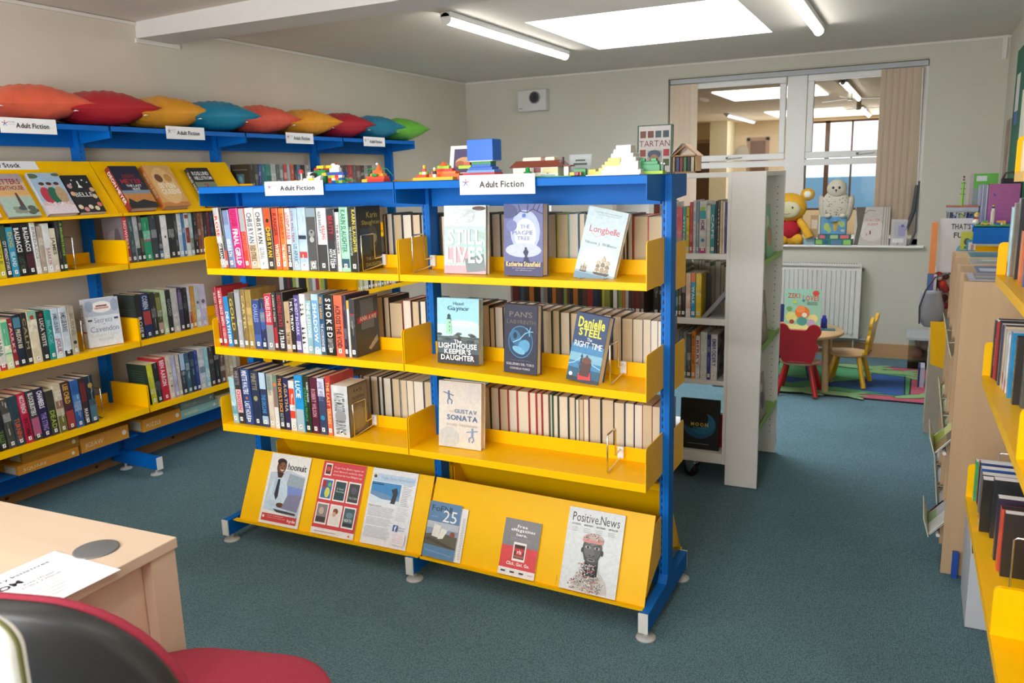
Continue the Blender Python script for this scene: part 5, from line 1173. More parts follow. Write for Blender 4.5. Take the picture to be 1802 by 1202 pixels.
# ------------------------------------------------------------ white mobile bookcase
t = thing('white_bookcase', 'tall white double-sided mobile bookcase behind the island rack', 'bookcase')
W1 = M('fafaf8', .5, var=.01)
for x in (-.28, .852):
    b = MB(); b.box((x, 1.19, .098), (x+.018, 1.745, 1.486), W1); b.build('side_panel', t)
b = MB(); b.box((.30, 1.20, .148), (.318, 1.735, 1.463), W1); b.build('divider', t)
for z0, z1 in ((.098, .148), (.489, .511), (.780, .810), (1.090, 1.117), (1.463, 1.486)):
    b = MB(); b.box((-.262, 1.192, z0), (.852, 1.742, z1), W1); o = b.build('shelf', t); bevel(o, .0015, 1)
b = MB(); b.box((.872, 1.170, .004), (1.022, 1.190, 1.487), W1); o = b.build('front_panel', t); bevel(o, .001, 1)
b = MB(); b.box((.872, 1.735, .004), (1.022, 1.755, 1.487), W1)
a = Art(b, (.872, 1.735, 0), (1,0,0), (0,0,1), (0,-1,0))
for k in range(40):
    for u in (.035, .118): a.k = 0; a.ell(u, .12+k*.033, .0028, .0028, '5c5c5c', 8)
b.build('rear_panel', t)
b = MB(); b.box((.871, 1.19, 1.466), (1.020, 1.735, 1.486), W1); b.build('top_board', t)
b = MB(); b.box((.868, 1.19, .10), (.876, 1.735, 1.466), W1); b.build('back_board', t)
gm = M('8ec05c', .5, var=.03)
for z in (1.075, .672, .285):
    b = MB(); b.hexa([(.95, 1.192, z+.0), (1.022, 1.192, z-.012), (1.022, 1.733, z-.012), (.95, 1.733, z+.0), (.95, 1.192, z+.008), (1.018, 1.192, z-.004), (1.018, 1.733, z-.004), (.95, 1.733, z+.008)], gm)
    b.box((1.014, 1.192, z-.012), (1.022, 1.733, z+.012), gm); b.build('green_ledge', t)
for x, y in ((.71, 1.235), (-.2, 1.235), (.71, 1.70), (-.2, 1.70)):
    CM = Matrix.Translation((x, y, 0)) @ Matrix.Rotation(R(62), 4, 'Z'); b = MB(CM); b.box((-.038, -.038, .091), (.038, .038, .098), CHR()); b.tube([(0, 0, .078), (0, 0, .091)], .026, CHR(), 14); [b.prism([(q, -.026, .08), (q, .040, .08), (q, .034, .034), (q, .014, .026)], (.003, 0, 0), CHR()) for q in (-.022, .019)]
    c = b.build('caster', t)
    b = MB(CM @ Matrix.Translation((-.017, .02, .038)) @ Matrix.Rotation(R(90), 4, 'Y')); b.lathe([(0,0),(.030,0),(.037,.006),(.038,.017),(.037,.028),(.030,.034),(0,.034)], M('1c1c1e', .4, var=0), n=24); b.build('wheel', c)
WZ = {'WH1': 1.117, 'WH2': .810, 'WH3': .511}
def cv_flor(a, d, h):
    a.rect(0, 0, d, h, '9c968c'); [a.ell(d*rnd.uniform(.1,.9), h*rnd.uniform(.1,.9), d*.14, h*.07, rnd.choice(['c4bcac','6c6c64','b0a898','445c84'])) for _ in range(14)]; a.poly([(d*.3,h*.95),(d*.8,h*.95),(d*.55,h*.8)], '7c5c50')
for k in ('WH1', 'WH2', 'WH3'):
    row(k, None, lambda p, z, ln, d, k=k: place((p, 1.205, WZ[k]+.0008), 0, ln), .165, cv_flor if k == 'WH3' else None)
def spines_white(name, x0, x1, z, lab, ped=False, y=1.205, pages=False):
    b = MB(); x = x0
    cs = ['2c3038','6c2c30','22262a','8c8c84','c8c040','3c3c44','a03038','1c1c20','4c5c78','90a048','c8c8c8','5c4438','c87c34','24405c','b0b8bc']
    while x < x1:
        w = rnd.uniform(.014, .03); h = rnd.uniform(.2, .24)
        if .29 < x+w and x < .325: x = .325; continue
        b.box((x, y, z), (x+w-.001, y+.16, z+h), M(rnd.choice(PAGES) if pages else rnd.choice(cs), .4, var=.03))
        if not pages: b.box((x+w*.2, y-.0006, z+.012), (x+w*.8, y, z+.03), M('f0f0ee', .5, var=0))
        else: b.box((x, y-.001, z), (x+.002, y+.16, z+h+.002), M(rnd.choice(cs), .4, var=0))
        x += w
    b.build(name, label=lab, cat='books', kind='stuff')
spines_white('book_row', -.255, .45, .811, 'narrow mixed book spines on white bookcase glimpsed through the island rack, second shelf')
spines_white('book_row', -.10, .50, .512, 'dark ornate book spines on white bookcase behind the island rack, third shelf')
spines_white('book_row', .33, .845, .811, 'cream page edges of books on far side of white bookcase, second shelf', y=1.55, pages=True)
spines_white('book_row', .33, .845, .512, 'cream page edges of books on far side of white bookcase, third shelf', y=1.55, pages=True)
b = MB(); pts = [(.708, 1.30, .811), (.708, 1.30, .985), (.714, 1.30, 1.005), (.728, 1.30, 1.015), (.745, 1.30, 1.015), (.758, 1.30, 1.004), (.763, 1.30, .985), (.763, 1.30, .811)]
b.prism(pts, (0, .002, 0), M('2c2e30', .5, var=0)); b.box((.708, 1.225, .8105), (.763, 1.302, .8125), M('2c2e30', .5, var=0)); b.build('metal_book_end', label='black rounded metal book end on the white bookcase', cat='book end')
b = MB(Matrix.Translation((.735, 1.215, .812)) @ Matrix.Rotation(R(40), 4, 'Y')); b.box((0, 0, 0), (.018, .15, .21), M('8c9094', .4, coat=.3, var=.03)); b.box((.018, .004, .004), (.0185, .146, .206), M('b8bcc0', .3, var=0)); o = b.build('grey_folder', label='grey plastic folder leaning slantwise on white bookcase second shelf', cat='folder')
def cv_moon(a, d, h):
    a.rect(0, 0, d, h, '14181e'); a.ell(d*.5, h*.48, d*.42, h*.27, '1c5a84'); a.ell(d*.56, h*.52, d*.34, h*.22, '24709c'); a.ell(d*.36, h*.62, d*.36, h*.22, '14181e'); a.text('MOON', d*.28, h*.46, d*.72, h*.53, 'e8c850', 1, gap=.25); a.rect(d*.33, h*.42, d*.67, h*.435, '5c8ca8'); a.rect(d*.2, h*.1, d*.75, h*.112, '8c9098')
book('book', 'black face-out book with blue disc on the white bookcase base', place((.635, 1.245, .1485), -90, 5), .018, .25, .192, '14181e', (), front=cv_moon, sticker=False)
book('book', 'red book half hidden behind the black disc book', place((.80, 1.30, .1485), -60, 0), .02, .17, .12, 'b02430', ())
for y, z, w_, h_, c, c2, d in ((1.30, 1.105, .17, .25, '86c8a4', 'e08848', 'pale green picture book on top green ledge'), (1.24, .705, .16, .24, '8c847c', 'b8a898', 'grey picture book on the middle green ledge'), (1.26, .318, .16, .22, 'a49c9c', '6c3c4c', 'muted picture book on the lowest green ledge')):
    m = Matrix.Translation((1.0, y+.06, z-.026)) @ Matrix.Rotation(R(-5), 4, 'Y')
    book('picture_book', d, m, .008, h_, w_, c, (), front=lambda a, d_, h__, c=c, c2=c2: (a.rect(0,0,d_,h__,c), a.ell(d_*.5,h__*.4,d_*.3,h__*.2,c2), a.ell(d_*.4,h__*.7,d_*.2,h__*.1,'e8e0c8')), sticker=False, group='picture books on the green ledges')
# things standing on the bookcase and rack tops
def cv_tart(a, d, h):
    a.rect(0, 0, d, h, '2c5c4c'); a.rect(d*.04, h*.03, d*.96, h*.98, 'e0dcda')
    for k, c in enumerate(('7c4a40','7a4438','44606a','3c5060')): a.rect(d*(.08+.22*k), h*.74, d*(.25+.22*k), h*.88, c)
    a.text('TARTAN', d*.06, h*.56, d*.94, h*.69, '7c2838', 0); a.rect(d*.08, h*.36, d*.25, h*.5, '94503c'); a.rect(d*.76, h*.36, d*.93, h*.5, 'b83044'); a.rect(d*.3, h*.1, d*.72, h*.48, 'a8b0b4'); a.ell(d*.5, h*.4, d*.19, h*.09, '4c5c74'); a.ell(d*.5, h*.27, d*.14, h*.13, 'b08068'); a.rect(d*.08, h*.16, d*.25, h*.3, '6c7c84'); a.rect(d*.76, h*.16, d*.93, h*.3, '54643c')
book('book', 'large green-edged face-out book with coloured squares on white bookcase top', place((.378, 1.36, 1.4868), -90, 3), .026, .232, .172, '2c5c4c', (('R', .8, .9, '7c2838'), ('R', .4, .6, 'c8c0b8')), front=cv_tart, sticker=False)
t = thing('leaflet_house', 'small wooden house-shaped leaflet holder on the white bookcase top', 'leaflet holder')
wd = M('b48c5c', .5, var=.1); x, y, z = .622, 1.36, 1.4868
b = MB(); b.box((x-.055, y-.05, z), (x+.055, y+.05, z+.008), wd); b.box((x-.055, y-.05, z), (x-.049, y+.05, z+.085), wd); b.box((x+.049, y-.05, z), (x+.055, y+.05, z+.085), wd); b.box((x-.055, y+.044, z), (x+.055, y+.05, z+.085), wd); b.build('body', t)
b = MB(); b.prism([(x-.065, y-.055, z+.08), (x, y-.055, z+.135), (x+.065, y-.055, z+.08), (x+.058, y-.055, z+.08), (x, y-.055, z+.125), (x-.058, y-.055, z+.08)], (0, .11, 0), wd); b.box((x-.06, y-.05, z+.078), (x+.06, y+.05, z+.085), wd); b.build('roof', t)
b = MB(); b.hexa([(x-.07, y-.058, z+.082), (x-.015, y-.058, z+.14), (x-.015, y+.03, z+.14), (x-.07, y+.03, z+.082), (x-.071, y-.058, z+.083), (x-.016, y-.058, z+.141), (x-.016, y+.03, z+.141), (x-.071, y+.03, z+.083)], 'e4ecf0'); b.build('leaflet', t)
b = MB()
for k, c in enumerate(('3c5c8c','8c3438','4c7c50','2c2c2c','d0c8b0')): b.box((x-.045+k*.018, y-.04, z+.008), (x-.031+k*.018, y+.03, z+.075), c)
b.build('cards', t)
def card(name, label, x, y, z, w, h, col, art, cat='card', tip=12):
    b = MB(Matrix.Translation((x, y, z)) @ Matrix.Rotation(R(-tip), 4, 'X')); b.box((0, 0, 0), (w, .003, h), M(col, .35, coat=.3, var=0)); art(Art(b, (0,0,0), (1,0,0), (0,0,1), (0,-1,0)), w, h)
    b.add([(w*.3, .003, h*.8), (w*.7, .003, h*.8), (w*.7, .05*1, .006), (w*.3, .05*1, .006)], [(0,1,2,3), (3,2,1,0)], M(col, .4, var=0))
    return b.build(name, label=label, cat=cat)
card('photo_card', 'white card with coloured photo behind the blue block toy', .008, .14, 1.488, .13, .128, 'e4e2e2', lambda a, w, h: (a.rect(w*.14, h*.2, w*.97, h*.9, '4c4468'), a.ell(w*.5, h*.5, w*.3, h*.16, 'd8a478'), a.ell(w*.75, h*.45, w*.2, h*.2, 'c4c090'), a.ell(w*.35, h*.45, w*.16, h*.1, 'b06848')))
card('framed_notice', 'small grey framed notice behind the brown-roofed toy house', .508, .13, 1.488, .085, .075, 'b8c0c0', lambda a, w, h: (a.rect(w*.06, h*.06, w*.94, h*.94, 'c8cccc'), a.rect(w*.2, h*.5, w*.8, h*.6, '5c6060'), a.rect(w*.28, h*.68, w*.72, h*.76, '5c6060'), a.rect(w*.3, h*.3, w*.7, h*.34, '90a09c')), 'notice', 8)
# ------------------------------------------------------------ toys on the island top
TOP = 1.4867
TG = 'brick toys on the island rack top'
def toy(label, name='brick_toy'): return thing(name, label, 'toy', (0,0,0), 0, TG)
def bk(b, x, y, z, nx, ny, nz, c, stud=True, u=.008):
    m = M(c, .35, var=0); h = .0096*nz
    b.box((x+.0001, y+.0001, z), (x+nx*u-.0001, y+ny*u-.0001, z+h-.0002), m)
    if stud:
        for i in range(nx):
            for j in range(ny): b.lathe([(.0024,0),(.0024,.0017),(0,.0017)], m, (x+(i+.5)*u, y+(j+.5)*u, z+h-.0002), 8, False)
def pyr(b, x, y, z, n, m_, steps, cols, dn=2, nz=1):
    for k in range(steps):
        nx, ny = n-dn*k, m_-dn*k
        if nx < 1 or ny < 1: break
        bk(b, x+k*dn/2*.008, y+k*dn/2*.008, z+k*nz*.0096, nx, ny, nz, cols[k % len(cols)], k >= steps-2 or True)
def part(t, name, fn, label=None):
    b = MB(); fn(b); return b.build(name, t, label=label)
def minifig(b, x, y, z, body, hat):
    b.box((x-.006, y-.003, z), (x+.006, y+.003, z+.011), 'e8e8e8'); b.hexa([(x-.007,y-.0035,z+.011),(x+.007,y-.0035,z+.011),(x+.007,y+.0035,z+.011),(x-.007,y+.0035,z+.011),(x-.005,y-.0035,z+.022),(x+.005,y-.0035,z+.022),(x+.005,y+.0035,z+.022),(x-.005,y+.0035,z+.022)], body)
    b.lathe([(.0045,0),(.0045,.007),(.002,.009)], M('f0c828', .3, var=0), (x, y, z+.022), 10); b.lathe([(.005,0),(.005,.003),(.002,.006)], M(hat, .3, var=0), (x, y, z+.028), 10)
t = toy('small bridge-and-arch brick toy on thin grey plate, above first Adult Fiction sign')
part(t, 'base_plate', lambda b: b.box((-.495, -.20, TOP), (-.375, -.06, TOP+.003), M('6c5c50', .4)))
part(t, 'pole', lambda b: (b.tube([(-.462, -.15, TOP+.003), (-.462, -.15, TOP+.042)], .003, M('e8dcd8', .3, var=0)), b.lathe([(.009,0),(.009,.007),(.004,.014)], M('d82c30', .3, var=0), (-.462, -.15, TOP+.040), 12)))
part(t, 'flower_bed', lambda b: [b.ball((-.485+rnd.random()*.10, -.19+rnd.random()*.08, TOP+.006+rnd.random()*.006), .006, rnd.choice(['e8e020','d83030','f0f0f0','f0a030']), 8, 5) for _ in range(18)])
part(t, 'white_arch', lambda b: (bk(b, -.455, -.12, TOP+.003, 1, 2, 3, 'e8e8e8'), bk(b, -.435, -.12, TOP+.003, 1, 2, 3, '2c2c2c'), bk(b, -.457, -.122, TOP+.032, 5, 2, 1, 'f0f0f0'), b.prism([(-.420+.02*math.cos(R(a)), -.13, TOP+.03+.012*math.sin(R(a))) for a in range(0, 181, 30)], (0, .004, 0), M('1c1c1c', .3, var=0))))
t = toy('large white, green and yellow brick castle toy with red tufts, beside the bridge toy')
def castle(b):
    bk(b, -.435, -.175, TOP, 5, 4, 2, 'f0f0ee'); bk(b, -.425, -.165, TOP+.019, 3, 2, 1, 'f0f0ee')
    a = Art(b, (-.435, -.1752, TOP), (1,0,0), (0,0,1), (0,-1,0)); a.ell(.020, .0, .010, .012, '4c4c48', 14, 0, 180)
part(t, 'white_gate', castle)
part(t, 'green_wall', lambda b: (bk(b, -.405, -.13, TOP, 5, 3, 5, '1c8c48'), bk(b, -.43, -.12, TOP+.03, 4, 2, 1, '7ca4dc'), bk(b, -.428, -.12, TOP+.04, 2, 1, 1, '2c7c3c')))
part(t, 'red_tufts', lambda b: [b.ball((x, y, z), (.008, .006, .007), 'd8202c', 10, 6) for x, y, z in ((-.425,-.11,TOP+.052),(-.415,-.11,TOP+.047),(-.408,-.11,TOP+.044),(-.385,-.10,TOP+.049),(-.337,-.10,TOP+.067),(-.375,-.1,TOP+.047))])
part(t, 'yellow_deck', lambda b: (bk(b, -.375, -.14, TOP+.028, 5, 2, 1, 'f0c820'), bk(b, -.405, -.13, TOP+.055, 4, 2, 1, 'f0c820'), bk(b, -.36, -.13, TOP+.055, 3, 2, 1, 'f0c820'), bk(b, -.39, -.20, TOP, 3, 2, 2, 'f0d030')))
part(t, 'white_towers', lambda b: (bk(b, -.345, -.13, TOP+.038, 3, 2, 2, 'f4f4f4'), b.ball((-.333, -.12, TOP+.064), (.010, .008, .009), 'f4f4f4', 12, 7), bk(b, -.325, -.14, TOP+.036, 4, 2, 2, 'f4f4f4'), b.ball((-.309, -.13, TOP+.060), (.015, .008, .007), 'f4f4f4', 12, 7), b.hexa([(-.366,-.195,TOP),(-.344,-.195,TOP),(-.344,-.18,TOP),(-.366,-.18,TOP),(-.376,-.195,TOP+.016),(-.334,-.195,TOP+.03),(-.334,-.18,TOP+.03),(-.376,-.18,TOP+.016)], 'f0f0f0')))
part(t, 'mixed_wall', lambda b: [bk(b, -.334+.008*i*2, -.155, TOP+.0096*j, 2, 2, 1, ['e86a30','e8c828','2860c0','d82830','3ca04c','f0f0f0','a0c830'][(i*2+j*3) % 7], j == 2) for i in range(4) for j in range(3)])
part(t, 'blue_deck', lambda b: bk(b, -.342, -.155, TOP+.0288, 10, 3, 1, '2c50a8'))
part(t, 'green_leaves', lambda b: [b.tube([(-.262, -.15, TOP), (-.262+.03*math.cos(k), -.15+.01*math.sin(2*k), TOP+.012+.004*(k % 3)), (-.262+.05*math.cos(k), -.15, TOP+.004)], .0015, M('1c9444', .4, var=0), 5) for k in range(7)])
t = toy('small orange-red brick pyramid with green leaves, left of the canopy joint')
part(t, 'pyramid', lambda b: (bk(b, -.172, -.17, TOP, 3, 3, 1, 'f0c020'), bk(b, -.148, -.17, TOP, 9, 5, 1, 'd83020'), bk(b, -.160, -.16, TOP+.0096, 10, 4, 1, 'e04a28'), bk(b, -.144, -.155, TOP+.0192, 7, 3, 1, 'e8a020'), bk(b, -.136, -.15, TOP+.0288, 5, 2, 1, 'ee6428'), b.lathe([(.016,0),(.003,.020)], M('f07028', .3, var=0), (-.115, -.14, TOP+.0384), 12)))
part(t, 'leaves', lambda b: (b.ball((-.116, -.168, TOP+.024), (.014, .004, .006), '1c8c44', 10, 6), [b.tube([(-.12, -.14, TOP+.05), (-.12+.05*s, -.14, TOP+.045), (-.12+.08*s, -.14, TOP+.02)], .0012, M('2ca04c', .4, var=0), 5) for s in (-1, .8, -.6, .4)], b.ball((-.122, -.14, TOP+.063), .005, 'e8f0ec', 8, 5)))
t = toy('orange and yellow stepped brick toy with small figures, beside the blue block toy')
part(t, 'base', lambda b: (bk(b, .052, -.18, TOP, 20, 7, 1, 'f0c020'), bk(b, .055, -.16, TOP+.0096, 5, 4, 1, 'd84028'), bk(b, .06, -.15, TOP+.0192, 4, 2, 1, '9ccc30')))
part(t, 'mound', lambda b: (bk(b, .10, -.15, TOP+.0096, 15, 5, 1, 'ee6a28'), bk(b, .108, -.145, TOP+.0192, 12, 4, 1, 'f07c30'), bk(b, .124, -.14, TOP+.0288, 8, 3, 1, 'd8302c'), bk(b, .128, -.14, TOP+.0384, 6, 2, 1, '9ccc30'), b.lathe([(.018,0),(.004,.014)], M('f07030', .3, var=0), (.150, -.13, TOP+.048), 12)))
for x, c, h in ((.082, 'd84030', 'f0c030'), (.137, '1c1c1c', 'f4f4f4')):
    part(t, 'toy_figure', lambda b: minifig(b, x, -.172 if x > .1 else -.15, TOP+.0096+(.0096 if x < .1 else 0), c, h))
t = toy('tall brick toy with big blue block on red stepped base, behind the second sign')
part(t, 'red_base', lambda b: (bk(b, .236, -.19, TOP, 19, 10, 1, 'd82430'), bk(b, .252, -.18, TOP+.0096, 15, 8, 1, 'd82430')))
part(t, 'blue_steps', lambda b: (bk(b, .262, -.17, TOP+.0192, 13, 7, 1, '6c98dc'), bk(b, .268, -.165, TOP+.0288, 11, 6, 1, '0c5cc0'), bk(b, .276, -.16, TOP+.0384, 9, 5, 1, '0c5cc0')))
part(t, 'neck', lambda b: (bk(b, .276, -.16, TOP+.048, 9, 5, 1, '1c8c50', False), b.box((.272, -.165, TOP+.0576), (.358, -.10, TOP+.0605), 'f0f0f0')))
part(t, 'blue_block', lambda b: bk(b, .266, -.17, TOP+.0606, 12, 8, 7, '0c64cc'))
part(t, 'green_wing', lambda b: (bk(b, .225, -.16, TOP+.036, 6, 4, 1, 'a4d028'), bk(b, .24, -.15, TOP+.046, 3, 2, 1, 'e04c30')))
t = toy('brick toy house with brown roof and green tree on green plate')
part(t, 'green_plate', lambda b: b.box((.405, -.205, TOP), (.652, -.05, TOP+.003), M('1c9c50', .35)))
def house(b):
    bk(b, .43, -.16, TOP+.003, 20, 9, 3, 'eae6d8', False); a = Art(b, (.43, -.16, TOP+.003), (1,0,0), (0,0,1), (0,-1,0))
    a.rect(.075, .012, .10, .028, '7c3838'); a.rect(.045, .014, .06, .028, 'b8a890'); a.rect(.12, .008, .128, .02, '5c4430'); a.rect(.03, 0, .055, .01, 'a8c0cc'); a.rect(.10, 0, .15, .006, 'b4c4cc'); a.rect(.105, .01, .16, .026, 'd8cc98')
part(t, 'walls', house)
part(t, 'roof', lambda b: (b.hexa([(.420,-.17,TOP+.032),(.605,-.17,TOP+.032),(.605,-.08,TOP+.032),(.420,-.08,TOP+.032),(.437,-.15,TOP+.053),(.588,-.15,TOP+.053),(.588,-.10,TOP+.053),(.437,-.10,TOP+.053)], M('7c3c2c', .5)), [bk(b, .445+k*.016, -.148, TOP+.053, 2, 5, 1, 'eadfc0' if k % 5 else '7c3c2c') for k in range(1, 8)]))
part(t, 'annex', lambda b: (bk(b, .606, -.15, TOP+.003, 2, 3, 3, 'e0dcd0'), b.box((.60, -.155, TOP+.032), (.632, -.12, TOP+.036), M('7c3c2c', .5)), b.box((.596, -.14, TOP+.03), (.600, -.13, TOP+.062), M('5c2c24', .5))))
part(t, 'tree', lambda b: (b.tube([(.495, -.185, TOP+.003), (.495, -.185, TOP+.012)], .002, '6c4c30'), b.lathe([(.015,0),(.013,.008),(.008,.010),(.007,.018),(.002,.024)], M('1c9448', .4, var=0), (.495, -.185, TOP+.010), 12)))
t = toy('low green and yellow brick garden toy beside the brown-roofed toy house')
part(t, 'hedge', lambda b: (bk(b, .640, -.15, TOP+.003, 5, 2, 2, '2c8c44'), bk(b, .634, -.17, TOP+.003, 2, 2, 1, 'f0c828', False), bk(b, .652, -.17, TOP+.003, 2, 1, 1, 'a03060'), bk(b, .664, -.17, TOP+.003, 1, 1, 1, 'f07830')))
part(t, 'yellow_blocks', lambda b: (bk(b, .684, -.14, TOP, 5, 3, 1, 'f0cc38'), bk(b, .686, -.14, TOP+.0096, 3, 3, 1, 'f0cc38')))
t = toy('white stepped brick tower joined to pale yellow brick steps')
part(t, 'plate', lambda b: b.box((.70, -.20, TOP), (.872, -.03, TOP+.003), M('f0ead0', .4)))
part(t, 'yellow_steps', lambda b: [bk(b, .718+.010*k, -.16, TOP+.003+.0096*k, max(2, int((.80-(.718+.010*k))/.008)), 5, 1, 'f0d468') for k in range(5)])
part(t, 'white_steps', lambda b: [bk(b, .737+.0068*k, -.165+.004*k, TOP+.003+.0124*k, (16, 14, 13, 11, 9, 7, 6)[k], 12-k, 1.3, 'dededc') for k in range(7)])
t = toy('dark green blocky brick creature at the end of island top')
part(t, 'body', lambda b: (bk(b, .852, -.13, TOP, 9, 5, 1, 'a8d020'), bk(b, .850, -.13, TOP+.0096, 8, 4, 2, '0c8c4c'), bk(b, .850, -.125, TOP+.0288, 7, 3, 1, '0c8c4c'), bk(b, .848, -.12, TOP+.0384, 2, 2, 1, '0c8c4c'), bk(b, .884, -.12, TOP+.0384, 2, 2, 1, '0c8c4c')))
part(t, 'face', lambda b: (bk(b, .918, -.13, TOP+.01, 1, 2, 2, '1c5c34'), b.ball((.922, -.136, TOP+.032), .003, 'f4f4f4', 8, 5), b.ball((.930, -.136, TOP+.030), .003, 'f4f4f4', 8, 5)))

# ------------------------------------------------------------ leaflets on the low sloped panels
def flyer(label, x, s_off, w, h, art, name='leaflet', cat='leaflet', th=.0015, lift=.0, rot=0):
    O = Vector((x, -.224+offy(x), .1035)); V = Vector((0, .124, .268)).normalized(); N = Vector((0, -.268, .124)).normalized()
    O = O + N*(.0035+lift); U = Vector((1, (offy(x+w)-offy(x))/w, 0)).normalized()
    b = MB(); b.prism([O, O+U*w, O+U*w+V*h, O+V*h], N*th, M('eceae8', .3, coat=.3, var=0)); a = Art(b, O+N*th, U, V, N); art(a, w, h)
    return b.build(name, label=label, cat=cat, group='leaflets on the island rack lower panels')
def fl_hoo(a, w, h):
    a.rect(0, 0, w, h, 'eeeeec'); a.poly([(w*.06,h*.2),(w*.94,h*.14),(w*.94,h*.72),(w*.55,h*.78),(w*.06,h*.72)], 'c4cede'); a.poly([(w*.5,h*.5),(w*.94,h*.5),(w*.94,h*.7),(w*.55,h*.74)], '9aacb8'); a.poly([(w*.45,h*.42),(w*.94,h*.4),(w*.94,h*.55),(w*.5,h*.57)], '7c90d4')
    a.poly([(w*.06,h*.2),(w*.1,h*.45),(w*.18,h*.62),(w*.32,h*.68),(w*.46,h*.66),(w*.55,h*.55),(w*.6,h*.4),(w*.62,h*.2)], 'c8dcec'); a.poly([(w*.2,h*.62),(w*.26,h*.68),(w*.28,h*.4),(w*.22,h*.42)], 'b4cade')
    a.poly([(w*.28,h*.64),(w*.34,h*.64),(w*.36,h*.4),(w*.32,h*.34),(w*.26,h*.42)], '242c44')
    a.ell(w*.31, h*.82, w*.118, h*.105, '5c3c2c', 22, rot=-8); a.ell(w*.30, h*.885, w*.12, h*.05, '241a16', 20, rot=-4); a.poly([(w*.22,h*.74),(w*.4,h*.73),(w*.36,h*.66),(w*.27,h*.66)], '3c261c'); a.ell(w*.33, h*.81, w*.085, h*.075, '8a5a40', 18)
    a.ell(w*.28, h*.835, w*.018, h*.008, '140c08', 10); a.ell(w*.37, h*.83, w*.018, h*.008, '140c08', 10); a.poly([(w*.28,h*.775),(w*.39,h*.775),(w*.34,h*.755)], 'f0e8e0'); a.ell(w*.33, h*.80, w*.02, h*.01, '543424', 8)
    a.poly([(w*.08,h*.3),(w*.22,h*.24),(w*.46,h*.26),(w*.44,h*.3),(w*.2,h*.34)], 'bcd4e8'); a.ell(w*.46, h*.28, w*.1, h*.035, '5c3828'); a.poly([(w*.5,h*.24),(w*.9,h*.22),(w*.94,h*.46),(w*.6,h*.44)], '8484a4'); a.poly([(w*.3,h*.22),(w*.88,h*.2),(w*.88,h*.17),(w*.4,h*.18)], '3c3c48')
    a.rect(w*.06, h*.04, w*.94, h*.145, 'cc3c40'); a.text('discover to teach yourself', w*.2, h*.11, w*.6, h*.13, 'f4dcdc', 0); a.text('anything and everything online', w*.2, h*.085, w*.66, h*.1, 'f4dcdc', 0); a.text('hyde', w*.72, h*.06, w*.92, h*.11, 'f8e8e8'); a.ell(w*.11, h*.1, w*.03, h*.02, 'f4dcdc')
    a.text('hoonuit', w*.47, h*.79, w*.94, h*.89, '1c2440', 0)
def fl_red(a, w, h):
    a.rect(0, 0, w, h, 'd8404a'); a.rect(0, 0, w, h*.085, 'ecebea')
    a.rect(w*.06, h*.80, w*.22, h*.97, 'f0eeec'); a.rect(w*.08, h*.82, w*.20, h*.95, '5c3030'); a.ell(w*.14, h*.89, w*.045, h*.035, 'd05050')
    for k, s in enumerate(('To get free eBooks register on', "your library's website then", 'download the free RBdigital app')): a.text(s, w*.27, h*(.905-.05*k), w*.95, h*(.94-.05*k), 'f6e0e0', 0)
    cols = [['3c70b0','2c4850','3c4440'], ['8c8484','ece4e0','48606c']]
    for r in (0, 1):
        for c in range(3):
            x0, y0 = w*(.04+.32*c), h*(.47-.335*r); a.rect(x0, y0, x0+w*.285, y0+h*.29, 'f2f0ee'); a.rect(x0+w*.025, y0+h*.02, x0+w*.26, y0+h*.27, cols[r][c])
            if (r, c) == (0, 0): a.rect(x0+w*.03, y0+h*.16, x0+w*.12, y0+h*.26, 'b03038'); a.ell(x0+w*.17, y0+h*.1, w*.06, h*.07, 'd0d858'); a.ell(x0+w*.2, y0+h*.21, w*.04, h*.03, '7cb84c')
            if (r, c) == (0, 1): a.text('A Good', x0+w*.06, y0+h*.16, x0+w*.22, y0+h*.19, 'c8d8d4', 0); a.text('Reading', x0+w*.06, y0+h*.12, x0+w*.24, y0+h*.15, 'c8d8d4', 0)
            if (r, c) == (0, 2): a.ell(x0+w*.14, y0+h*.18, w*.07, h*.05, '5c5468'); a.text('THE STORM', x0+w*.05, y0+h*.06, x0+w*.24, y0+h*.09, 'c0c4bc', 0)
            if (r, c) == (1, 0): a.ell(x0+w*.13, y0+h*.18, w*.06, h*.05, 'c8b0a4'); a.rect(x0+w*.03, y0+h*.03, x0+w*.25, y0+h*.1, '3c3c3c')
            if (r, c) == (1, 1): a.ell(x0+w*.14, y0+h*.2, w*.06, h*.04, '8c4c34'); a.ell(x0+w*.12, y0+h*.16, w*.04, h*.035, 'd8a890')
            if (r, c) == (1, 2): a.ell(x0+w*.15, y0+h*.18, w*.08, h*.04, '6c8c98'); a.text('NORTH', x0+w*.05, y0+h*.09, x0+w*.22, y0+h*.13, 'd8dcdc'); a.rect(x0+w*.03, y0+h*.03, x0+w*.25, y0+h*.07, '2c3438')
    a.rect(w*.08, h*.035, w*.6, h*.045, 'c8a0a4'); a.ell(w*.9, h*.04, w*.02, h*.012, 'd84850')
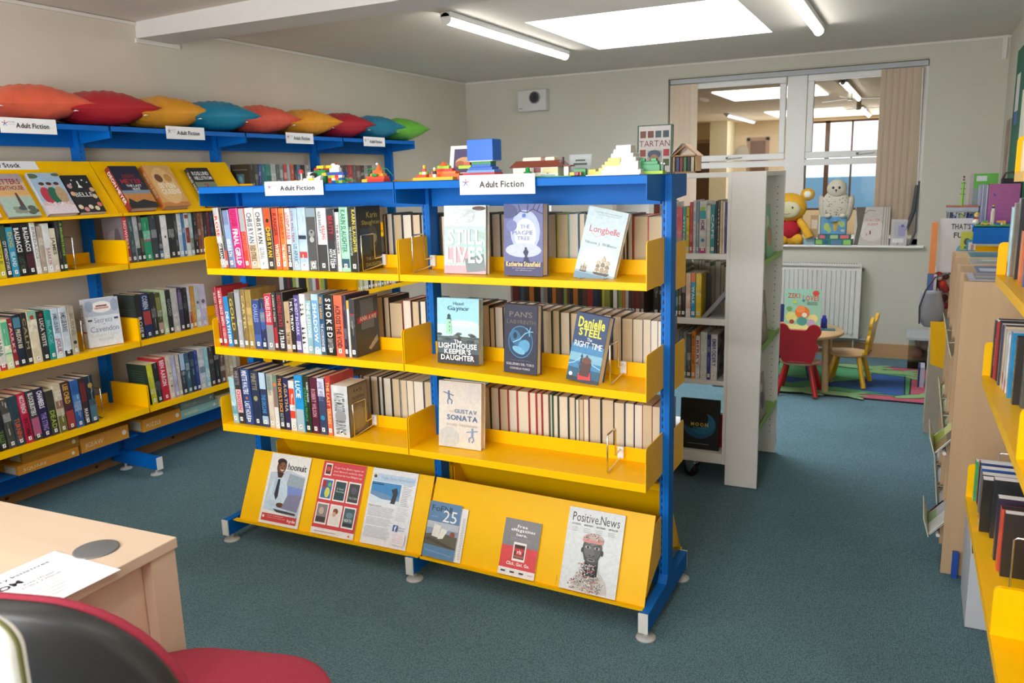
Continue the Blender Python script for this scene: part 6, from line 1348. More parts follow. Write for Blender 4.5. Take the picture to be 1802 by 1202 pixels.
def fl_news(a, w, h):
    a.rect(0, 0, w, h, 'e9ebf2'); a.rect(w*.03, h*.83, w*.96, h*.93, 'bcd4ec'); a.ell(w*.08, h*.89, w*.055, h*.035, 'dcdcd0'); a.ell(w*.08, h*.89, w*.035, h*.022, '4c4c4c'); a.text('Raglan Street News Board', w*.22, h*.855, w*.92, h*.905, '8ca8cc', 0)
    a.rect(w*.03, h*.55, w*.68, h*.82, '3c8cc8'); a.poly([(w*.03,h*.55),(w*.68,h*.55),(w*.68,h*.66),(w*.5,h*.65),(w*.3,h*.68),(w*.03,h*.7)], '6c94bc'); a.poly([(w*.03,h*.55),(w*.68,h*.55),(w*.68,h*.6),(w*.3,h*.6),(w*.03,h*.65)], 'dce8f4'); a.rect(w*.04, h*.785, w*.3, h*.8, '20406c')
    a.poly([(w*.5,h*.56),(w*.6,h*.56),(w*.63,h*.7),(w*.6,h*.77),(w*.54,h*.76),(w*.48,h*.74),(w*.53,h*.68)], '28343c')
    for k in range(13): a.line([(w*.72, h*(.82-.022*k)), (w*rnd.uniform(.84,.94), h*(.82-.022*k))], .0012, '5c6068')
    for k in range(26):
        if k in (0, 9, 16): continue
        a.line([(w*.05, h*(.51-.0165*k)), (w*rnd.uniform(.55,.64), h*(.51-.0165*k))], .0009, '8c9098')
    a.text('Welcome to the news', w*.05, h*.5, w*.34, h*.52, '3c4048', 0)
    for k in range(9): a.line([(w*.68, h*(.52-.02*k)), (w*rnd.uniform(.82,.94), h*(.52-.02*k))], .0008, 'a0a4ac')
    a.rect(w*.67, h*.22, w*.77, h*.3, '34589c'); a.text('f', w*.70, h*.225, w*.75, h*.29, 'f4f4f8'); a.text('Follow us on', w*.79, h*.265, w*.94, h*.285, '5c6c94', 0); a.text('Facebook', w*.79, h*.235, w*.92, h*.255, '5c6c94', 0)
    a.rect(w*.67, h*.05, w*.96, h*.2, 'f0e8ee')
    for k in range(6): a.line([(w*.7, h*(.18-.02*k)), (w*.92, h*(.18-.02*k))], .0008, 'd08c98')
def fl_forth(a, w, h):
    a.rect(0, 0, w, h, '5c86ae'); a.poly([(0,h*.22),(w,h*.2),(w,h*.64),(0,h*.64)], '8c9cb4'); a.rect(0, h*.52, w, h*.64, 'b8c0cc'); a.poly([(0,h*.22),(w,h*.2),(w,h*.42),(w*.5,h*.46),(0,h*.4)], '5c5c4c'); a.poly([(0,h*.3),(w*.9,h*.2),(w,h*.22),(w*.1,h*.36)], '4c4440')
    a.poly([(w*.2,h*.38),(w*.42,h*.36),(w*.46,h*.58),(w*.24,h*.6)], 'e4e2dc'); a.poly([(w*.4,h*.34),(w*.56,h*.36),(w*.68,h*.52),(w*.48,h*.54)], 'e8e6e0'); a.ell(w*.84, h*.46, w*.08, h*.05, '8c4c34')
    a.text('FoFNL', w*.08, h*.83, w*.8, h*.94, '2c3c54', 0); a.text('25', w*.46, h*.66, w*.9, h*.88, 'f0f0f0', 0); a.rect(w*.1, h*.72, w*.3, h*.73, '90a8c4'); a.line([(w*.08,h*.12),(w*.9,h*.08)], .002, '90b0d0')
def fl_emag(a, w, h):
    a.rect(0, 0, w, h, '85858a'); a.rect(0, 0, w, h*.52, 'e0484c'); a.rect(0, 0, w, h*.13, 'f0eeee'); a.text('Free', w*.36, h*.855, w*.64, h*.91, 'f4f4f4'); a.text('eMagazines', w*.2, h*.775, w*.86, h*.845, 'f4f4f4'); a.text('here.', w*.36, h*.71, w*.66, h*.76, 'f4f4f4')
    a.text('Read your favourite magazines', w*.22, h*.655, w*.8, h*.675, 'c4c4c8', 0); a.text('from your mobile or tablet', w*.22, h*.625, w*.8, h*.64, 'c4c4c8', 0)
    a.rect(w*.33, h*.27, w*.68, h*.6, 'f4f2f2'); a.rect(w*.36, h*.31, w*.65, h*.56, '7c2c30')
    for k in range(4): a.rect(w*.37, h*(.33+.06*k), w*.64, h*(.37+.06*k), ['a86850','5c2c2c','c04848','3c2424'][k])
    a.rect(w*.42, h*.38, w*.6, h*.48, 'd83840'); a.text('rb', w*.45, h*.4, w*.57, h*.47, 'f8e8e8'); a.text('Click. Get. Go.', w*.2, h*.19, w*.84, h*.25, 'f8ecec')
    for k in range(3): a.rect(w*(.08+.25*k), h*.055, w*(.2+.25*k), h*.085, '3c3438')
    a.rect(w*.82, h*.06, w*.95, h*.075, 'e8a0b4')
def fl_pos(a, w, h):
    a.rect(0, 0, w, h, 'dfe5ea'); a.text('Positive.News', w*.08, h*.835, w*.92, h*.95, '24262a', 0)
    for k, s in enumerate(('OUTSIDERS', 'HIDDEN STREETS', 'GROWING', 'SPACE')): a.text(s, w*(.08+.22*k), h*.79, w*(.24+.22*k), h*.81, '3c3e42'); [a.rect(w*(.08+.22*k), h*(.755-.02*j), w*(.2+.22*k), h*(.761-.02*j), 'a0a4a8') for j in range(3)]
    sk, sh, hl = '4a4a4c', '303032', '6e6e70'
    a.poly([(w*.2,h*.02),(w*.84,h*.02),(w*.8,h*.16),(w*.66,h*.27),(w*.34,h*.27),(w*.22,h*.16)], 'd8d4d0'); a.poly([(w*.38,h*.2),(w*.64,h*.2),(w*.63,h*.4),(w*.4,h*.4)], sh)
    a.ell(w*.5, h*.53, w*.175, h*.155, sk, 28); a.poly([(w*.33,h*.5),(w*.67,h*.5),(w*.62,h*.39),(w*.55,h*.345),(w*.46,h*.345),(w*.38,h*.39)], sk); a.ell(w*.325, h*.5, w*.018, h*.03, sh); a.ell(w*.68, h*.5, w*.022, h*.035, sh)
    a.ell(w*.44, h*.53, w*.08, h*.11, hl, 20); a.ell(w*.57, h*.53, w*.08, h*.11, '5c5c5e', 20); a.ell(w*.5, h*.60, w*.09, h*.03, '7c7c7e', 16); a.poly([(w*.485,h*.55),(w*.525,h*.55),(w*.56,h*.455),(w*.5,h*.44),(w*.45,h*.455)], hl); a.ell(w*.47, h*.452, w*.018, h*.008, '1c1c1e', 8); a.ell(w*.54, h*.452, w*.018, h*.008, '1c1c1e', 8)
    for x in (.425, .585): a.ell(w*x, h*.545, w*.05, h*.016, 'b8b8b8', 14); a.ell(w*x, h*.545, w*.022, h*.016, '141416', 10); a.line([(w*(x-.06),h*.575),(w*(x+.05),h*.582)], .0016, '242426')
    a.ell(w*.505, h*.40, w*.075, h*.022, '8c8486', 16); a.ell(w*.505, h*.402, w*.05, h*.008, '201c1e', 12)
    a.ell(w*.5, h*.635, w*.185, h*.085, 'c8b4b0', 22, 0, 180); a.poly([(w*.315,h*.635),(w*.685,h*.635),(w*.67,h*.60),(w*.33,h*.60)], 'd89088')
    for k in range(40): q = R(rnd.uniform(10,170)); rr = rnd.uniform(.5,1); a.ell(w*(.5+.18*rr*math.cos(q)), h*(.62+.09*rr*math.sin(q)), w*.012, h*.006, rnd.choice(['c84840','e8e0dc','4c6c7c','a8a0a0']), 6)
    for k in range(420):
        y = rnd.uniform(.03, .35); xw = .12 if y > .24 else .2 if y > .14 else .29; x = .5 + rnd.uniform(-xw, xw); a.ell(w*x, h*y, w*rnd.uniform(.006,.016), h*rnd.uniform(.003,.01), rnd.choice(['b84440','3c6c84','2c3c44','f0ece8','c87868','6c8c94','e8e4e0']), 5)
    for k in range(9): a.line([(w*.03,h*(.05+.012*k)),(w*.055,h*(.05+.012*k))], .001, '4c4c50')
flyer('white leaflet with smiling man in tie at a laptop', -.770, 0, .208, .292, fl_hoo)
flyer('red leaflet with six small book covers in white frames', -.496, 0, .210, .292, fl_red)
flyer('white newsletter with blue mountain picture', -.252, 0, .210, .294, fl_news)
flyer('blue booklet with large numerals and railway photo', .036, 0, .140, .205, fl_forth, 'booklet', 'booklet', .004, .0022)
flyer('tall white page behind the blue booklet', .0365+.0, 0, .166, .196, lambda a, w, h: (a.rect(0,0,w,h,'eceaec'), [a.rect(w*.90, h*(.06+.03*k), w*.97, h*(.07+.03*k), 'a4a4ac') for k in range(26)]), 'booklet', 'booklet', .0003)
flyer('small grey and red leaflet with phone picture', .362, 0, .145, .197, fl_emag, th=.003)
flyer('pale magazine with portrait of woman in beaded collar', .604, 0, .206, .277, fl_pos, 'magazine', 'magazine', .004)

# ------------------------------------------------------------ desk, paper, chair
DW = lambda k: M('d8c0a8', .4, coat=.15, var=.05, scale=10, kind=k)
DM = Matrix.Translation((.205, -1.441, 0)) @ Matrix.Rotation(R(2), 4, 'Z')
t = thing('office_desk', 'light beech office desk at the near corner with round grey cable port', 'desk')
b = MB(DM); b.box((-1.6, -.80, .705), (0, 0, .73), DW('woodd')); o = b.build('desktop', t); bevel(o, .002)
b = MB(DM); b.box((-.035, -.07, 0), (-.006, -.004, .705), DW('woodx')); b.build('leg', t)
b = MB(DM); b.box((-.035, -.78, 0), (-.006, -.72, .705), DW('woodx')); b.build('leg', t)
b = MB(DM); b.box((-.055, -.74, .02), (-.037, -.02, .705), DW('woodx')); b.build('end_panel', t)
b = MB(DM); b.box((-1.59, -.78, 0), (-1.565, -.02, .705), DW('woodx')); b.build('end_panel', t)
b = MB(DM); b.box((-1.565, -.10, .30), (-.056, -.082, .705), DW('woodx')); b.build('modesty_panel', t)
b = MB(DM); b.lathe([(0,0),(.046,0),(.046,.0022),(.042,.003),(0,.003)], M('66686a', .45, var=.02), (-.115, -.112, .7302), 32); b.build('cable_port', t)
b = MB(Matrix.Translation((.012, -1.895, .7305)) @ Matrix.Rotation(R(-.8), 4, 'Z')); b.box((0, 0, 0), (.21, .297, .0008), M('e2e2e8', .6, var=0))
a = Art(b, (.21, 0, .0008), (0, 1, 0), (-1, 0, 0), (0, 0, 1))
a.text('Community Initiatives', .075, .166, .258, .180, '4a4a78', 0)
a.text('ROOM', .09, .132, .180, .152, '2c2c34'); a.text('Anna J Fraser', .17, .116, .235, .124, '8c8c98', 0); a.text('Friday 7 March', .16, .102, .24, .110, '8c8c98', 0)
for k in range(4): a.rect(.08, .03+.014*k, .20+.01*k, .0315+.014*k, 'c8c8d0')
b.build('paper_sheet', label='white printed sheet lying near the desk edge', cat='paper')

t = thing('office_chair', 'black-backed office chair with crimson cushion pulled up beside the desk', 'chair', (.445, -1.69, 0), R(15))
CRM = M('a83048', .85, var=.05, scale=220, bump=.2); BLK = M('2e2e30', .42, var=.04, scale=60)
def pad(b, w, h, r, y0, y1, z0, m, bul=0, n=10, curve=0, er=.01):
    """rounded slab in xz, faces at y0 (rear) and y1"""
    def ring(s, y):
        pts = []
        for (cx, cz, a0) in ((w/2-r, h-r, 0), (-w/2+r, h-r, 90), (-w/2+r, r, 180), (w/2-r, r, 270)):
            for i in range(n+1):
                q = R(a0+90*i/n); pts.append(((cx + r*math.cos(q))*s, y, (cz + r*math.sin(q) - h/2)*s + h/2))
        return [(x, y + curve*(x*x)/(w*w/4), z+z0) for x, y, z in pts]
    L = [ring(.0001, y0-bul), ring(.5, y0-bul*.95), ring(.85, y0-bul*.6), ring(.955, y0-bul*.15), ring(.99, y0+er*.25), ring(1, y0+er), ring(1, y1-er), ring(.99, y1-er*.25), ring(.955, y1+bul*.1), ring(.8, y1+bul*.7), ring(.0001, y1+bul)]
    vs = [p for l in L for p in l]; k = len(L[0])
    b.add(vs, [(i*k+j, (i+1)*k+j, (i+1)*k+(j+1)%k, i*k+(j+1)%k) for i in range(len(L)-1) for j in range(k)], m, True)
TB = Matrix.Translation((.0, -.30, .495)) @ Matrix.Rotation(R(4), 4, 'X')
b = MB(TB); pad(b, .50, .45, .20, -.035, .0, 0, BLK, .012, curve=.035); b.build('back_shell', t)
b = MB(TB); pad(b, .488, .443, .195, -.002, .020, .003, CRM, .006, curve=.035); b.build('backrest', t)
b = MB(Matrix.Rotation(R(-90), 4, 'X') @ Matrix.Scale(1, 4)); 
b = MB(Matrix(((1,0,0,0),(0,0,1,-.22),(0,1,0,0),(0,0,0,1)))); pad(b, .50, .50, .17, .415, .485, 0, CRM, .012); b.build('seat', t)
b = MB(Matrix(((1,0,0,0),(0,0,1,-.20),(0,1,0,0),(0,0,0,1)))); pad(b, .44, .42, .13, .395, .425, 0, BLK, .004); b.build('seat_shell', t)
b = MB(); b.tube([(.0, -.05, .40), (0, -.29, .40), (0, -.345, .46), (0, -.345, .62)], .018, BLK, 8); b.build('back_bracket', t)
b = MB(); b.tube([(0, 0, .09), (0, 0, .40)], .022, M('3a3a3c', .3, metal=.6, var=0), 12); b.tube([(0, 0, .12), (0, 0, .28)], .030, BLK, 12); b.build('gas_column', t)
for k in range(5):
    q = R(72*k-16); b = MB(); b.tube([(0, 0, .105), (.14*math.cos(q), .14*math.sin(q), .10), (.27*math.cos(q), .27*math.sin(q), .075)], [.026, .022, .016], BLK, 8); l = b.build('leg', t)
    b = MB(Matrix.Translation((.27*math.cos(q), .27*math.sin(q), .028)) @ Matrix.Rotation(q+1.2, 4, 'Z') @ Matrix.Rotation(R(90), 4, 'Y')); b.lathe([(0,-.022),(.024,-.022),(.027,-.016),(.027,.016),(.024,.022),(0,.022)], BLK, n=16); b.build('caster', l)
# white rounded board end beside the chair
t = thing('white_board_stand', 'white rounded plastic board with yellowish rim, cut by the picture edge beside chair', 'board', (.722, -2.26, 0), R(20))
b = MB(); pad(b, .36, .62, .035, -.014, .014, .475, M('f2f4f2', .4, var=0), .002); b.build('panel', t)
b = MB(); pad(b, .364, .624, .037, -.003, .003, .473, M('6c6c3c', .5, var=0), 0, er=.001); b.build('rim', t)
b = MB()
for x in (-.13, .13): b.tube([(x, 0, .50), (x, 0, .02)], .010, M('b8b8b8', .3, metal=.8, var=0)); b.tube([(x, -.10, .012), (x, .14, .012)], .012, M('b8b8b8', .3, metal=.8, var=0))
b.build('leg_frame', t)
# ------------------------------------------------------------ children's corner
b = MB(); RW, RD = 1.42, 1.0; RM = Matrix.Translation((.40, 3.03, 0)) @ Matrix.Rotation(R(-.5), 4, 'Z'); b.M = RM; b.id = False
b.box((0, 0, .0005), (RW, RD, .009), M('2a2c34', .95, var=.1, scale=200))
a = Art(b, (0, 0, .009), (1,0,0), (0,1,0), (0,0,1)); C_ = lambda c: M(c, .95, var=.12, scale=160)
a.rect(.01, .012, RW-.01, RD-.012, C_('b8586c')); a.rect(.12, .11, RW-.16, RD-.11, C_('23262e')); a.rect(.13, .12, RW-.17, RD-.12, C_('4c9464'))
a.poly([(RW-.62,.16),(RW-.19,.14),(RW-.20,RD-.3),(RW-.42,RD-.26),(RW-.5,.5),(RW-.72,.34)], C_('23262e')); a.poly([(RW-.60,.17),(RW-.20,.15),(RW-.21,RD-.31),(RW-.42,RD-.28),(RW-.49,.48),(RW-.70,.33)], C_('2c5494'))
a.poly([(.16,.34),(.5,.26),(.62,.4),(.4,.46)], C_('2c5494')); a.ell(.4, .62, .2, .14, C_('5ca470')); a.poly([(.62,.2),(.9,.14),(1.1,.17),(.8,.24)], C_('5ca070'))
def leaf(x, y, l, rot, c='84ac74'):
    a.ell(x, y, l*.58, l*.21, C_('23262e'), 16, rot=rot); a.ell(x, y, l*.55, l*.18, C_(c), 16, rot=rot)
    for k in (-25, 0, 25): a.ell(x+l*.45*math.cos(R(rot+k)), y+l*.45*math.sin(R(rot+k)), l*.2, l*.07, C_(c), 12, rot=rot+k)
for q in ((RW-.3,RD-.18,.34,5),(RW-.12,RD-.34,.2,-40),(RW-.14,.15,.24,30),(RW-.6,.06,.3,-4),(.5,.06,.4,6),(.9,RD-.08,.36,-3),(.3,RD-.07,.3,2),(.06,.4,.2,80)): leaf(*q)
for k in range(12): a.ell(rnd.uniform(.5,1.1), rnd.uniform(.3,.7), .03, .006, C_('23262e'), 8, rot=rnd.uniform(-20,20))
b.build('play_rug', label='children patterned rug of pink border, green and blue shapes', cat='rug')
PLY = M('c8a478', .45, var=.08, scale=16)
t = thing('childrens_table', 'small round wooden children table with picture book on it', 'table', (.935, 3.215, 0))
b = MB(); b.lathe([(0,.385),(.29,.385),(.3,.392),(.3,.405),(.295,.41),(0,.41)], PLY, n=48); b.build('tabletop', t)
for sx, sy in ((1,-.55),(-1,-.55),(1,.9),(-1,.9)):
    b = MB(); b.tube([(sx*.19, sy*.19, .388), (sx*.205, sy*.205, .0095)], [.019, .022], PLY, 14); b.build('leg', t)
def bear_pts(w, h, n=10):
    """bear-head outline, base at z=0"""
    P = []
    def arc(cx, cz, r, a0, a1, k=n):
        for i in range(k+1): q = R(a0+(a1-a0)*i/k); P.append((cx+r*math.cos(q), cz+r*math.sin(q)))
    P.append((-w*.34, 0)); P.append((w*.34, 0)); P.append((w*.40, h*.16)); arc(w*.36, h*.40, w*.13, -60, 60, 6); arc(w*.37, h*.82, w*.17, -60, 165); P.append((w*.17, h*.84)); P.append((-w*.17, h*.84)); arc(-w*.37, h*.82, w*.17, 15, 240); arc(-w*.36, h*.40, w*.13, 120, 240, 6); P.append((-w*.40, h*.16))
    return P
def kids_chair(name, label, loc, rz, c, seatc, backface=True):
    t = thing(name, label, 'chair', loc, rz, 'bear-backed children chairs')
    m = M(c, .35, coat=.3, var=.04)
    b = MB(Matrix.Translation((0, .085, 0))); b.lathe([(0,.215),(.12,.215),(.13,.221),(.13,.231),(.125,.236),(0,.236)], seatc, n=36, sx=1, sy=1.0); o = b.build('seat', t)
    b = MB(Matrix.Translation((0, -.035, .238)) @ Matrix.Rotation(R(8), 4, 'X')); P = bear_pts(.27, .27)
    b.prism([(x, -.009, z) for x, z in P], (0, .018, 0), m); o = b.build('backrest', t); bevel(o, .003)
    b = MB(Matrix.Translation((0, -.035, .238)) @ Matrix.Rotation(R(8), 4, 'X')); a = Art(b, (0, .009, 0), (-1,0,0), (0,0,1), (0,1,0)); a.ell(0, .11, .075, .07, 'e8d8a8', 24); a.ell(-.03, .14, .009, .012, '1c1c1c'); a.ell(.03, .14, .009, .012, '1c1c1c'); a.ell(0, .105, .016, .011, '1c1c1c'); a.line([(-.03,.08),(0,.07),(.03,.08)], .004, '1c1c1c'); b.build('bear_face', t)
    b = MB(); b.box((-.085, -.045, .236), (.085, -.012, .250), m); b.tube([(-.05, -.05, .243), (.05, -.05, .243)], .005, M('8c2028', .4)); b.build('back_rail', t)
    for sx, sy in ((1,1),(-1,1),(1,-1),(-1,-1)):
        b = MB(); b.tube([(sx*.075, .085+sy*.075, .222), (sx*.125, .085+sy*.125, .010)], [.015, .017], m, 12); b.build('leg', t)
kids_chair('childrens_chair', 'red bear-backed children chair with its back to the room', (.975, 2.965, 0), 0, 'b8141e', PLY)
kids_chair('childrens_chair', 'yellow bear-backed children chair seen side-on, beside the radiator', (1.345, 3.40, 0), R(84), 'e8b41c', PLY)
kids_chair('childrens_chair', 'dark blue children chair half hidden behind the table leg', (.86, 3.66, 0), R(185), '1c2c6c', PLY)
def cv_bowl(a, d, h):
    a.rect(0, 0, d, h, '9cd0b8'); a.text('ZEKI', d*.08, h*.78, d*.42, h*.9, 'd06058'); a.text('LOVES', d*.5, h*.72, d*.94, h*.85, 'd06058'); a.ell(d*.85, h*.91, d*.09, h*.07, 'd84840'); a.rect(0, 0, d, h*.12, 'e0e4a0')
    for x, y, r, c in ((.2,.3,.16,'dce08c'),(.14,.5,.08,'7cb06c'),(.5,.42,.2,'e87c40'),(.45,.5,.12,'f09858'),(.56,.36,.07,'f0ece0'),(.5,.2,.14,'4c9c94'),(.8,.28,.13,'e8dc94'),(.75,.16,.12,'b8a8cc'),(.22,.18,.07,'a04848'),(.28,.68,.05,'d8d848'),(.52,.72,.04,'3c8cb8')): a.ell(d*x, h*y, d*r, h*r*.8, c)
    for k in range(3): a.rect(d*.62, h*(.62+.03*k), d*.9, h*(.632+.03*k), '5c7c74')
book('picture_book', 'mint green picture book standing open on the children table', place((.842, 3.225, .4105), -90, 3), .012, .275, .238, '9cd0b8', (), front=cv_bowl, sticker=False)
b = MB(Matrix.Translation((1.09, 3.20, .4105)) @ Matrix.Rotation(R(10), 4, 'Z')); b.box((0, 0, 0), (.09, .05, .008), '2a6c78'); b.build('thin_book', label='small dark teal book lying flat on children table', cat='book')
b = MB(); b.lathe([(0,0),(.022,0),(.02,.06),(.012,.07),(.012,.085),(0,.085)], M('2438b8', .3, var=0), (1.095, 3.32, .4105), 16); b.build('glue_bottle', label='blue pot behind the picture book on the children table', cat='bottle')

# ------------------------------------------------------------ window sill
SZ = .8932
t = thing('plush_toy', 'yellow hooded plush toy in red shorts sitting at sill end', 'toy')
FY = M('e8b030', .95, var=.1, scale=90, bump=.6); FR = M('b01828', .9, var=.05, bump=.2); FP = M('d8d0a8', .9, var=.04)
x, y = .715, YB-.005
b = MB(); b.ball((x, y+.005, SZ+.10), (.075, .045, .10), FY); b.ball((x-.02, y-.02, SZ+.30), (.135, .065, .115), FY, 24, 14); b.ball((x+.115, y, SZ+.40), (.055, .03, .05), FY); b.ball((x-.13, y, SZ+.39), (.055, .03, .05), FY); b.build('body', t)
b = MB(); b.ball((x-.02, y-.068, SZ+.285), (.095, .028, .07), FP, 22, 10); b.ball((x+.118, y-.02, SZ+.40), (.032, .018, .03), M('f0ecd8', .9), 12, 8)
for q in (-.05, .035): b.ball((x-.02+q, y-.096, SZ+.30), (.007, .005, .009), '3c3c40', 10, 6)
b.tube([(x-.05, y-.097, SZ+.255), (x-.025, y-.100, SZ+.248), (x, y-.097, SZ+.255)], .002, '8c6c4c', 5); b.build('face', t)
b = MB(); b.ball((x-.01, y-.006, SZ+.125), (.083, .055, .085), FR, 20, 12); b.tube([(x-.05, y-.045, SZ+.19), (x-.05, y-.03, SZ+.23)], .008, FR); b.tube([(x+.04, y-.045, SZ+.19), (x+.04, y-.03, SZ+.23)], .008, FR); b.build('shorts', t)
b = MB(); b.tube([(x+.06, y-.02, SZ+.20), (x+.11, y-.04, SZ+.13), (x+.145, y-.045, SZ+.06)], [.028, .03, .034], FY, 12); b.build('arm', t)
b = MB(); b.tube([(x-.08, y-.02, SZ+.20), (x-.13, y-.04, SZ+.13), (x-.15, y-.045, SZ+.06)], [.028, .03, .034], FY, 12); b.build('arm', t)
for q in (-.07, .05): b = MB(); b.ball((x+q, y-.02, SZ+.045), (.05, .033, .044), FY); b.build('foot', t)
t = thing('plush_owl', 'white speckled plush snowy owl sitting on the blue case', 'toy')
x, y, z = 1.045, YB+.01, SZ+.225; OW = M('d8d2c0', .95, var=.06, scale=60, bump=.5); OD = M('4c4840', .9, var=0)
b = MB(); b.ball((x, y, z+.085), (.11, .05, .125), OW, 28, 18); b.ball((x+.002, y-.01, z+.215), (.075, .055, .075), OW, 24, 14); b.build('body', t)
b = MB()
for k in range(60):
    u, v = rnd.uniform(-1, 1), rnd.uniform(-.9, .6); rr = math.sqrt(max(0, 1-u*u))*math.sqrt(max(0, 1-v*v)); b.ball((x+.11*u*math.sqrt(1-v*v), y-.05*rr-.001, z+.085+.125*v), (.005, .002, .003), OD, 6, 4)
b.build('speckles', t)
for s in (-1, 1):
    b = MB(); b.ball((x+s*.098, y+.005, z+.06), (.03, .035, .11), M('ccc5b4', .95, bump=.5), 14, 10, Matrix.Rotation(R(s*10), 3, 'Y')); b.build('wing', t)
    b = MB(); b.ball((x+s*.055, y-.04, z+.005), (.028, .028, .018), OW, 12, 8); b.build('foot', t)
b = MB(); b.ball((x-.022, y-.063, z+.225), (.009, .006, .011), '282420', 10, 6); b.ball((x+.024, y-.063, z+.225), (.009, .006, .011), '282420', 10, 6); b.lathe([(.008,0),(.001,-.022)], M('2c2c2c', .4, var=0), (x, y-.068, z+.212), 8); b.build('face', t)
t = thing('globe_case', 'small blue toy case printed with world map under the owl', 'case')
b = MB(); b.box((.945, YB-.03, SZ+.085), (1.13, YB+.045, SZ+.222), M('5c9cc8', .5, var=.03)); a = Art(b, (.945, YB-.03, SZ+.085), (1,0,0), (0,0,1), (0,-1,0))
for q in ((.04,.06,.022,.03,'b8c060'),(.06,.035,.016,.025,'9cc070'),(.11,.09,.035,.018,'c8b84c'),(.105,.055,.018,.03,'c8a850'),(.155,.08,.02,.025,'a8c078'),(.16,.03,.015,.01,'d0b8a0')): a.ell(*q)
o = b.build('body', t); bevel(o, .004)
b = MB(); b.tube([(1.0, YB-.034, SZ+.20), (1.01, YB-.045, SZ+.185), (1.06, YB-.045, SZ+.185), (1.07, YB-.034, SZ+.20)], .005, '4c88b4'); b.build('handle', t)
def sbox(label, x0, x1, z0, z1, c, spots, y0=YB-.034, y1=YB+.05):
    b = MB(); b.box((x0, y0, z0), (x1, y1, z1), M(c, .5, var=.03)); a = Art(b, (x0, y0, z0), (1,0,0), (0,0,1), (0,-1,0)); w, h = x1-x0, z1-z0
    for u, v, r, s, cc in spots: a.rect(w*(u-r), h*max(0,v-s), w*(u+r), h*min(1,v+s), cc)
    b.build('toy_box', label=label, cat='box', group='picture boxes on the window sill')
sbox('teal picture box with pink panels directly under the blue case', .925, 1.165, SZ+.047, SZ+.084, '2c6c74', ((.13,.5,.09,.35,'d86c74'),(.5,.5,.12,.4,'a8c890'),(.82,.5,.13,.35,'e06c70')))
sbox('lowest teal and green picture box on the sill', .905, 1.175, SZ, SZ+.046, '2c8474', ((.1,.5,.09,.4,'8cc060'),(.3,.5,.06,.3,'2c5c84'),(.58,.5,.14,.35,'5c80a8'),(.88,.5,.1,.4,'90cc64')))
sbox('pale blue box under the yellow plush arm', .815, .90, SZ, SZ+.055, '8cb4cc', ((.5,.5,.3,.3,'b0ccd8'),))
sbox('clear box with brown insert behind the plush arm', .86, .935, SZ+.056, SZ+.235, 'b89870', ((.4,.6,.3,.2,'d8c8b0'),(.9,.5,.08,.5,'b8dcd8')), YB+.0, YB+.05)
def cv_winter(a, d, h):
    a.rect(0, 0, d, h, 'c4bdb4'); a.ell(d*.5, h*.4, d*.35, h*.3, 'd6d0c8'); a.poly([(0,0),(d*.12,0),(d*.2,h*.4),(d*.3,h),(d*.02,h),(d*.08,h*.5)], '5c544c'); a.line([(d*.16,h*.5),(d*.1,h*.8),(0,h*.95)], .006, '5c544c'); a.line([(d*.24,h*.8),(d*.4,h*.92),(d*.6,h*.9)], .004, '5c544c')
    for x in (.8, .88, .94): a.line([(d*x,0),(d*(x+.01),h)], .004, '7c746c')
    a.text('WINTER', d*.3, h*.62, d*.72, h*.69, 'c0645c', 0); a.text('SLEEP', d*.36, h*.52, d*.68, h*.58, 'c0645c', 0); a.ell(d*.46, h*.33, d*.025, h*.06, 'a84c48'); a.ell(d*.36, h*.28, d*.02, h*.04, 'c8907c')
book('picture_book', 'pale face-out picture book with bare trees on the sill', place((1.19, YB-.012, SZ+.0005), -90, 6), .012, .295, .25, 'c4bdb4', (), front=cv_winter, sticker=False, group='books on the window sill')
book('picture_book', 'small lilac-grey card book beside the blind cord on the sill', place((1.452, YB-.015, SZ+.0005), -90, 6), .01, .20, .115, 'c4c0c0', (), front=lambda a, d, h: (a.rect(0,0,d,h,'c0bcbc'), a.rect(d*.2,h*.3,d*.9,h*.9,'b4b0b8'), a.rect(d*.45,h*.35,d*.9,h*.75,'9c94bc'), a.ell(d*.7,h*.75,d*.1,h*.06,'5c68a8'), a.rect(d*.1,h*.1,d*.8,h*.26,'e0e0e0')), sticker=False, group='books on the window sill')

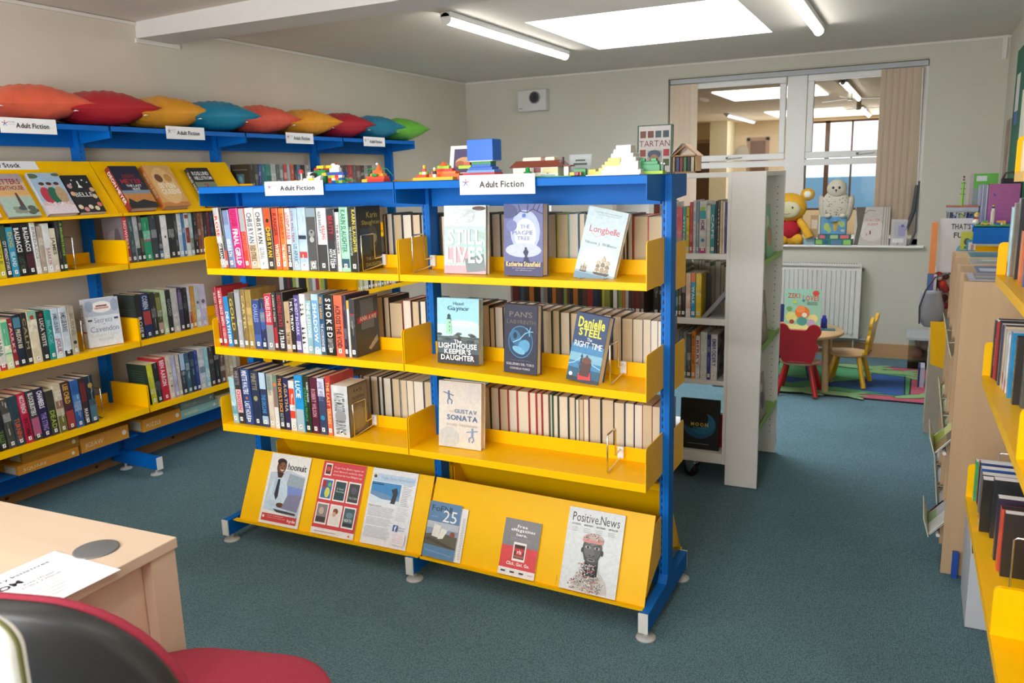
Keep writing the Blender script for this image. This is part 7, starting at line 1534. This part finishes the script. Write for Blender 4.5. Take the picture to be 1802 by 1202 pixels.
# ------------------------------------------------------------ beech leaflet unit on the side wall
t = LU = thing('leaflet_unit', 'beech leaflet display unit with upright panels and clear trays', 'display unit')
BE = M('c4a480', .5, var=.06, scale=18, kind='woodx'); BE2 = M('bea078', .5, var=.06, scale=18, kind='woody')
PY = [.595, .862, 1.16, 1.452, 1.737]
for y in PY:
    b = MB(); b.box((1.788, y, 0), (2.12, y+.018, 1.092), BE); o = b.build('side_panel', t); bevel(o, .0012, 1)
for i in range(4):
    b = MB(); b.box((1.80, PY[i]+.018, 1.070), (2.12, PY[i+1], 1.088), BE2); b.build('top_board', t)
    b = MB(); b.box((2.09, PY[i]+.018, .05), (2.10, PY[i+1], 1.07), BE2); b.build('back_board', t)
    for k, z in enumerate((.125, .445, .76) if i else (.125, .445)):
        b = MB(); y0, y1 = PY[i]+.02, PY[i+1]-.002; lx = 1.742 if i == 0 else 1.782; hl = .07 if i == 0 else .04
        b.hexa([(lx, y0, z+.0), (lx, y1, z+.0), (2.0, y1, z+.30), (2.0, y0, z+.30), (lx-.002, y0, z+.003), (lx-.002, y1, z+.003), (1.998, y1, z+.303), (1.998, y0, z+.303)], CLEAR)
        tm = M('d8dcc4', .3, coat=.3, var=0); e0, e1 = (y0, y1) if i else (y0, y0+.10)
        b.hexa([(lx-.003, y0, z), (lx, y0, z), (lx, y1, z), (lx-.003, y1, z), (lx-hl*.28-.003, y0, z+hl), (lx-hl*.28, y0, z+hl), (lx-hl*.28, y1, z+hl), (lx-hl*.28-.003, y1, z+hl)], tm)
        b.tube([(lx+.03, y0, z+.012), (lx+.03, y1, z+.012)], .007, M('dcdcdc', .3, var=0), 8)
        b.build('clear_tray', t)
def trayleaf(label, i, z, u0, u1, h, cols):
    y0 = PY[i]+.03+u0; y1 = PY[i]+.03+u1; V = Vector((.255, 0, .30)).normalized(); N = Vector((-.30, 0, .255)).normalized(); O = Vector((1.745 if i == 0 else 1.786, y0, z+.004)) + N*.004
    b = MB(); b.prism([O, O+Vector((0,y1-y0,0)), O+Vector((0,y1-y0,0))+V*h, O+V*h], N*.003, M('e0e0dc', .35, coat=.3, var=0)); a = Art(b, O+N*.003+Vector((0,y1-y0,0)), (0,-1,0), V, N); w = y1-y0
    for v0, v1, c in cols: a.rect(0, h*v0, w, h*v1, c)
    b.build('leaflet', label=label, cat='leaflet', group='leaflets in the clear trays')
trayleaf('lime green leaflet in the near bay middle tray', 0, .445, .105, .20, .21, ((0,1,'a8bc48'),(.25,.5,'d8dc90'),(.75,1,'6c5448')))
trayleaf('white and olive leaflet in the near bay middle tray', 0, .445, .002, .10, .20, ((0,.3,'a09060'),(.3,.5,'6c5c54'),(.5,1,'d0d4d4')))
trayleaf('white leaflet with grey drawing in the near bay lowest tray', 0, .125, .10, .20, .22, ((0,.2,'8ca880'),(.2,.6,'b8b8c0'),(.6,1,'dcdce0')))
trayleaf('plain white leaflet in the near bay lowest tray', 0, .125, .002, .095, .21, ((.4,.5,'b0b0b4'),))
for i in (1, 2, 3):
    trayleaf('pale leaflet in a middle tray, %s bay from the near end' % ORD[i], i, .445, .02, .18, .2, ((0,.4,'c0c4a8'),(.4,1,'dcdcd8')))
    trayleaf('pale leaflet in a lowest tray, %s bay from the near end' % ORD[i], i, .125, .02, .18, .2, ((0,.4,'b0b8c4'),(.4,1,'dcdcd8')))
def mag(label, x0, x1, y0, y1, z, c, bands, h=.005, rz=0):
    b = MB(Matrix.Translation((x0, y0, z)) @ Matrix.Rotation(R(rz), 4, 'Z')); w, d = x1-x0, y1-y0; b.box((0, 0, 0), (w, d, h), M(c, .35, coat=.3, var=.03)); a = Art(b, (0, 0, h), (1,0,0), (0,1,0), (0,0,1))
    for u0, v0, u1, v1, cc in bands: a.rect(w*u0, d*v0, w*u1, d*v1, cc)
    b.build('magazine', label=label, cat='magazine', group='magazines lying on the beech leaflet unit')
mag('grey-lilac magazine on the near end of beech unit', 1.805, 2.05, .615, .82, 1.0925, '9c9ca8', ((.05,.1,.95,.9,'8c8c98'),(.1,.3,.9,.5,'b4b4c0'),(0,0,.08,1,'c4c4d8')))
mag('blue and white magazine, second along the beech unit', 1.845, 2.06, .885, 1.10, 1.0885, '4c6c9c', ((.05,.1,.5,.6,'c0ccdc'),(.55,.1,.95,.8,'5c6470')))
mag('grey magazine with pale landscape, third along the beech unit', 1.84, 2.06, 1.18, 1.40, 1.0885, 'a8aca4', ((.1,.1,.9,.5,'8c948c'),(.2,.5,.9,.8,'c0c4bc')))
mag('teal-blue magazine, farthest along the beech unit', 1.85, 2.06, 1.47, 1.70, 1.0885, '4c8490', ((.1,.1,.9,.5,'3c6c7c'),))

# ------------------------------------------------------------ side rack beside the camera
t = SR = thing('side_shelving_rack', 'yellow and blue steel rack of disc cases along the side wall', 'shelving')
SY = [.195, -.775, -1.70]
SL = {4: (1.822, .433, .490, .135), 3: (1.838, .829, .880, .130), 2: (1.851, 1.139, 1.165, .122), 1: (1.875, 1.436, 1.455, .128)}
for y in SY:
    b = MB(); b.box((2.085, y-.016, .06), (2.14, y+.016, 1.80), BLU()); b.build('post', t)
    b = MB(); b.box((2.03, y-.016, .03), (2.125, y+.016, .10), BLU()); f = b.build('foot', t); bevel(f, .002)
    b = MB(); b.box((2.026, y-.0165, .029), (2.031, y+.0165, .101), WHT()); b.build('end_cap', f)
    for x in (2.05, 2.09):
        b = MB(); b.lathe([(0,0),(.032,0),(.03,.006),(.009,.010),(.006,.012),(.006,.034),(0,.034)], M('c4c6c4', .4, var=0), (x, y, 0), 20); b.build('levelling_disc', f)
for k, (lx, za, zb_, ph) in SL.items():
    for i in (0, 1):
        y0, y1 = SY[i+1]+.003, SY[i]-.003; q0 = za + (zb_-za)*i; q1 = za + (zb_-za)*(i+1)   # q0 far, q1 near
        b = MB(); T_ = .026
        b.hexa([(lx, y0, q1), (lx+.002, y0, q1), (lx+.002, y1, q0), (lx, y1, q0), (lx, y0, q1+T_), (lx+.002, y0, q1+T_), (lx+.002, y1, q0+T_), (lx, y1, q0+T_)], YEL())
        b.hexa([(lx+.002, y0, q1+T_-.003), (2.083, y0, q1+T_-.003), (2.083, y1, q0+T_-.003), (lx+.002, y1, q0+T_-.003), (lx+.002, y0, q1+T_), (2.083, y0, q1+T_), (2.083, y1, q0+T_), (lx+.002, y1, q0+T_)], YEL())
        s = b.build('shelf', t)
        for y, z in ((y0+.001, q1), (y1-.001, q0)):
            b = MB(); r = .012; b.prism([(2.08, y-.0012, z), (lx, y-.0012, z), (lx, y-.0012, z+ph-r), (lx+r*.3, y-.0012, z+ph-r*.3), (lx+r, y-.0012, z+ph), (2.08, y-.0012, z+ph)], (0, .0024, 0), YEL()); b.build('end_plate', s)
SLOC = {'RS2': ('second shelf from the top', 2), 'RS3': ('third shelf from the top', 3), 'RS4': ('lowest shelf', 4)}
for key, (zz, L) in SIDE.items():
    loc, lv = SLOC[key]; lx, za, zb_, ph = SL[lv]
    for i, (x, y, h, c, sp) in enumerate(L):
        gap = (y - L[i+1][1]) if i+1 < len(L) else .03
        w = max(.012, min(.030, gap*.8)) if (key, i) != ('RS4', 6) else .034
        z = za + (zb_-za)*((SY[0]-y)/(SY[0]-SY[1])) + .0262
        if y > SY[0]-.012: y = SY[0]-.012 - .022*i
        dk = cname(c)
        book('disc_case', '%s case, %s from far end, side rack %s' % (look(c, sp), ORD[i], loc), place((x, y, z), -90), w, h, .135 if h < .2 else .155, c, sp, sticker=False, pages=rnd.choice(['e8eaf0','26262a','f0f0f4']), group='cases on the side rack', cat='case', hard=False)
for x, y, lv, d in ((1.90, .165, 4, 'behind the green case'), (1.87, -.60, 4, 'near the yellow divider')):
    lx, za, zb_, ph = SL[lv]; z = za + (zb_-za)*((SY[0]-y)/(SY[0]-SY[1])) + .026
    t2 = thing('wire_book_end', 'chrome wire book end on the side rack lowest shelf, ' + d, 'book end', (0,0,0), 0, 'wire book ends')
    b = MB(); b.tube([(x, y, z+.002), (x, y, z+.155), (x+.006, y, z+.16), (x+.12, y, z+.16), (x+.126, y, z+.155), (x+.126, y, z+.002)], .0022, CHR(), 6); b.build('wire_loop', t2)

b = MB(); b.prism([(1.888, .182, 1.464), (2.04, .182, 1.464), (2.04, .182, 1.55), (1.888, .182, 1.55)], (0, .003, 0), M('e4dcc0', .5)); b.build('shelf_card', label='cream card standing on the top side shelf', cat='card')
# white cardboard wedge on the floor
t = thing('cardboard_box', 'tall white cardboard box with sloping cut top, on floor under side rack', 'box')
cw = M('c4c8d0', .6, var=.02); b = MB()
b.prism([(1.852, .215, .002), (1.852, .50, .002), (1.845, .50, .40), (1.845, .40, .40), (1.852, .215, .26)], (.003, 0, 0), cw); b.box((1.852, .213, .002), (2.02, .216, .26), cw); b.box((2.017, .215, .002), (2.02, .50, .38), cw); b.box((1.852, .497, .002), (2.02, .50, .40), cw); b.box((1.852, .215, .002), (2.02, .50, .004), cw); b.build('carton', t)
b = MB(); b.box((1.862, .225, .0045), (2.01, .49, .20), M('4c3c38', .7)); b.build('contents', t)
b = MB(); b.box((1.822, .565, .0005), (1.842, .585, .10), M('2450a8', .4, var=0)); b.build('blue_folder', label='narrow blue folder on floor between carton and beech unit', cat='folder')

# ------------------------------------------------------------ jumble at the end of the side wall
t = thing('low_rack', 'low yellow and blue rack with toys on its top, beyond the beech unit', 'shelving')
b = MB(); b.box((1.892, 2.20, 1.09), (2.12, 2.203, 1.178), BLU()); b.box((1.892, 2.9, 1.09), (2.12, 2.903, 1.178), BLU()); b.box((1.892, 2.20, 1.174), (2.12, 2.903, 1.178), BLU()); b.build('canopy', t)
for y in (2.215, 2.89): b = MB(); b.box((2.09, y-.015, 0), (2.13, y+.015, 1.09), BLU()); b.build('post', t)
for z in (.25, .58, .88):
    b = MB(); b.box((1.90, 2.2, z), (2.09, 2.9, z+.025), YEL()); s = b.build('shelf', t)
    for y in (2.2, 2.898): b = MB(); b.box((1.90, y, z), (2.09, y+.002, z+.14), YEL()); b.build('end_plate', s)
b = MB(); b.prism([(1.735, 1.94, .50), (1.80, 1.94, .48), (1.83, 1.94, 0), (1.86, 1.94, 0), (1.86, 1.94, .72), (1.722, 1.94, .72)], (0, .004, 0), YEL()); b.build('yellow_end_panel', label='upright yellow steel panel beyond the beech unit', cat='panel')
t = thing('grey_bag', 'grey fabric bag hanging beyond the beech unit', 'bag')
b = MB(); GB = M('8c9098', .85, var=.05, bump=.2)
N = 14; vs = []
for i in range(N+1):
    for j in range(20):
        q = 2*math.pi*j/20; v = i/N; rr = .062*(.45+.55*math.sin(math.pi*min(1, .5*min(1, v*3.2))))*(1-.55*max(0, v-.45)**1.3)*(1+.07*math.sin(3*q+5*v)); vs.append((1.722+rr*math.cos(q), 2.06+rr*.7*math.sin(q), .672+.185*v))
b.add(vs, [(i*20+j, i*20+(j+1)%20, (i+1)*20+(j+1)%20, (i+1)*20+j) for i in range(N) for j in range(20)] + [tuple(range(20))[::-1], tuple(range(N*20, N*20+20))], GB, True); b.build('pouch', t)
b = MB(); b.tube([(1.672, 2.03, .69), (1.668, 2.03, .78), (1.69, 2.04, .86), (1.73, 2.05, .93), (1.80, 2.02, .957), (1.83, 2.01, .957)], .004, M('3c3c44', .6, var=0), 6); b.build('strap', t)
t = thing('storage_tub', 'clear plastic tub of soft toys on floor beside rug end', 'box')
b = MB()
x0, x1, y0, y1 = 1.63, 1.99, 3.98, 4.32
for p in (((x0,y0,.002),(x1,y0+.003,.235)),((x0,y1-.003,.002),(x1,y1,.235)),((x0,y0,.002),(x0+.003,y1,.235)),((x1-.003,y0,.002),(x1,y1,.235)),((x0,y0,.002),(x1,y1,.005))): b.box(*p, M('b4bcc0', .2, var=0) if 0 else CLEAR)
b.build('tub', t)
b = MB(); b.box((x0-.02, y0-.02, .235), (x1+.02, y1+.01, .252), M('b0b8c0', .3, coat=.3, var=0)); b.build('lid', t)
b = MB()
for k in range(26): b.ball((rnd.uniform(x0+.05, x1-.05), rnd.uniform(y0+.045, y1-.05), rnd.uniform(.05, .18)), rnd.uniform(.03, .045), M(rnd.choice(['8c8060','b8a484','a07060','1c8cb0','6c7c50','b09890']), .9, bump=.3), 10, 7)
b.build('soft_toys', t)
b = MB(); b.box((1.70, 3.44, .0005), (1.712, 3.60, .15), M('24346c', .4, var=0)); b.box((1.712, 3.44, .0005), (1.74, 3.60, .148), 'b0b4c4')
b.build('navy_box', label='small navy box on the floor at the rug end', cat='box')
def upright(name, label, x0, x1, y, z0, z1, c, art=None, cat='book', th=.012, rz=0, g=None, tip=0):
    b = MB(Matrix.Translation((x0, y, z0)) @ Matrix.Rotation(R(rz), 4, 'Z') @ Matrix.Rotation(R(-tip), 4, 'X')); w, h = x1-x0, z1-z0; b.box((0, 0, 0), (w, th, h), M(c, .4, coat=.2, var=.03)); a = Art(b, (0,0,0), (1,0,0), (0,0,1), (0,-1,0))
    if art: art(a, w, h)
    return b.build(name, label=label, cat=cat, group=g)
t = thing('book_tower', 'spinning tower rack packed with children books beside the end wall', 'rack')
b = MB(); b.box((1.735, 2.40, 0), (1.888, 2.75, .915), M('b0a898', .6)); b.build('stand', t)
upright('poster_book', 'large white book with words THATS FUN on the spinning tower', 1.743, 1.90, 2.44, .916, 1.207, 'd4d4d8', lambda a, w, h: (a.text("THAT'S", w*.36, h*.80, w*.95, h*.90, '3c3c40'), a.text('FUN', w*.45, h*.64, w*.9, h*.74, '3c3c40'), a.ell(w*.75, h*.38, w*.2, h*.14, '6ca8cc'), a.ell(w*.85, h*.3, w*.08, h*.07, 'c87c54')), tip=3)
upright('orange_book', 'tall orange board at the end of the spinning tower', 1.703, 1.734, 2.349, .914, 1.19, 'f08c3c', th=.05)
upright('lime_book', 'lime green square book in front of the blue canopy end', 1.845, 1.905, 2.36, 1.045, 1.14, 'c8cc3c', lambda a, w, h: (a.ell(w*.5, h*.45, w*.25, h*.2, '5c5438'), a.rect(w*.3, h*.05, w*.6, h*.2, '2c7c54')))
upright('blue_card_book', 'small blue and white book beside the lime green one', 1.872, 1.915, 2.33, 1.04, 1.10, '3c94c0', lambda a, w, h: (a.rect(w*.2, h*.1, w, h*.8, 'e4e4e8'), a.rect(w*.5, h*.1, w*.8, h*.6, 'c89888')))
upright('striped_books', 'blue and purple striped thin books low on the tower', 1.70, 1.745, 2.349, .76, .912, '3c70b0', lambda a, w, h: (a.rect(w*.45, 0, w*.6, h, '8c3c80'), a.rect(w*.7, 0, w, h, 'c8c8cc')), th=.05)
b = MB()
for k in range(30): b.ball((rnd.uniform(1.745, 1.80), rnd.uniform(2.372, 2.392), rnd.uniform(.70, .91)), rnd.uniform(.012, .02), M(rnd.choice(['8c2c34','b03c3c','5c2c30','c8b0a0','d84430']), .9), 8, 5)
b.build('patterned_cloth', label='dark red patterned soft toy tucked below the white book', cat='toy')
upright('green_book', 'green-covered book edge between tower and beech unit', 1.80, 1.83, 1.955, .954, 1.045, '3c6c54', th=.02)
upright('flat_card', 'long pinkish card lying against the blue canopy end', 1.81, 2.0, 1.98, .954, 1.05, 'c09488', lambda a, w, h: (a.rect(0, 0, w*.3, h, 'd8ccd0'), a.rect(w*.8, 0, w, h, '4c4470')), th=.02)
t = thing('wooden_bin', 'low beech bin against the side wall past the leaflet unit', 'bin')
b = MB(); b.box((1.80, 1.95, 0), (2.10, 2.06, .953), BE); b.build('carcass', t)
BG = 'large books standing on the low rack top'
upright('large_book', 'magenta ruled book standing on low rack top', 1.965, 2.11, 2.50, 1.179, 1.385, 'a85090', lambda a, w, h: [a.rect(w*.35, h*(.1+.12*k), w, h*(.108+.12*k), '94447c') for k in range(7)] + [a.ell(w*.2, h*.72, w*.04, h*.03, '5c3c9c')], th=.02, g=BG)
for k in range(4): upright('large_book', 'pale lilac book edge, %s beside the magenta book' % ORD[k], 1.925+.0095*k, 1.933+.0095*k, 2.50, 1.179, 1.38, 'b4b4cc' if k % 2 else '9494b4', th=.15, g=BG)
upright('large_book', 'green-topped tall book leaning behind the lilac ones', 1.885, 2.02, 2.70, 1.179, 1.44, '7c9490', lambda a, w, h: (a.rect(w*.14, h*.68, w, h, '5cb03c'), a.rect(w*.22, h*.84, w*.6, h*.95, 'd0d8d4'), a.rect(0, 0, w*.12, h, 'b8a8a8')), g=BG, tip=4)
def jar(label, x, y, z, c):
    b = MB(); b.lathe([(0,0),(.014,0),(.014,.02),(0,.02)], M(c, .4, var=0), (x, y, z), 14); b.build('small_pot', label=label, cat='pot')
t = thing('brick_train', 'yellow and white brick vehicle toy on the low rack top', 'toy', (0,0,0), 0, 'toys on the low rack top')
b = MB(); bk(b, 1.925, 2.22, 1.186, 5, 3, 1, 'e0b040'); bk(b, 1.932, 2.22, 1.196, 3, 3, 1, '58a850'); b.build('body', t)
b = MB(); [b.tube([(x, 2.215, 1.184), (x, 2.219, 1.184)], .006, M('8c2c2c', .4, var=0), 10) for x in (1.932, 1.958)]; b.build('wheels', t)
t = thing('brick_tower', 'white round brick column with tiny figure on the low rack top', 'toy', (0,0,0), 0, 'toys on the low rack top')
b = MB(); b.tube([(1.975, 2.25, 1.1785), (1.975, 2.25, 1.255)], .009, M('d8d0c4', .4, var=0), 12); b.build('column', t)
b = MB(); minifig(b, 1.975, 2.25, 1.256, '34344c', 'b83040'); b.build('toy_figure', t)
b = MB(); b.box((1.90, 2.205, 1.1785), (2.10, 2.33, 1.184), M('2ca05c', .4)); b.build('green_base_plate', label='green brick base plate on the low rack top', cat='toy', group='toys on the low rack top')
t = thing('brick_block', 'yellow and blue brick block beside the white column toy', 'toy', (0,0,0), 0, 'toys on the low rack top')
b = MB(); bk(b, 1.995, 2.24, 1.185, 5, 3, 2, 'e0a830'); b.build('yellow_block', t)
b = MB(); bk(b, 1.993, 2.222, 1.185, 2, 2, 1, '3468b0'); bk(b, 2.012, 2.222, 1.185, 1, 2, 1, 'e0e0e0'); b.build('blue_block', t)
b = MB(); b.ball((1.903, 2.25, 1.198), (.016, .016, .015), 'dcd8d0', 16, 10); b.build('white_ball', label='small white ball on the low rack corner', cat='ball')
t = thing('brick_clown', 'yellow and red brick figure with small hat behind the white ball', 'toy', (0,0,0), 0, 'toys on the low rack top')
b = MB(); bk(b, 1.895, 2.34, 1.1785, 3, 2, 3, 'e0b838'); bk(b, 1.902, 2.335, 1.207, 2, 2, 1, 'd03438'); b.build('body', t)
b = MB(); b.ball((1.908, 2.34, 1.226), .010, 'e8d0a0', 10, 7); b.lathe([(.014,0),(.008,.008),(.002,.012)], M('e0b030', .4, var=0), (1.91, 2.34, 1.232), 12); b.build('head', t)
t = thing('brick_mast', 'slender lime green brick mast rising against the back wall', 'toy')
b = MB(); b.tube([(1.845, 2.55, 1.27), (1.845, 2.55, 1.40)], .006, M('7cc030', .4, var=0), 8)
for z in (1.33, 1.36, 1.39): b.box((1.832, 2.545, z), (1.858, 2.555, z+.003), '5c4440')
b.ball((1.845, 2.55, 1.41), .006, 'b83c5c', 8, 6); b.ball((1.846, 2.55, 1.425), .005, '1c1c1c', 8, 6); b.build('mast', t)
b = MB(); b.box((1.77, 2.50, 1.262), (1.93, 2.62, 1.27), M('a86050', .5)); b.box((1.77, 2.50, 1.24), (1.93, 2.503, 1.262), M('a8b4c0', .4)); b.box((1.77, 2.50, 1.236), (1.93, 2.62, 1.241), M('98a4b0', .5)); b.build('tray', t)
for x, y in ((1.78, 2.61), (1.88, 2.61)): b = MB(); b.tube([(x, y, .9155), (x, y, 1.236)], .006, M('8c9094', .4), 6); b.build('leg', t)
b = MB()
for k in range(14): x = 1.79+.008*k; b.box((x, 2.50, 1.178), (x+.007, 2.60, 1.178+rnd.uniform(.03,.055)), M(rnd.choice(['34589c','b8b0a0','7c94b4','c8c8cc','b0b464','2c3c6c']), .5))
b.box((1.78, 2.50, 1.170), (1.91, 2.60, 1.1775), M('b0a898', .6)); b.tube([(1.80, 2.58, .9155), (1.80, 2.58, 1.17)], .008, M('8c9094', .4), 6); b.tube([(1.87, 2.58, .9155), (1.87, 2.58, 1.17)], .008, M('8c9094', .4), 6)
b.build('thin_book_bundle', label='small upright thin books under the mast tray', cat='books', kind='stuff')
# notice board and torn strip on the side wall
b = MB(); b.box((2.128, 2.2, 1.30), (2.145, 3.55, 2.17), M('2c6450', .8, var=.05, scale=80)); a = Art(b, (2.128, 3.55, 1.3), (0,-1,0), (0,0,1), (-1,0,0))
a.rect(.1, .50, .3, .72, 'd0d0cc'); a.rect(.1, .42, .3, .50, '2450a0'); a.rect(.5, .2, .8, .6, 'e0dcd0'); b.build('notice_board', label='dark green felt notice board on side wall with pinned paper', cat='notice board')
b = MB(); b.box((2.138, 3.78, 1.30), (2.1455, 4.05, 1.78), M('a89888', .8, var=.25, scale=9)); a = Art(b, (2.138, 4.05, 1.3), (0,-1,0), (0,0,1), (-1,0,0))
for k in range(26): a.ell(rnd.uniform(.03,.24), rnd.uniform(.02,.42), rnd.uniform(.008,.02), rnd.uniform(.01,.03), rnd.choice(['7c6458','8c5c54','a09080','6c5c54']), 8)
b.build('paper_frieze', label='mottled brown paper strip on side wall near the corner', cat='poster')
t = thing('satchel', 'dark satchel with strap behind the magenta book', 'bag')
b = MB(); b.box((2.03, 2.62, 1.1785), (2.12, 2.68, 1.41), M('2c2c30', .7)); o = b.build('body', t); bevel(o, .01)
b = MB(); b.tube([(2.03, 2.63, 1.40), (2.045, 2.62, 1.44), (2.08, 2.62, 1.445), (2.11, 2.63, 1.41)], .006, M('4c4440', .6)); b.build('strap', t)
